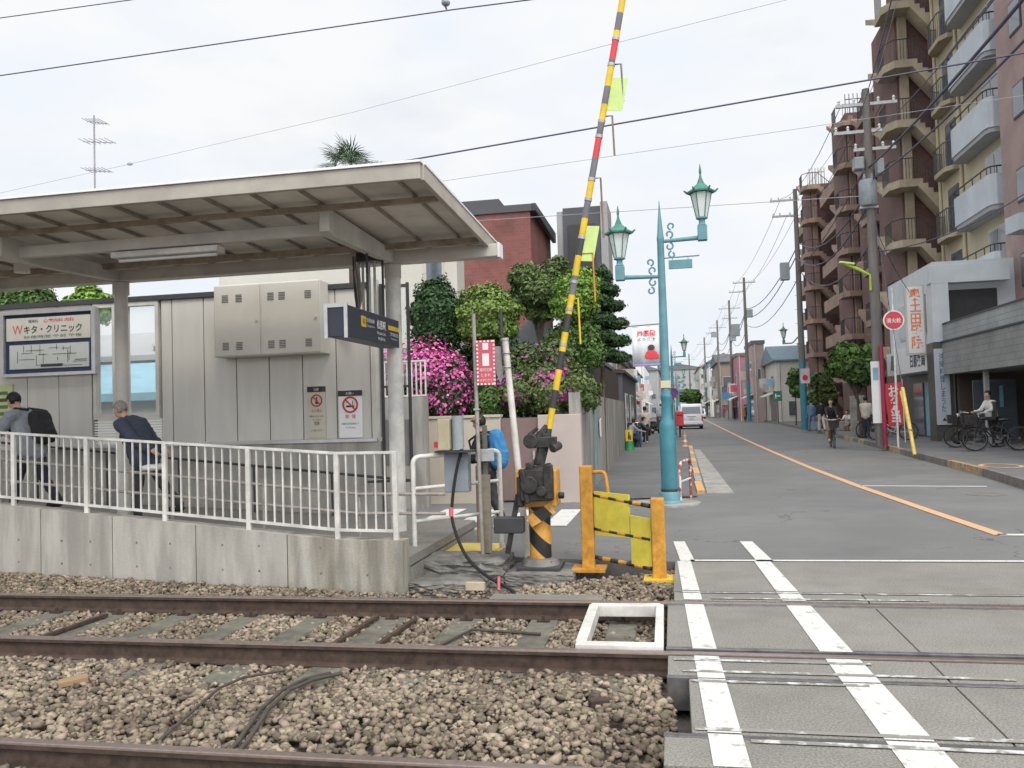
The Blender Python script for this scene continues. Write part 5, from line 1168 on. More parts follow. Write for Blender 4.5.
# ================================================================== UTILITY POLES
def upole(x, y, z0, top, label, r0=.19, arms=(), boxes=(), lower=None, drums=()):
    t = thing('utility_pole', (x, y, z0), label, 'utility pole', 'utility poles along the right pavement')
    sp = z0 + 1.9 if lower else z0
    if lower: MB().cyl((x, y, z0), (x, y, sp+2.0), r0*1.02, r0*.97, n=14).build('painted_base', lower, t, smooth=True); sp += 2.001
    MB().cyl((x, y, sp), (x, y, top), r0*.93, r0*.6, n=14).build('shaft', 'pole', t, smooth=True)
    for (z, w, off) in arms:
        a = MB().box(x-w/2+off, x+w/2+off, y-.05, y+.05, z-.05, z+.05).build('cross_arm', 'galv', t)
        for k in (-.45, -.2, .2, .45): MB().lathe([(.03, .05), (.05, .09), (.03, .12), (.055, .16), (.02, .22)], (x+off+k*w, y, z), 8).build('insulator', 'lampglass', a, smooth=True)
    for (dx, z, w, h) in boxes: MB().box(x+dx-w/2, x+dx+w/2, y-.3, y+.1, z, z+h).build('junction_box', 'transformer', t, bevel=.03)
    for (dx, z, r_, h) in drums:
        q = MB(); q.lathe([(r_*.9, 0), (r_, .05), (r_, h-.08), (r_*.85, h)], (x+dx, y-.1, z), 16); q.lathe([(.04, h), (.06, h+.1), (.03, h+.22)], (x+dx-.1, y-.1, z), 8); q.lathe([(.04, h), (.06, h+.1), (.03, h+.22)], (x+dx+.12, y-.1, z), 8); q.build('transformer', 'transformer', t, smooth=True)
        MB().box(x+dx-r_, x+dx+r_, y-.16, y-.04, z-.08, z-.002).build('transformer_bracket', 'galv', t)
    for k in range(10):
        z = 3 + k*.8
        if z < top-1 and k < 8: MB().cyl((x-.28, y, z), (x+.28, y, z), .01, n=5).build('climbing_step', 'steel', t)
    return t
P1 = upole(6.62, 28.8, .15, 11.9, 'nearest concrete utility pole with grey transformer beside the hydrant sign', .2, arms=[(11.4, 1.9, 0), (10.5, 1.5, -.3), (9.9, 1.3, .2)], drums=[(-.08, 8.0, .28, .85)], boxes=[(-.35, 9.2, .3, .4), (.3, 9.0, .22, .5)])
MB().box(6.34, 6.62, 28.58, 28.60, .9, 2.9).build('white_plate', 'white', P1)
text('電柱広告', (6.48, 28.578, 2.1), (1,0,0), (0,0,1), .9, 'navy', P1, .12) if False else None
q = MB(); q.box(6.40, 6.56, 28.57, 28.579, 2.3, 2.7); q.build('plate_print', 'ltblue', P1)
mb = MB(); mb.cyl((6.66, 28.48, .15), (6.66, 28.50, 3.4), .07, n=10); o = mb.build('red_guard_tube', mat('dark_red_tube', (.32, .03, .07), .5), smooth=True); own(o, 'dark red tube standing against the nearest utility pole', 'guard tube')
P2 = upole(7.3, 49.3, .15, 13.9, 'second utility pole with painted blue base and a lantern', .19, arms=[(13.3, 1.6, -.6), (12.4, 1.4, -.6)], boxes=[(-.75, 8.7, .5, 1.0)], lower='teal')
P3 = upole(7.4, 85, .15, 14.4, 'third utility pole with green painted base near the pink house', .2, arms=[(13.9, 2.2, 0), (13.0, 1.4, -.8)], boxes=[(-1.0, 8.6, .8, 1.2), (.4, 10.4, .6, .8)], lower='teal')
upole(7.2, 104, .15, 14.6, 'fourth utility pole counting away from the nearest', .2, arms=[(13.6, 2.6, 0), (12.4, 1.8, 0)], boxes=[(.3, 9.6, .7, 1)])
upole(6.9, 126, .15, 14.5, 'fifth utility pole counting away from the nearest', .2, arms=[(13.4, 2.6, 0), (12.6, 1.8, -.8)], boxes=[(-.5, 12, .9, .8)])
upole(6.1, 155, .15, 14.5, 'sixth utility pole counting away from the nearest', .2, arms=[(13.2, 2.8, 0)])
upole(4.2, 200, .15, 14.5, 'seventh and farthest utility pole, above the distant trees', .22, arms=[(13.2, 2.8, 0)])
for (X, Y, Z, dx, par, lab) in [(7.3, 49.3, 5.1, -.95, P2, 'teal lantern on an arm left of the second utility pole'), (8.6, 58, 4.9, -.1, None, 'teal lantern half hidden behind the second utility pole'), ]:
    t = thing('wall_lantern' if par else 'side_lantern', (X+dx, Y, Z), lab, 'lantern')
    s = 1.25; q = MB(); q.tube(bent([(X-.15, Y, Z+.35), (X+dx*.5, Y, Z), (X+dx, Y, Z)], .1), .04, 8); q.build('lamp_arm', 'teal_light', t, smooth=True); lantern(t, (X+dx, Y, Z))
    if not par: MB().cyl((X-.1, Y, .15), (X-.1, Y, Z), .07).build('post', 'teal_light', t)
t = thing('green_street_light', (5.9, 28.7, 5.8), 'lime green street light arm on the nearest utility pole', 'street light')
a, b = AY(843, 263, 28.6), AY(870, 275, 28.6)
MB().tube([a, a.lerp(b, .6) + Vector((0, 0, .02)), b, b - Vector((0, 0, .5))], [.05, .05, .035, .035], 8).build('light_arm', mat('lime_green', (.42, .62, .05), .5), t, smooth=True)
MB().obox(a - Vector((.12, 0, -.03)), a + Vector((.35, 0, -.06)), .18, .07).build('light_head', 'limeplate', t, bevel=.02)
# hydrant sign
t = thing('hydrant_sign', (6.82, 27.4, .15), 'round red fire hydrant sign on a slim white pole', 'sign')
MB().cyl((6.80, 27.5, .15), (6.83, 27.5, 5.1), .033, n=10).build('sign_post', 'white_metal', t, smooth=True)
MB().cyl((6.82, 27.44, 4.1), (6.82, 27.46, 4.1), .31, n=32).build('sign_face', 'white', t)
MB().cyl((6.82, 27.43, 4.1), (6.82, 27.439, 4.1), .27, n=32).build('red_disc', 'brightred', t)
text('消火栓', (6.82, 27.425, 4.09), (1,0,0), (0,0,1), .15, 'white', t, .42, bold=.02)
text('FIRE', (6.82, 27.425, 4.27), (1,0,0), (0,0,1), .05, 'white', t, .15) if False else None
# guy wire guard, banner flag
t = thing('guy_guard', (6.23, 23.6, .15), 'yellow sleeve over a slanting guy wire at the pavement edge', 'guy wire')
MB().tube([(6.23, 23.6, .15), (6.30, 24.75, 1.95)], .05, 10).build('yellow_sleeve', mat('guy_yellow', (.62, .45, .12), .6, .1, 8), t, smooth=True)
MB().tube([(6.23, 23.62, .2), (6.34, 25.1, 1.85)], .035, 8).build('second_sleeve', 'guy_yellow' if 'guy_yellow' in M else MATS['guy_yellow'], t, smooth=True)
MB().cyl((6.30, 24.75, 1.95), (6.6, 28.7, 8.6), .010, n=5).build('guy_wire', 'wire', t)
MB().lathe([(.06, 0), (.06, .1)], (6.27, 24.0, .72), 10).build('sleeve_ring', 'brownpipe', t)
t = thing('flag_banner', (7.2, 31, .15), 'upright red banner flag with white lettering beside the utility pole', 'banner')
a, b, c, d = AY(884, 384, 31), AY(902, 382, 31), AY(905, 424, 31), AY(889, 427, 31)
MB().ext([a, b, c, d], (0, .01, 0)).build('flag_cloth', 'brightred', t); MB().cyl((b.x+.02, 31, .15), (b.x, 31, b.z+.1), .015).build('flag_pole', 'white', t)
text('お\n弁\n当', ((a.x+c.x)/2, 30.99, (a.z+c.z)/2), (1,0,0), (-.06,0,1), 1.3, 'white', t, .36, bold=.02)

# ================================================================== BUILDINGS ON THE RIGHT
def stair_tower(t, Xl, Y0, nfl, h, z0, wid, m_, core_m='brick_brown', depth=4.5, top=None, rail=True):
    """open stair tower: brick core, a landing and a stepped flight per storey, bar railings"""
    Xr = Xl + wid; top = top or z0 + nfl*h
    MB().box(Xl+.75, Xr+.5, Y0, Y0+depth, 0, top).build('tower_core', core_m, t)
    MB().box(Xl+.85, Xl+1.2, Y0-.35, Y0-.001, 0, top-.3).build('tower_pier', m_, t)
    zs = [z0 + k*h for k in range(nfl)]
    for z in zs:
        q = MB()
        # landing with chamfered outer corner
        q.ext([(Xl, Y0+.6, z-.3), (Xl, Y0-.7, z-.3), (Xl+.35, Y0-1.25, z-.3), (Xl+1.15, Y0-1.25, z-.3), (Xl+1.15, Y0-.35, z-.3), (Xl+.749, Y0-.352, z-.3), (Xl+.749, Y0+.6, z-.3)], (0, 0, .36))
        q.ext([(Xl+.06, Y0+.55, z+.02), (Xl+.06, Y0+2.6, z+1.0), (Xl+.06, Y0+2.6, z+.72), (Xl+.06, Y0+.55, z-.24)], (.65, 0, 0))
        q.build('landing', m_, t)
        n = 6; x0_, x1_ = Xl+1.152, Xr+.1; run = (x1_-x0_)/n; rise = h*.5/n
        prof = [(x0_, z+.06)]
        for k in range(n): prof += [(x0_+run*(k+1)-.0, z+.06-rise*k), (x0_+run*(k+1), z+.06-rise*(k+1))]
        prof += [(x1_, z-rise*n-.55), (x0_+.1, z-.42), (x0_, z-.3)]
        cl = [prof[0]] + [p for i, p in enumerate(prof[1:]) if p != prof[i]]
        MB().ext([(x, Y0-1.24, zz) for x, zz in cl], (0, 1.0, 0)).build('stair_flight', m_, t)
        if rail:
            q = MB(); q.tube([(Xl+.03, Y0+.5, z+1.05), (Xl+.03, Y0-.7, z+1.05), (Xl+.37, Y0-1.22, z+1.05), (Xl+1.15, Y0-1.22, z+1.05), (x1_, Y0-1.22, z+1.05-h*.5)], .03, 5)
            for k in range(7): q.box(Xl+.02, Xl+.05, Y0-.65+k*.19, Y0-.625+k*.19, z, z+1.05)
            for k in range(16):
                x = Xl+.37 + k*(x1_-Xl-.4)/15; zz = z if x < x0_ else z - (x-x0_)/(x1_-x0_)*h*.5
                q.box(x, x+.025, Y0-1.235, Y0-1.21, zz, zz+1.05)
            q.build('railing', 'dark', t)
t = thing('brown_apartment', (17, 60, 0), 'tall brown tiled apartment block with zigzag open stair towers', 'apartment building')
MB().box(13.6, 26, 43, 84, 0, 20.2).build('main_block', 'brick_brown', t)
MB().box(12.3, 25.9, 43.2, 48, 0, 26).build('end_wall', 'brick_brown', t)
stair_tower(t, 10.45, 42.5, 7, 2.83, 3.4, 2.35, 'stair', top=20.9)
stair_tower(t, 11.1, 50.2, 6, 2.9, 3.3, 2.4, 'stair_brown', top=19.4)
stair_tower(t, 11.0, 57, 7, 2.75, 3.2, 2.6, 'stair_brown', top=20.6)
stair_tower(t, 11.1, 72, 7, 2.75, 3.0, 2.5, 'stair_brown', top=19.9)
for (x, y, z, w) in [(11.5, 43.4, 20.91, .75), (12.0, 59, 20.61, 1.3), (12.0, 74, 19.91, 1.2)]:
    q = MB(); q.box(x, x+w, y-1, y-.95, z+1.2, z+1.26)
    for k in range(6): q.box(x+k*w/5, x+k*w/5+.05, y-1, y-.95, z, z+1.6)
    q.build('roof_railing', 'steel', t)
# window bays on the street side between the towers
for (y0, y1, zt, xx) in [(48.5, 55, 18, 13.1), (62.5, 70, 18, 13.1), (77, 83.5, 18, 13.1)]:
    z = 3.3
    while z < zt:
        q = MB(); q.ext([(xx-.6, y0, z-.15), (xx-1.0, y0+.8, z-.15), (xx-1.0, y1-.8, z-.15), (xx-.6, y1, z-.15), (xx+.498, y1, z-.15), (xx+.498, y0, z-.15)], (0, 0, .9)); bb = q.build('balcony', 'stair_brown', t)
        w = MB().box(xx+.46, xx+.495, y0+.5, y1-.5, z+.76, z+2.1).build('window', 'glass', t)
        z += 2.8
# cream block with white rounded balconies
t = thing('cream_apartment', (16, 36, 0), 'cream apartment block with white curved balconies on the street side', 'apartment building')
MB().box(12.55, 24, 33.0, 41.2, 0, 27).build('main_block', 'cream', t)
for k in range(8):
    z = 3.0 + 2.9*k
    y0, y1, xo, xi = 33.4, 37.8, 11.85, 12.548
    out = [(xi, y0), (xo+.25, y0), (xo+.07, y0+.09), (xo, y0+.32), (xo, y1-.5), (xo+.1, y1-.15), (xo+.35, y1), (xi, y1)]
    b_ = MB().ext([(x, y, z) for x, y in out], (0, 0, 1.15)).build('balcony', 'balc', t)
    MB().ext([(x+.05 if x < xi else x, lerp(y, 35.3, .02), z-.18) for x, y in out], (0, 0, .178)).build('balcony_slab', 'wallgrey', b_)
    q = MB(); q.tube([(x, y, z+1.42) for x, y in out], .03, 6)
    for i in range(0, 8): x, y = out[i]; q.cyl((x+(.02 if x < xi-.1 else -.02), y, z+1.15), (x+(.02 if x < xi-.1 else -.02), y, z+1.42), .018, n=5)
    for yy in (34.3, 35.2, 36.1): q.cyl((xo+.02, yy, z+1.15), (xo+.02, yy, z+1.42), .018, n=5)
    q.build('balcony_rail', 'dark', b_)
    w = MB().box(12.500, 12.546, 33.6, 35.6, z+.2, z+2.3).build('window', 'offwhite', t); MB().box(12.480, 12.498, 33.7, 34.55, z+.3, z+2.2).build('pane', 'glass', w); MB().box(12.480, 12.498, 34.65, 35.5, z+.3, z+2.2).build('pane', 'glass', w)
    # narrow corner balcony with a grille at the far end
    pl = [(12.548, 38.6), (12.3, 38.6), (12.05, 39.0), (12.05, 40.4), (12.3, 40.8), (12.548, 40.8)]
    b2 = MB().ext([(x, y, z-.12) for x, y in pl], (0, 0, .2)).build('corner_balcony', 'stair', t); q = MB()
    for i in range(5):
        (xa, ya), (xb, yb) = pl[i], pl[i+1]
        for j in range(5): s = j/5; q.box(lerp(xa,xb,s)-.0, lerp(xa,xb,s)+.025, lerp(ya,yb,s), lerp(ya,yb,s)+.025, z+.08, z+1.15)
    q.tube([(x, y, z+1.16) for x, y in pl], .03, 5); q.build('grille', 'steel', b2)
    w = MB().box(12.500, 12.547, 38.8, 40.1, z+.2, z+2.2).build('window', 'glass', t)
for y in (38.2, 41.1): MB().cyl((12.48, y, 0), (12.48, y, 27), .07, n=8).build('drain_pipe', 'cream', t, smooth=True)
# pink tiled block
t = thing('pink_apartment', (16, 27, 0), 'pink tiled apartment block at the right edge of the photo', 'apartment building')
MB().box(12.0, 24, 18, 32.6, 3.6, 27).build('main_block', 'pink', t)
for k in range(7):
    z = 5.4 + 2.9*k
    for y0 in (30.3, 27.2):
        w = MB().box(11.96, 12.02, y0, y0+1.0, z, z+1.15).build('window', 'dark', t); MB().box(11.945, 11.959, y0+.06, y0+.94, z+.06, z+1.09).build('pane', 'glass', w)
for k, z in enumerate((7.2, )):
    a = AX(1019, 222, 11.4); q = MB(); q.ext([(11.998, a.y-.4, a.z-.3), (11.3, a.y-.3, a.z-.3), (11.2, a.y+.6, a.z-.3), (11.998, a.y+.9, a.z-.3)], (0, 0, .55)); q.build('awning', 'balc', t)
# tiled garage with parapet
t = thing('tiled_garage', (10.5, 26.5, .15), 'open grey tiled garage building with lattice parapet at right', 'building')
MB().box(9.3, 11.99, 16.5, 31.25, 2.47, 3.58).build('tile_band', 'greytile', t)
MB().box(9.26, 9.36, 16.5, 31.25, 3.582, 3.64).build('coping', 'dark', t)
MB().box(9.34, 9.44, 16.5, 31.2, 3.642, 4.2).build('lattice_parapet', 'glassblock', t)
MB().box(9.32, 9.46, 16.5, 31.2, 4.202, 4.26).build('parapet_rail', 'dark', t)
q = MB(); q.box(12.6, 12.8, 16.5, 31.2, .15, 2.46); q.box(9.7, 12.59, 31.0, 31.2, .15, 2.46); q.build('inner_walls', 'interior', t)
MB().box(9.5, 9.62, 27.95, 28.1, .15, 2.46).build('garage_post', 'wallgrey', t)
MB().box(9.62, 10.9, 29.4, 29.45, .15, 2.2).build('glass_door', 'glass', t); MB().box(10.4, 10.5, 29.35, 29.39, 1.3, 2.0).build('door_sticker', 'ltblue', t)
sheet('garage_floor', [(9.3, 16.5), (12.6, 16.5), (12.6, 31), (9.3, 31)], .16, 'slab')
# white shop with frame, pillar and signs
t = thing('white_shop', (10.5, 34.5, .15), 'white two storey shop with grey frame beside the garage', 'shop')
MB().box(9.32, 12.03, 32.0, 38.2, 2.65, 6.55).build('upper_storey', 'shopwhite', t)
MB().box(9.0, 11.6, 31.26, 31.7, 5.68, 6.32).build('frame_beam', 'shopwhite', t, bevel=.01)
MB().box(9.05, 9.6, 31.26, 31.95, 3.62, 5.678).build('frame_column', 'shopwhite', t)
MB().box(9.0, 9.62, 31.26, 31.98, .15, 3.6).build('dark_pillar', 'darkstone', t)
q = MB(); q.box(9.75, 11.4, 31.96, 31.995, 4.3, 5.5); q.build('side_window', 'dark', t)
q = MB(); q.box(9.9, 12.03, 32.0, 38.2, .15, 2.64); q.build('ground_floor', 'darkstone', t)
for y0 in (32.9, 34.9): w = MB().box(9.28, 9.33, y0, y0+1.7, 4.05, 5.5).build('window', 'alu', t); MB().box(9.265, 9.279, y0+.06, y0+1.64, 4.12, 5.44).build('pane', 'glass', w)
for y0, mm in ((32.6, 'glass'), (34.2, 'ltblue'), (35.8, 'glass')): MB().box(9.86, 9.899, y0, y0+1.3, .2, 2.3).build('shop_door', mm, t)
b_ = MB().box(9.12, 9.31, 32.2, 38.1, 2.68, 3.62).build('shop_fascia', 'white', t)
text('日原薬局', (9.115, 33.6, 3.12), (0,-1,0), (0,0,1), .5, 'navy', b_, 1.9, bold=.02)
MB().ext([(9.115, 36.9, 2.9), (9.115, 37.5, 2.9), (9.115, 37.3, 3.5), (9.115, 37.0, 3.5)], (-.01, 0, 0)).build('leaf_logo', 'verdigris', b_)
t = thing('pillar_sign', (9.2, 31.2, .7), 'tall narrow white sign with vertical lettering on the dark pillar', 'sign')
MB().box(9.02, 9.49, 31.20, 31.255, .72, 3.38).build('sign_panel', 'balc', t, bevel=.01)
text('沖\n縄\n料\n理\nし\nま\nう\nた', (9.255, 31.195, 2.2), (1,0,0), (0,0,1), 2.05, 'navy', t, .17)
MB().ext([(9.19, 31.195, .86), (9.33, 31.195, .86), (9.26, 31.195, .98)], (0, -.004, 0)).build('triangle_mark', 'dark', t)
t = thing('projecting_sign', (8.8, 32.4, 3.2), 'white projecting sign with large orange vertical characters', 'sign')
MB().box(8.45, 9.10, 32.3, 32.5, 3.25, 5.80).build('sign_case', 'wallcream', t, bevel=.01); MB().box(8.50, 9.05, 32.285, 32.299, 3.32, 5.74).build('sign_face', 'white', t)
text('奥\n土\n田\n醫\n院', (8.775, 32.28, 4.58), (1,0,0), (0,0,1), 2.2, mat('orange_lettering', (.80, .20, .06), .5).name and 'orangelet', t, .38, bold=.02) if False else None
M['orangelet'] = mat('orange_lettering', (.80, .22, .07), .5, .04)
text('奥\n土\n田\n醫\n院', (8.775, 32.28, 4.58), (1,0,0), (0,0,1), 2.2, 'orangelet', t, .40, bold=.02)
MB().box(9.10, 9.30, 32.38, 32.42, 5.4, 5.46).build('sign_bracket', 'galv', t); 
# vegetation and houses farther on the right
p = AY(858, 368, 37)
plant('street_tree', (p.x, 37, .15), 'leafy green street tree in front of the brown apartment', 'tree', blobby((p.x, 37, p.z+.1), (1.0, .9, 1.0), 17, .52, .85, 41), 9000, .16, 'leaf_mid', (2.6, .09), surf=.3)
p = AY(822, 400, 52)
plant('hedge_tree', (p.x, 52, .15), 'dark ivy covered tree left of the street tree', 'tree', blobby((p.x, 52, 2.2), (.8, .7, 1.3), 12, .55, .9, 42), 6000, .16, 'leaf_olive', (2.6, .12), surf=.4)
plant('small_tree', (8.6, 62, .15), 'slim small tree beside the cream house', 'tree', blobby((8.6, 62, 3.2), (.5, .5, 1.2), 10, .4, 1, 43), 3500, .16, 'leaf_mid', (3.0, .06), surf=.3)
plant('far_tree', (4.3, 190, 0), 'round pale green tree closing the far end of the street', 'tree', blobby((3.7, 190, 4.2), (2.3, 2, 1.7), 16, 1.3, .9, 44), 7000, .35, 'leaf_mid', (3.5, .2), core=.8, surf=.6)
house(9.3, 13.2, 78, 88, 5.6, 'cream corner house with blue grey roof and solar panels', 'wallcream', 'roofblue', 1.7, wins=[('-y', 10.2, 10.9, .6, 2.0), ('-x', 80, 82, 3.2, 4.4), ('-y', 11.8, 12.6, 3.3, 4.4)], ridge='x')
t = house(8.1, 9.25, 87, 95, 7.9, 'narrow pinkish tower house between the cream house and the pink panel', 'wallpink', 'rooftile', flat=True, wins=[('-x', 88, 89.5, 4.8, 6.2), ('-y', 8.5, 8.9, 4.2, 5.4), ('-x', 91, 93, .3, 2.6)])
house(7.4, 8.9, 98, 106, 7.4, 'narrow magenta fronted house', 'shutterred', 'rooftile', flat=True, wins=[('-x', 99, 101, 3.8, 5.4)])
house(8.4, 12, 108, 122, 8.0, 'beige shop house beyond the magenta front', 'wallcream', 'rooftile', flat=True, wins=[('-x', 110, 113, 4, 5.6), ('-x', 115, 118, 4, 5.6), ('-x', 110, 118, .4, 2.8)])
house(6.9, 12.5, 128, 146, 8.3, 'brown house with a dark pitched roof down the street', 'wallbrown', 'walldark', 1.8, wins=[('-y', 7.5, 9.2, 4.6, 6.2), ('-x', 132, 136, 4, 5.6)], ridge='x')
house(6.6, 9.5, 152, 170, 9, 'white and blue building far down the street', 'white', 'blue', flat=True, wins=[('-y', 7.0, 9.0, 4, 6.5), ('-y', 7.0, 9.0, 7, 8.4)])
house(7.5, 14, 178, 205, 11, 'grey building far down the right side', 'wallgrey', 'rooftile', 2, wins=[('-y', 8.5, 11, 5, 7)])
house(7, 16, 215, 260, 12, 'pale building closing the far right side', 'wallcream', 'rooftan', 2)
lw = [('+x', 1, 3)]
house(-9, -3.1, 52, 60, 4.6, 'low dark shop beyond the timber fence', 'wallbrown', 'walldark', flat=True, wins=[('+x', 53, 55, .5, 2.3), ('+x', 56.5, 58.5, .5, 2.3)])
house(-7, -2.0, 34.5, 47, 3.1, 'dark fronted shop behind the seated people', 'walldark', 'darkwood', .5, wins=[('+x', 36, 38, .4, 2.3), ('+x', 40, 43, .4, 2.3)], eave=.12)
house(-10, -3.6, 66, 78, 5.4, 'grey shop house on the left pavement', 'wallgrey', 'rooftile', 1.3, wins=[('+x', 68, 71, 3.2, 4.6), ('-y', -6, -4.5, 3, 4.4)])
house(-11, -4.2, 84, 98, 7, 'cream house on the left pavement', 'wallcream', 'rooftan', 1.5, wins=[('-y', -6.5, -5, 4, 5.6)])
house(-12, -4.4, 104, 122, 6.2, 'pink rendered house farther on the left', 'wallpink', 'rooftile', 1.5, wins=[('-y', -7.5, -5.5, 3.5, 5)])
house(-14, -4.2, 130, 160, 8.6, 'white building farther on the left', 'white', 'rooftile', flat=True, wins=[('-y', -8, -5, 4, 5.6), ('-y', -8, -5, 6.4, 7.8)])
house(-14, -2.6, 170, 230, 9.5, 'large pale grey building at the left far end', 'wallgrey', 'rooftile', 2.2, wins=[('-y', -8, -5, 4, 6)])
house(-6, 12, 290, 330, 15, 'hazy distant block closing the street', 'wallgrey', 'rooftile', 2)
for k, (x0, x1, y0, h_) in enumerate([(-60, -34, 70, 7), (-32, -15, 60, 6), (30, 60, 60, 9)]):
    house(x0, x1, y0, y0+15, h_, ['long low house hidden far behind the station', 'tiled house hidden behind the station wall', 'block hidden behind the pink apartment'][k], 'wallgrey', 'rooftile', 2)

t = thing('green_board', (8.9, 72, .15), 'green square signboard on a thin post before the cream house', 'sign')
a = AY(777.5, 396, 72); MB().box(a.x-.35, a.x+.35, 71.96, 72.0, a.z-.42, a.z+.42).build('sign_panel', 'verdigris', t); MB().cyl((a.x, 72.05, .15), (a.x, 72.05, a.z+.4), .04).build('post', 'dark', t); MB().box(a.x-.2, a.x-.1, 71.94, 71.959, a.z-.2, a.z+.2).build('white_mark', 'white', t); 
MB().box(a.x-.08, a.x+.2, 71.94, 71.959, a.z-.05, a.z+.05).build('white_mark', 'white', t)
a = AY(804.5, 376, 49.3)
t = thing('pole_banner', (a.x, 49, a.z), 'small white and red banner on the second utility pole', 'banner'); MB().box(a.x-.25, a.x+.25, 49.1, 49.11, a.z-.42, a.z+.42).build('banner_cloth', mat('pinkish_banner', (.60, .48, .52), .6), t); q = MB(); q.ell((a.x, 49.09, a.z-.1), (.15, .005, .17)); q.build('red_emblem', 'red', t)
for k, (px, py, w, h_, mm, lab) in enumerate([(728, 396, 1.4, .9, 'blue', 'blue shop sign on the right down the street'), (745, 412, .5, .9, 'amber', 'yellow shop board beside the pink house')]):
    a = AY(px, py, 108 + k*-18); t = thing('shop_sign', (a.x, a.y, 0), lab, 'sign'); MB().box(a.x-w/2, a.x+w/2, a.y, a.y+.1, a.z-h_/2, a.z+h_/2).build('sign_panel', mm, t); MB().cyl((a.x, a.y+.2, 0), (a.x, a.y+.2, a.z+h_/2), .05).build('post', 'dark', t)
tt = []
q = MB()
for k in range(24):
    a0, a1 = k/24*2*math.pi, (k+1)/24*2*math.pi; f = lambda a, r_: (6.72 + r_*math.cos(a), 19.1 + r_*math.sin(a)*1.6, .158)
    q.add([f(a0, .40), f(a0, .31), f(a1, .31), f(a1, .40)], [(0, 1, 2, 3)])
tag(q.build('ring_marking', 'orange_paint'), kind='structure')
o = MB().cyl((6.72, 19.1, .150), (6.72, 19.1, .156), .24, n=24).build('manhole_cover', 'kerb_dark'); own(o, 'round dark manhole cover inside a yellow painted ring', 'manhole cover')
o = MB().cyl((5.0, 14.9, 0), (5.0, 14.9, .005), .30, n=28).build('manhole_cover', 'kerb_dark'); own(o, 'oval looking dark manhole cover in the right lane near the kerb', 'manhole cover')

# ================================================================== PEOPLE
def bake(mb_, name, material, parent, voxel, smooth_it=4, extra=None):
    """fuse rounded volumes into one continuous surface"""
    me = bpy.data.meshes.new(name); me.from_pydata(mb_.v, [], mb_.f)
    bm = bmesh.new(); bm.from_mesh(me); bmesh.ops.recalc_face_normals(bm, faces=bm.faces); bm.to_mesh(me); bm.free()
    o = bpy.data.objects.new('tmp', me)
    r = o.modifiers.new('r', 'REMESH'); r.mode = 'VOXEL'; r.voxel_size = voxel
    s = o.modifiers.new('s', 'SMOOTH'); s.iterations = smooth_it; s.factor = .5
    m2 = evaluate(o); m2.name = name
    if name in ('jacket', 'trousers', 'pack_body', 'hood'):
        n_ = len(m2.vertices); q_ = np.empty(n_*3, np.float32); m2.vertices.foreach_get('co', q_); q_ = q_.reshape(-1, 3).astype(float)
        nn = np.empty(n_*3, np.float32); m2.vertex_normals.foreach_get('vector', nn); nn = nn.reshape(-1, 3)
        x_, y_, z_ = q_.T
        w_ = 1 - np.abs(np.sin(z_*26 + 3*np.sin(x_*13 + 2*np.sin(z_*7)) + 2.5*np.sin(y_*15 + z_*5))) * 1.3 + .5*np.sin(x_*41 + z_*23)*np.sin(y_*37 - z_*19)
        q_ += nn * (w_ * .0065)[:, None]; m2.vertices.foreach_set('co', q_.astype(np.float32).ravel()); m2.update()
    m2.polygons.foreach_set('use_smooth', [True]*len(m2.polygons)); m2.materials.clear(); m2.materials.append(M[material] if isinstance(material, str) else material)
    ob = bpy.data.objects.new(name, m2); COL.objects.link(ob); ob.parent = parent
    return ob
def rot(v, a, ax='X'): return Matrix.Rotation(a, 3, ax) @ Vector(v)
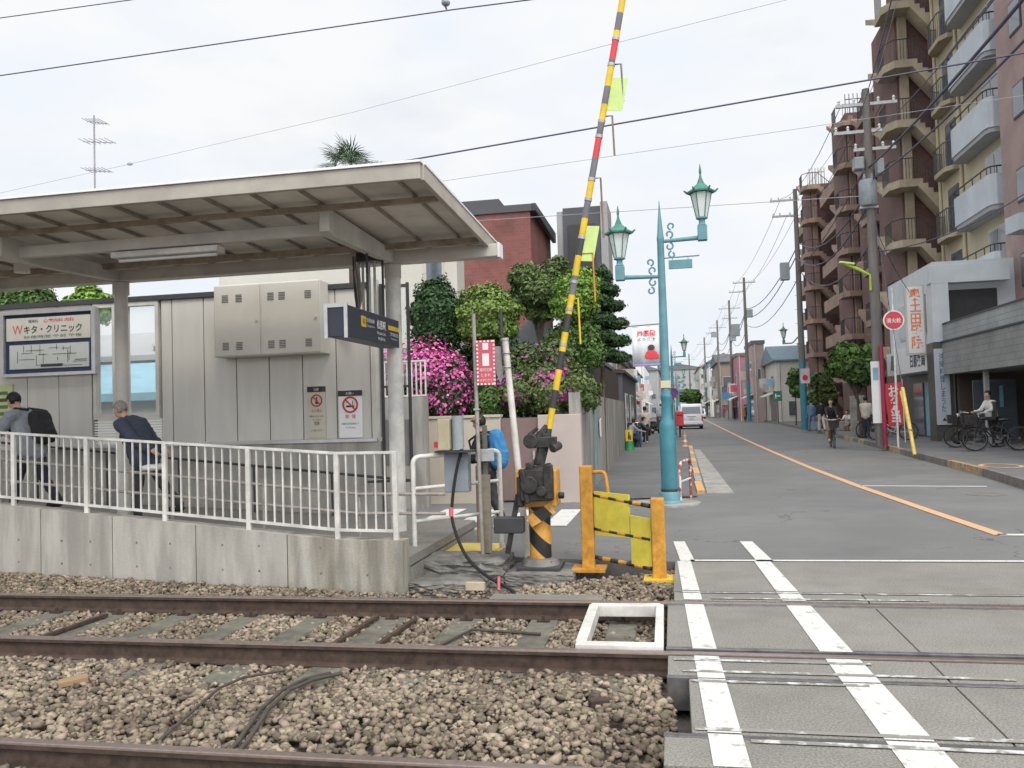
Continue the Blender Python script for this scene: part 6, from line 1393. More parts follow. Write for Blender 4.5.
def person(loc, rz, label, H=1.66, lean=0, head=0, legs=((8, 10), (-10, 15)), arms=((10, 15, 4), (-10, 20, 4)), top='shirt', bottom='trousers', shoe='dark', hair='hair_black',
           sleeves='long', coat=0.0, bag=None, hat=None, sit=0.0, fine=False, group=None, scarf=None, hands_back=False, girth=1.0):
    """local frame: +Y is forward, Z up. legs: (thigh swing fwd deg, knee bend deg); arms: (swing fwd deg, elbow bend deg, outward deg)"""
    t = thing('person', loc, label, 'person', group); s = H / 1.72; g = girth
    vox = .011 if fine else .02
    hipz = .90*s - sit; P = {}
    P['pel'] = Vector((0, 0, hipz)); L_ = R(lean)
    up = rot((0, 0, 1), -L_); fwd = rot((0, 1, 0), -L_)
    P['waist'] = P['pel'] + up*.16*s; P['chest'] = P['pel'] + up*.36*s; P['neck'] = P['pel'] + rot((0, 0, 1), -L_*1.15)*.53*s
    hd = rot((0, 0, 1), -L_*.6 - R(head)); P['head'] = P['neck'] + hd*.155*s
    body, jack, trou, hairm = MB(), MB(), MB(), MB()
    # trunk
    body.rcap(P['pel'], P['waist'], .125*s, .11*s); body.rcap(P['waist'], P['chest'], .11*s, .125*s); body.rcap(P['chest'], P['neck'], .10*s, .052*s); body.rcap(P['neck'], P['head'], .050*s, .052*s)
    hc = P['head'] + hd*.03*s; hf = rot((0, 1, 0), -L_*.6 - R(head))
    body.ell(hc, (.073*s, .088*s, .108*s), 18, 12); body.ell(hc - hd*.055*s + hf*.035*s, (.052*s, .05*s, .05*s), 12, 8)
    body.ell(hc + hf*.092*s - hd*.012*s, (.013*s, .020*s, .024*s), 8, 6)
    for q in (-1, 1): body.ell(hc + Vector((q*.075*s, 0, 0)), (.011*s, .02*s, .03*s), 8, 6)
    # eyes, brows, mouth as small dark shapes
    face = MB()
    for q in (-1, 1): face.ell(hc + hf*.080*s + hd*.012*s + Vector((q*.028*s, 0, 0)), (.011*s, .008*s, .006*s), 8, 5)
    face.ell(hc + hf*.082*s - hd*.055*s, (.022*s, .008*s, .004*s), 8, 5)
    # shoulders and arms
    for i, q in enumerate((-1, 1)):
        sw, el, ow = arms[i]
        sh_ = P['chest'] + up*.10*s + Vector((q*.165*s*g, 0, 0))
        body.rcap(P['chest'] + up*.10*s, sh_, .075*s, .058*s); jack.rcap(P['chest'] + up*.09*s, sh_, .105*s*g, .072*s*g)
        d = rot(rot((0, 0, -1), R(sw)), R(ow)*-q, 'Y'); d2 = rot(rot((0, 0, -1), R(sw+el)), R(ow if not hands_back else -22)*-q, 'Y')
        e = sh_ + d*.28*s; w = e + d2*.25*s
        body.rcap(sh_, e, .048*s, .036*s); body.rcap(e, w, .036*s, .025*s)
        jack.rcap(sh_, e, .068*s*g, .055*s*g)
        if sleeves == 'long': jack.rcap(e, w - d2*.02*s, .055*s*g, .042*s*g)
        # hand: palm, four unequal curled fingers, thumb off the side
        pc = w + d2*.045*s; side = Vector((1, 0, 0)); nrm = d2.cross(side).normalized() if d2.cross(side).length > .1 else Vector((0, 1, 0))
        body.rcap(w, pc + d2*.02*s, .026*s, .030*s, 8); lat = nrm
        for f_, (off, ln) in enumerate([(-.024, .060), (-.008, .070), (.009, .066), (.024, .052)]):
            a = pc + d2*.03*s + lat*off*s; b = a + d2*ln*.55*s; c_ = b + (d2*.8 + side*-q*.6).normalized()*ln*.5*s
            rr = (.0095 if fine else .011)*s; body.rcap(a, b, rr, rr*.92, 6); body.rcap(b, c_, rr*.92, rr*.8, 6)
        a = w + d2*.03*s + lat*.022*s; b = a + (d2*.6 + lat*.8).normalized()*.035*s; body.rcap(a, b, .012*s, .010*s, 6); body.rcap(b, b + (d2*.9 - side*q*.3).normalized()*.028*s, .010*s, .009*s, 6)
    # jacket trunk
    jack.rcap(P['pel'] + up*(.02-coat)*s, P['waist'], .15*s*g, .135*s*g); jack.rcap(P['waist'], P['chest'], .135*s*g, .145*s*g); jack.rcap(P['chest'], P['neck'] - up*.05*s, .125*s*g, .075*s)
    for q in (-1, 1): jack.rcap(P['pel'] + up*(.02-coat)*s + Vector((q*.06*s, 0, 0)), P['chest'] + Vector((q*.07*s, 0, 0)), .12*s*g, .11*s*g)
    # legs
    for i, q in enumerate((-1, 1)):
        th, kn = legs[i]; h = P['pel'] + Vector((q*.085*s, 0, -.02*s))
        d = rot((0, 0, -1), R(th)); d2 = rot((0, 0, -1), R(th-kn)); k_ = h + d*.43*s; a_ = k_ + d2*.42*s
        body.rcap(h, k_, .078*s, .052*s); body.rcap(k_, a_, .052*s, .034*s); body.rcap(a_, a_ + Vector((0, .12*s, -.03*s)), .035*s, .028*s)
        trou.rcap(h + Vector((0, 0, .03*s)), k_, .098*s, .072*s); trou.rcap(k_, a_ + Vector((0, 0, .03*s)), .072*s, .058*s)
        shoes = MB(); shoes.rcap(a_ + Vector((0, -.02*s, -.022*s)), a_ + Vector((0, .15*s, -.035*s)), .045*s, .036*s, 8); shoes.rcap(a_ + Vector((0, 0, .0)), a_ + Vector((0, .01, .03*s)), .042*s, .042*s, 8)
        bake(shoes, 'shoe', shoe, t, vox*.8, 2)
    trou.rcap(P['pel'] + Vector((-.06*s, 0, 0)), P['pel'] + Vector((.06*s, 0, 0)), .125*s, .125*s); trou.rcap(P['pel'], P['waist'], .128*s, .115*s)
    b = bake(body, 'body', 'skin', t, vox*.8, 2)
    f = face.build('face_features', 'hair_black', t); f.data.transform(Matrix.Translation(Vector(loc)))
    bake(jack, 'jacket', top, t, vox, 3); bake(trou, 'trousers', bottom, t, vox, 3)
    hairm.ell(hc + hd*.026*s - hf*.016*s, (.090*s, .102*s, .112*s), 16, 10)
    # cut face opening: keep hair verts behind/above the forehead
    hv = MB(); keepv = []
    hm = bpy.data.meshes.new('hair'); hm.from_pydata(hairm.v, [], hairm.f); bm = bmesh.new(); bm.from_mesh(hm)
    bmesh.ops.delete(bm, geom=[v for v in bm.verts if (v.co - hc).dot(hf) > .030*s and (v.co - hc).dot(hd) < .055*s or (v.co - hc).dot(hd) < -.065*s], context='VERTS')
    bm.to_mesh(hm); bm.free(); hm.materials.append(M[hair]); hm.polygons.foreach_set('use_smooth', [True]*len(hm.polygons)); ho = bpy.data.objects.new('hair', hm); COL.objects.link(ho); ho.parent = t
    so_ = ho.modifiers.new('t', 'SOLIDIFY'); so_.thickness = .012
    if hat:
        q = MB(); q.ell(hc + hd*.055*s, (.095*s, .105*s, .07*s), 16, 8); q.cyl(hc + hd*.055*s, hc + hd*.063*s + Vector(), .11*s, .105*s, n=16); q.cyl(hc + hd*.05*s + hf*.07*s, hc + hd*.06*s + hf*.07*s, .075*s, n=14); bake(q, 'cap', hat, t, .012, 2)
    t['_b'] = 0; del t['_b']
    t.rotation_euler = (0, 0, rz)
    return t, P, up, fwd, s
def cloth(k, c): M[k] = mat(k, c, .85, .06, 9, bump=.25, bscale=90); return k
cloth('grey_hoodie', (.24, .255, .28)); cloth('dark_jeans', (.025, .028, .045)); cloth('navy_jacket', (.045, .055, .08)); cloth('charcoal', (.04, .04, .045)); cloth('black_cloth', (.018, .018, .02))
cloth('denim', (.12, .2, .3)); cloth('off_white_cloth', (.55, .53, .5)); cloth('beige_shirt', (.48, .42, .36)); cloth('pack_blue', (.04, .20, .42)); cloth('brown_top', (.30, .2, .13)); cloth('pale_pants', (.5, .47, .42)); cloth('grey_collar', (.30, .33, .38))
def on_top(name, mb_, m_, parent, rz=None, vox=.014):
    """a worn item given in the person's local frame, top-level thing placed at the person"""
    return mb_
# 1: walker at far left with a black backpack (faces -X)
pl = AY(30, 470, 9.4)
t1, P_, up, fwd, s = person((pl.x+.03, 9.4, floorZ(pl.x)-.0), R(90), 'person in grey hooded top with black backpack walking left up the ramp, head bowed', H=1.58, lean=18, head=22, legs=((22, 12), (-16, 16)), arms=((38, 52, 6), (26, 60, 6)),
              top='grey_hoodie', bottom='dark_jeans', shoe='black_cloth', coat=.06, fine=True, girth=1.3)
q = MB(); q.rcap(P_['neck'] - up*.04 - fwd*.03, P_['neck'] - up*.10 - fwd*.10, .08, .07); bake(q, 'hood', 'grey_hoodie', t1, .012, 2)
bp = thing('backpack', tuple(t1.location), 'black backpack worn by the person at far left', 'backpack')
q = MB(); c0 = P_['chest'] - fwd*.23 - up*.06; q.rcap(c0 + up*.08, c0 - up*.20, .095, .115); q.rcap(c0 + up*.07 + Vector((.07,0,0)), c0 - up*.2 + Vector((.07,0,0)), .085, .10); q.rcap(c0 + up*.07 - Vector((.07,0,0)), c0 - up*.2 - Vector((.07,0,0)), .085, .10); q.rcap(c0 - up*.17 - fwd*.07, c0 - up*.07 - fwd*.06, .075, .065)
bake(q, 'pack_body', 'black_cloth', bp, .014, 4)
for sgn in (-1, 1):
    q = MB(); q.tube([c0 + up*.16 + Vector((sgn*.1,.05,0)), P_['chest'] + up*.20 + Vector((sgn*.11,-.02,0)), P_['chest'] + up*.1 + fwd*.17 + Vector((sgn*.11,0,0)), P_['waist'] + fwd*.12 + Vector((sgn*.13,0,0)), P_['waist'] - fwd*.1 + Vector((sgn*.12,0,0))], .018, 6)
    o = q.build('strap', 'black_cloth', None, smooth=True); o.parent = bp
bp.rotation_euler = (0, 0, R(90))
# 2: stooping grey haired walker
pl = AY(138, 470, 8.95)
t2, P_, up, fwd, s = person((pl.x + .08, 8.95, floorZ(pl.x)+.02), R(92), 'person with grey hair in dark jacket stooping as they walk left, hands behind the back', H=1.50, lean=23, head=22, legs=((6, 6), (-30, 8)), arms=((-42, -12, 4), (-38, -14, 4)),
              top='navy_jacket', bottom='charcoal', shoe='black_cloth', hair='hair_grey', coat=.06, fine=True, hands_back=True, girth=1.38)
q = MB(); q.rcap(P_['neck'] - up*.03 - fwd*.02 - Vector((.04,0,0)), P_['neck'] - up*.03 - fwd*.02 + Vector((.04,0,0)), .075, .075); q.rcap(P_['neck'] - up*.05, P_['neck'] - up*.11 - fwd*.08, .08, .075); bake(q, 'hood', 'grey_collar', t2, .012, 2)
q = MB(); q.rcap(P_['pel'] - up*.135 + Vector((-.07,-.06,0)), P_['pel'] - up*.135 + Vector((.07,-.06,0)), .115, .115); q.v = [(x, y, (z - (P_['pel'].z-.135))*.42 + P_['pel'].z - .155) for x, y, z in q.v]; bake(q, 'shirt_tail', 'white', t2, .012, 2)
# 3: walker with the blue backpack behind the pipe barrier
pl = AY(487, 470, 11.0)
t3, P_, up, fwd, s = person((pl.x, 11.0, .0), R(78), 'person in black clothes and cap with bright blue backpack behind the pipe barrier', H=1.54, lean=7, head=8, legs=((10, 10), (-8, 14)), arms=((20, 55, 6), (12, 60, 6)),
              top='black_cloth', bottom='charcoal', shoe='off_white_cloth', hat='brown_top', coat=.05, fine=True)
bp = thing('backpack', tuple(t3.location), 'bright blue backpack on the person behind the pipe barrier', 'backpack')
q = MB(); c0 = P_['chest'] - fwd*.20; q.rcap(c0 + up*.10, c0 - up*.22, .11, .13); q.rcap(c0 - up*.14 - fwd*.06, c0 - up*.02 - fwd*.05, .09, .08); q.rcap(c0 + Vector((.08,0,0)), c0 - up*.2 + Vector((.08,0,0)), .08, .09)
bake(q, 'pack_body', 'pack_blue', bp, .014, 4)
for sgn in (-1, 1):
    q = MB(); q.tube([c0 + up*.16 + Vector((sgn*.09,.05,0)), P_['chest'] + up*.19 + Vector((sgn*.10,-.02,0)), P_['chest'] + up*.1 + fwd*.16 + Vector((sgn*.10,0,0)), P_['waist'] + fwd*.12 + Vector((sgn*.12,0,0)), P_['waist'] - fwd*.1 + Vector((sgn*.11,0,0))], .018, 6)
    o = q.build('strap', 'black_cloth', None, smooth=True); o.parent = bp
bp.rotation_euler = (0, 0, R(78))

# ------------------------------------------------------------------ bicycles and motor scooters
def bicycle(loc, rz, label, basket=True, frame='dark', group=None):
    t = thing('bicycle', loc, label, 'bicycle', group)
    for y, nm in ((-.52, 'rear_wheel'), (.55, 'front_wheel')):
        w = MB().torus((0, y, .33), (1, 0, 0), .315, .018, 28, 6).build(nm, 'rubber', None, smooth='all'); w.parent = t
        q = MB(); q.torus((0, y, .33), (1, 0, 0), .29, .008, 24, 5); o = q.build('rim', 'steel', None); o.parent = w
        q = MB()
        for k in range(12): a = k*math.pi/6; q.cyl((0, y, .33), (0, y+.29*math.cos(a), .33+.29*math.sin(a)), .0025, n=4)
        q.cyl((-.04, y, .33), (.04, y, .33), .02, n=8); o = q.build('spokes', 'steel', None); o.parent = w
        q = MB(); q.torus((0, y, .33), (1, 0, 0), .36, .016, 16, 5, R(20) if y < 0 else R(10), R(170)); o = q.build('mudguard', 'steel', None); o.parent = t
    q = MB(); q.tube([(0, .45, .78), (0, .1, .35), (0, -.05, .30)], .02, 8); q.tube([(0, .46, .70), (0, -.10, .45)], .018, 8); q.cyl((0, -.05, .28), (0, -.16, .78), .018); q.tube([(0, -.14, .68), (.03, -.52, .33)], .01, 6); q.tube([(0, -.05, .28), (.03, -.52, .33)], .012, 6); q.cyl((0, .43, .92), (0, .46, .66), .022); q.tube([(.04, .47, .64), (.045, .55, .33)], .012, 6); q.tube([(-.04, .47, .64), (-.045, .55, .33)], .012, 6)
    o = q.build('frame', frame, None, smooth=True); o.parent = t
    q = MB(); q.tube([(-.27, .22, 1.02), (-.25, .36, 1.05), (-.08, .44, 1.0), (.08, .44, 1.0), (.25, .36, 1.05), (.27, .22, 1.02)], .013, 6); q.cyl((0, .43, .9), (0, .44, 1.0), .015); o = q.build('handlebar', 'alu', None, smooth=True); o.parent = t
    q = MB(); q.ell((0, -.18, .84), (.09, .14, .04), 12, 8); q.cyl((0, -.17, .76), (0, -.17, .83), .014); o = q.build('saddle', 'black', None, smooth=True); o.parent = t
    q = MB(); q.cyl((-.09, -.03, .29), (.09, -.03, .29), .012); q.cyl((.03, -.03, .29), (.04, -.03, .29), .09, n=14); q.obox((.05, -.03, .29), (.06, .09, .17), .015, .015); q.obox((-.05, -.03, .29), (-.06, -.15, .41), .015, .015); q.box(.05, .14, .06, .13, .15, .175); q.box(-.14, -.05, -.18, -.11, .40, .425); o = q.build('pedal_crank', 'steel', None); o.parent = t
    if basket:
        q = MB(); q.ext([(-.15, .5, .72), (.15, .5, .72), (.19, .52, .98), (-.19, .52, .98)], (0, .24, .0)); o = q.build('basket', 'black', None); o.parent = t
    t.rotation_euler = (0, 0, rz); return t
def scooter(loc, rz, label, body='black', group=None):
    t = thing('motor_scooter', loc, label, 'scooter', group)
    for y in (-.55, .6):
        w = MB().torus((0, y, .22), (1, 0, 0), .17, .055, 22, 8).build('wheel', 'rubber', None, smooth='all'); w.parent = t
    q = MB(); q.rcap((0, -.55, .5), (0, -.1, .5), .15, .13); q.rcap((0, -.55, .62), (0, -.15, .58), .12, .12); q.rcap((0, .05, .28), (0, .38, .3), .12, .12); q.rcap((0, .42, .35), (0, .50, .85), .14, .11); q.rcap((0, .6, .42), (0, .45, .42), .08, .09); bake(q, 'body_panels', body, t, .02, 3)
    q = MB(); q.rcap((0, -.6, .74), (0, -.1, .72), .10, .09); bake(q, 'seat', 'black', t, .02, 2)
    q = MB(); q.tube([(-.3, .40, 1.02), (-.1, .48, 1.0), (.1, .48, 1.0), (.3, .40, 1.02)], .016, 6); q.rcap((0, .48, .9), (0, .5, 1.02), .07, .07); o = q.build('handlebar', 'dark', None, smooth=True); o.parent = t
    q = MB(); q.ell((0, .60, .92), (.07, .04, .06)); o = q.build('headlight', 'lampglass', None, smooth=True); o.parent = t
    t.rotation_euler = (0, 0, rz); return t
# right pavement: rider, two walkers, browser, seated person, bikes
cx0, cy0 = 5.6, 31.6
bicycle((cx0, cy0, 0), R(176), 'dark bicycle being ridden along the right kerb', True)
person((cx0, cy0+.16, .12), R(176), 'person in black top and brown shorts riding a bicycle along the right kerb', H=1.62, lean=18, head=-8, legs=((70, 62), (38, 62)), arms=((52, 12, 3), (52, 12, 3)), top='black_cloth', bottom='brown_top', shoe='off_white_cloth', sit=-.03)
person((7.32, 47.0, .15), R(20), 'person in denim blue top walking beside the second utility pole', H=1.68, top='denim', bottom='denim', legs=((14, 10), (-12, 14)), group=None)
person((7.72, 46.4, .15), R(10), 'person in black top and white trousers walking on the right pavement', H=1.68, top='black_cloth', bottom='pale_pants', shoe='dark', legs=((14, 10), (-12, 14)))
person((7.60, 35.4, .15), R(-30), 'person in beige shirt and dark trousers standing on the right pavement by the tree', H=1.68, top='beige_shirt', bottom='dark_jeans', legs=((4, 4), (-4, 8)), arms=((20, 70, 4), (10, 20, 6)), girth=1.1)
person((8.9, 45.5, .15), R(150), 'person in white top crouching by the concrete planter', H=1.6, top='off_white_cloth', bottom='brown_top', legs=((85, 100), (80, 100)), arms=((50, 40, 4), (50, 40, 4)), lean=18, sit=.48)
o = MB().box(8.5, 9.6, 46.2, 46.8, .15, .65).build('planter_box', 'kerb', bevel=.03); own(o, 'pale concrete planter box behind the crouching person', 'planter')
t = thing('white_column', (8.6, 44, .15), 'pair of pale gate columns under the street tree', 'column')
for x in (8.75, 9.15): MB().box(x, x+.28, 44, 44.3, .15, 1.95).build('column_shaft', 'kerb', t, bevel=.01)
bicycle((8.0, 36.2, .15), R(-60), 'dark bicycle parked behind the person in beige shirt', True, group='parked bicycles on the right')
bicycle((8.0, 33.0, .15), R(75), 'bicycle parked in front of the white shop doors', True, 'alu', group='parked bicycles on the right')
person((9.3, 26.9, .16), R(115), 'person in white and blue top standing behind the parked bicycles at the garage', H=1.66, top='off_white_cloth', bottom='black_cloth', legs=((6, 4), (-8, 10)), arms=((30, 50, 6), (35, 45, 6)), lean=10, head=8)
bicycle((8.75, 26.6, .16), R(80), 'black bicycle with large child seat parked left in the garage', True, 'black', group='parked bicycles at the garage')
bicycle((8.6, 24.6, .16), R(84), 'dark bicycle cut off by the right edge of the photo', True, 'black', group='parked bicycles at the garage')
scooter((9.5, 28.6, .16), R(70), 'black motor scooter standing just inside the garage')
q = thing('child_seat', (8.75, 27.0, .9), 'black bicycle child seat on the left garage bicycle', 'child seat')
m_ = MB(); m_.box(8.95, 9.25, 26.45, 26.75, .95, 1.05); m_.box(9.22, 9.28, 26.45, 26.75, 1.0, 1.5); m_.build('seat_shell', 'black', q, bevel=.03); MB().box(8.8, 8.95, 26.48, 26.72, .7, .8).build('footrest', 'black', q)
# left pavement: walker and people by the parked bicycles
person((-1.28, 38.8, .02), R(0), 'person in brown top and dark trousers walking away on the left pavement', H=1.68, top='beige_shirt', bottom='black_cloth', shoe='off_white_cloth', legs=((14, 10), (-14, 16)))
person((-1.62, 36.0, .02), R(-80), 'person in dark blue clothes bending over a bicycle by the left wall', H=1.6, top='navy_jacket', bottom='denim', lean=35, sit=.25, legs=((50, 70), (40, 70)), arms=((50, 20, 4), (50, 20, 4)))
person((-1.8, 34.6, .02), R(-60), 'person in grey top crouching nearest along the left wall', H=1.6, top='grey_hoodie', bottom='dark_jeans', lean=20, sit=.38, legs=((70, 90), (70, 90)), arms=((50, 30, 4), (50, 30, 4)))
bicycle((-1.45, 35.4, .02), R(8), 'blue bicycle parked nearest along the left wall', True, 'denim', group='parked bicycles on the left')
bicycle((-1.72, 37.4, .02), R(12), 'dark bicycle parked second along the left wall', True, 'dark', group='parked bicycles on the left')
bicycle((-1.95, 40.4, .02), R(10), 'dark bicycle parked third along the left wall', False, 'black', group='parked bicycles on the left')
scooter((-1.5, 50.5, .02), R(10), 'black motor scooter parked far along the left pavement', group=None)
scooter((-1.1, 53.5, .02), R(-20), 'dark grey motor scooter parked beyond the black one', 'charcoal')
for k, (x, y, tp, bt, lab) in enumerate([(7.9, 96, 'brightred', 'charcoal', 'small distant person in red before the magenta house'), (7.3, 103, 'charcoal', 'black_cloth', 'small distant person in dark clothes on the right pavement'), (7.6, 90, 'navy_jacket', 'charcoal', 'small distant person in navy beside the third utility pole'), (6.9, 118, 'brightred', 'denim', 'tiny distant person in red near the blue shop sign')]):
    person((x, y, .15), R(180*(k % 2)), lab, top=tp, bottom=bt)

# ------------------------------------------------------------------ van and far cars
def van(loc, rz, label, kind='van', body='carwhite', H=1.92, W_=1.70, Ln=4.4, group=None):
    """local: rear faces -Y. body swept from a side profile"""
    t = thing('van' if kind == 'van' else 'car', loc, label, kind, group); hw = W_/2
    if kind == 'van': prof = [(-Ln/2, .42), (-Ln/2-.02, .95), (-Ln/2+.06, 1.25), (-Ln/2+.16, H-.12), (-Ln/2+.32, H), (Ln/2-1.3, H), (Ln/2-.95, H-.1), (Ln/2-.25, 1.1), (Ln/2, .9), (Ln/2, .35), (Ln/2-.1, .28), (-Ln/2+.1, .28)]
    else: prof = [(-Ln/2, .4), (-Ln/2, .85), (-Ln/2+.15, 1.0), (-Ln/2+.6, H), (Ln/2-1.8, H), (Ln/2-1.1, .98), (Ln/2-.15, .8), (Ln/2, .6), (Ln/2-.05, .28), (-Ln/2+.1, .28)]
    vs = []; n = len(prof)
    secs = [(-1, .93), (-.93, 1), (.93, 1), (1, .93)]
    q = MB()
    for a, k in secs:
        for y, z in prof:
            tf = 1 - .10*max(0, (z-1.0)/(H-1.0)); vs.append((a*hw*tf, y*(.985 if abs(a) == 1 else 1), (z if abs(a) < 1 else lerp(z, .9, .035))))
    fs = [tuple(range(n-1, -1, -1)), tuple(range(3*n, 4*n))]
    for sct in range(3):
        for k in range(n): fs.append((sct*n+k, sct*n+(k+1) % n, (sct+1)*n+(k+1) % n, (sct+1)*n+k))
    q.add(vs, fs); o = q.build('body', body, None, smooth=True, bevel=.03); o.parent = t; bd = o
    def pb(nm, m_, mm, par=t, **kw): o = m_.build(nm, mm, None, **kw); o.parent = par; return o
    if kind == 'van':
        pb('rear_window', MB().ext([(-hw*.80, -Ln/2+.035, 1.18), (hw*.80, -Ln/2+.035, 1.18), (hw*.76, -Ln/2+.125, 1.68), (-hw*.76, -Ln/2+.125, 1.68)], (0, -.02, 0)), 'glass', bevel=.01)
        pb('rear_bumper', MB().box(-hw*.98, hw*.98, -Ln/2-.10, -Ln/2+.02, .36, .58), body, bevel=.03)
        pb('number_plate', MB().box(-.17, .17, -Ln/2-.045, -Ln/2-.03, .74, .90), 'yellowplate'); pb('tailgate_trim', MB().box(-.32, .32, -Ln/2-.03, -Ln/2-.015, .93, .97), 'dark')
        for s_ in (-1, 1): pb('tail_light', MB().box(s_*hw*.94-.05, s_*hw*.94+.05, -Ln/2-.035, -Ln/2+.05, .62, 1.0), 'red', bevel=.01)
        pb('windscreen', MB().ext([(-hw*.82, Ln/2-.40, 1.2), (hw*.82, Ln/2-.40, 1.2), (hw*.76, Ln/2-.86, 1.74), (-hw*.76, Ln/2-.86, 1.74)], (0, .06, .04)), 'glass')
        for s_ in (-1, 1): pb('side_window', MB().ext([(s_*(hw*.985), -Ln/2+.5, 1.2), (s_*(hw*.985), Ln/2-.9, 1.2), (s_*(hw*.925), Ln/2-1.3, 1.68), (s_*(hw*.925), -Ln/2+.5, 1.68)], (s_*.012, 0, 0)), 'glass')
    else:
        pb('windscreen', MB().ext([(-hw*.82, Ln/2-1.2, 1.02), (hw*.82, Ln/2-1.2, 1.02), (hw*.74, Ln/2-1.78, H-.06), (-hw*.74, Ln/2-1.78, H-.06)], (0, .05, .03)), 'glass')
        pb('rear_window', MB().ext([(-hw*.8, -Ln/2+.2, 1.02), (hw*.8, -Ln/2+.2, 1.02), (hw*.72, -Ln/2+.58, H-.05), (-hw*.72, -Ln/2+.58, H-.05)], (0, -.04, .02)), 'glass')
        for s_ in (-1, 1): pb('headlight', MB().box(s_*hw*.75-.14, s_*hw*.75+.14, Ln/2-.05, Ln/2+.01, .6, .74), 'lampglass', bevel=.01); pb('tail_light', MB().box(s_*hw*.8-.12, s_*hw*.8+.12, -Ln/2-.02, -Ln/2+.04, .7, .88), 'red', bevel=.01); pb('side_window', MB().ext([(s_*(hw*.99), -Ln/2+.6, 1.0), (s_*(hw*.99), Ln/2-1.4, 1.0), (s_*(hw*.93), Ln/2-1.9, H-.08), (s_*(hw*.93), -Ln/2+.85, H-.08)], (s_*.012, 0, 0)), 'glass')
        pb('grille', MB().box(-.4, .4, Ln/2-.01, Ln/2+.015, .42, .56), 'dark')
    for s_ in (-1, 1):
        for y in (-Ln/2+.75, Ln/2-.75):
            w = pb('wheel', MB().cyl((s_*(hw-.17), y, .31), (s_*(hw-.0), y, .31), .31, n=22), 'rubber', smooth=True, bevel=.02); pb('rim', MB().cyl((s_*(hw-.0), y, .31), (s_*(hw+.01), y, .31), .19, n=16), 'alu', w)
        pb('wing_mirror', MB().box(s_*(hw+.14)-.08, s_*(hw+.14)+.08, Ln/2-1.0, Ln/2-.9, 1.12, 1.32), 'dark', bevel=.02)
    pb('underbody', MB().box(-hw*.85, hw*.85, -Ln/2+.15, Ln/2-.15, .18, .30), 'black')
    t.rotation_euler = (0, 0, rz); return t
M['carwhite'] = mat('car_white', (.62, .63, .65), .3, .02, 2, spec=.5); M['yellowplate'] = mat('number_plate', (.62, .6, .5), .5)
M['cargrey'] = mat('car_grey', (.12, .13, .15), .3, .02, 2); M['carsilver'] = mat('car_silver', (.42, .43, .45), .3, .02, 2)
van((1.35, 66.2, 0), R(0), 'white van seen from behind on the left side of the road')
van((3.9, 128, 0), R(180), 'small white oncoming car beyond the white van', 'car', 'carwhite', 1.5, 1.7, 4.1)
van((-.9, 92, .02), R(0), 'grey car parked far along the left side', 'car', 'cargrey', 1.5, 1.7, 4.1)
van((.2, 118, .0), R(0), 'silver car parked farther along the left side', 'car', 'carsilver', 1.5, 1.7, 4.1)
van((2.2, 175, 0), R(0), 'tiny dark car far ahead on the road', 'car', 'cargrey', 1.5, 1.7, 4.1)

# ================================================================== OVERHEAD WIRES
def wire(pts, r, label, sag=0.0, m_='wire', group=None, name='overhead_wire', n=14):
    pts = [Vector(p) for p in pts]; out = []
    for i in range(len(pts)-1):
        for k in range(n + (1 if i == len(pts)-2 else 0)):
            f = k/n; p = pts[i].lerp(pts[i+1], f); p.z -= sag*4*f*(1-f); out.append(p)
    o = MB().tube(out, r, 6).build(name, m_, smooth='all'); return own(o, label, 'wire', group)
G = 'overhead wires of the tram line'
def ext_line(p, q, a, b): p, q = Vector(p), Vector(q); return [p + (q-p)*a, p + (q-p)*b]
wire(ext_line(AY(0, 18, 6.15), AY(130, 0, 6.15), -4, 6), .0042, 'short violet wire crossing the top left corner of the sky', group=G)
wire([(-14, 6.15, 4.60), (-5.6, 6.15, 4.62), (-1.55, 6.15, 4.70), (8, 6.15, 4.72)], .0050, 'long tram wire from the left edge up to the top centre', group=G)
q = thing('wire_insulator', (-1.6, 6.15, 4.75), 'string of small grey insulators at the top edge above the long tram wire', 'insulator')
a = AY(447, 3, 6.15)
MB().cyl((a.x-.005, 6.15, 4.71), (a.x-.35, 6.05, 5.6), .008, n=6).build('pull_wire', 'wire', q)
for k in range(4): MB().ell((a.x - .01 - k*.04, 6.15-.008*k, 4.76+.09*k), (.035, .035, .025)).build('insulator_bead', 'transformer', q, smooth='all')
wire(ext_line(AY(410, 160, 12), AY(1024, 53, 12), -1.3, 1.9), .012, 'thick dark cable crossing behind the raised barrier arm to the right edge', group=G, sag=-.0)
c4 = [AY(0, 193, 9), AY(130, 164, 9), AY(350, 113, 9), AY(600, 47, 9), AY(790, -1, 9), AY(1000, -60, 9)]
o = MB().tube([c4[0] + (c4[0]-c4[1])*2] + c4, .0028, 5).build('overhead_wire', 'wire_light', smooth='all'); own(o, 'faint thin span wire rising from the antenna towards the upper right', 'wire', G)
o = MB().ell(tuple(c4[1]), (.04, .02, .02)).build('wire_clamp', 'transformer', smooth='all'); own(o, 'tiny clamp on the faint span wire right of the antenna', 'clamp')
wire(ext_line(AY(450, 180, 16), AY(830, 124, 16), -1, 1.5), .0045, 'faintest thin wire below the thick dark cable', m_='wire_light', group=G)
wire(ext_line(AY(520, 218, 20), AY(800, 200, 20), -1, 1.2), .007, 'thin wire passing just behind the top of the nearest teal lamp', m_='wire_light', group=G)
G2 = 'cables strung between the right hand poles'
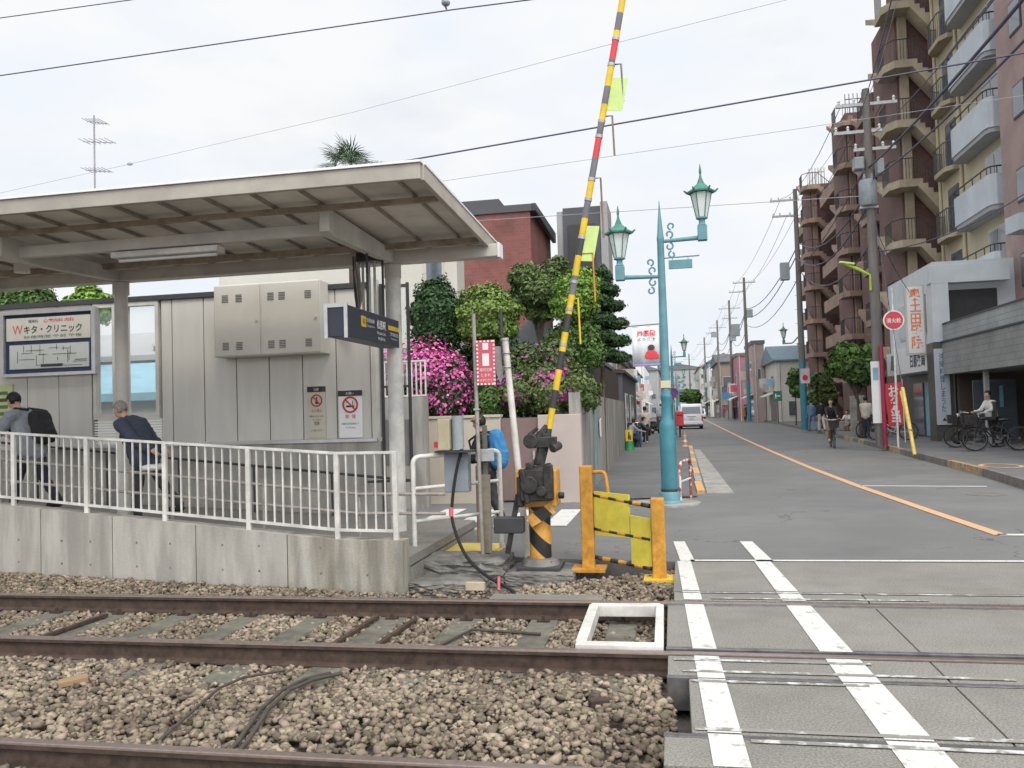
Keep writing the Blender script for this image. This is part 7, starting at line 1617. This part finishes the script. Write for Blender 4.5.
pol = [(6.62, 28.8), (7.3, 49.3), (7.4, 85), (7.2, 104), (6.9, 126), (6.1, 155), (4.2, 200)]
for j, (dz, dx, r_, lab) in enumerate([(2.0, -.8, .012, 'topmost left cable'), (2.0, .5, .012, 'topmost right cable'), (3.0, -.5, .012, 'second level cable'), (4.6, .1, .03, 'thick middle cable'), (5.4, -.1, .03, 'thick lower cable'), (6.3, .15, .025, 'lowest telephone cable')]):
    hs = [12.9+.6, 15.4, 16, 16, 16, 16, 16]
    hs = [13.4, 15.4, 15.9, 15.9, 15.8, 15.6, 15.6]
    wire([(x+dx, y, h-dz) for (x, y), h in zip(pol, hs)], r_, f'{lab} strung between the right hand utility poles', sag=.7 + .1*j, group=G2, n=8)
# cables coming from the nearest pole towards the photographer and out of the frame
for j, (p0, pe, r_, sg, lab) in enumerate([((6.62, 28.8, 9.3), AY(1010, 0, 14), .035, .25, 'thick black cable bundle rising to the upper right corner'), ((6.7, 28.8, 8.9), AY(1024, 20, 14), .025, .35, 'black cable just under the thick bundle at upper right'),
                                      ((6.8, 28.8, 10.4), AY(985, -10, 12), .012, .3, 'thin cable over the cream apartment balconies'), ((6.5, 28.8, 11.3), AY(900, -60, 12), .012, .3, 'thin cable leaving the top of the nearest pole'), ((6.8, 28.8, 6.5), (11.9, 27.5, 8.6), .018, .5, 'drooping service cable from the nearest pole to the pink block')]):
    p0 = Vector(p0); pe = Vector(pe); pf = p0 + (pe-p0)*(1.5 if j < 4 else 1)
    wire([p0, pf], r_, lab, sag=sg, group=G2)
for j, (p0, pe, r_, lab) in enumerate([((6.6, 28.8, 11.4), (11, 41, 20.5), .012, 'slanting service wire from the nearest pole up to the brown stair tower'), ((7.2, 49.3, 13.3), (11.8, 56, 19.5), .014, 'slanting service wire from the second pole to the apartment block'), ((6.62, 28.8, 7.6), (9.3, 33.5, 5.2), .012, 'service cable from the nearest pole down to the white shop'), ((7.3, 49.3, 9.2), (6.9, 28.9, 10.0), .02, 'extra sagging cable between the two nearest poles')]):
    wire([p0, pe], r_, lab, sag=.35, group=G2)

bpy.data.scenes.remove(WORK)
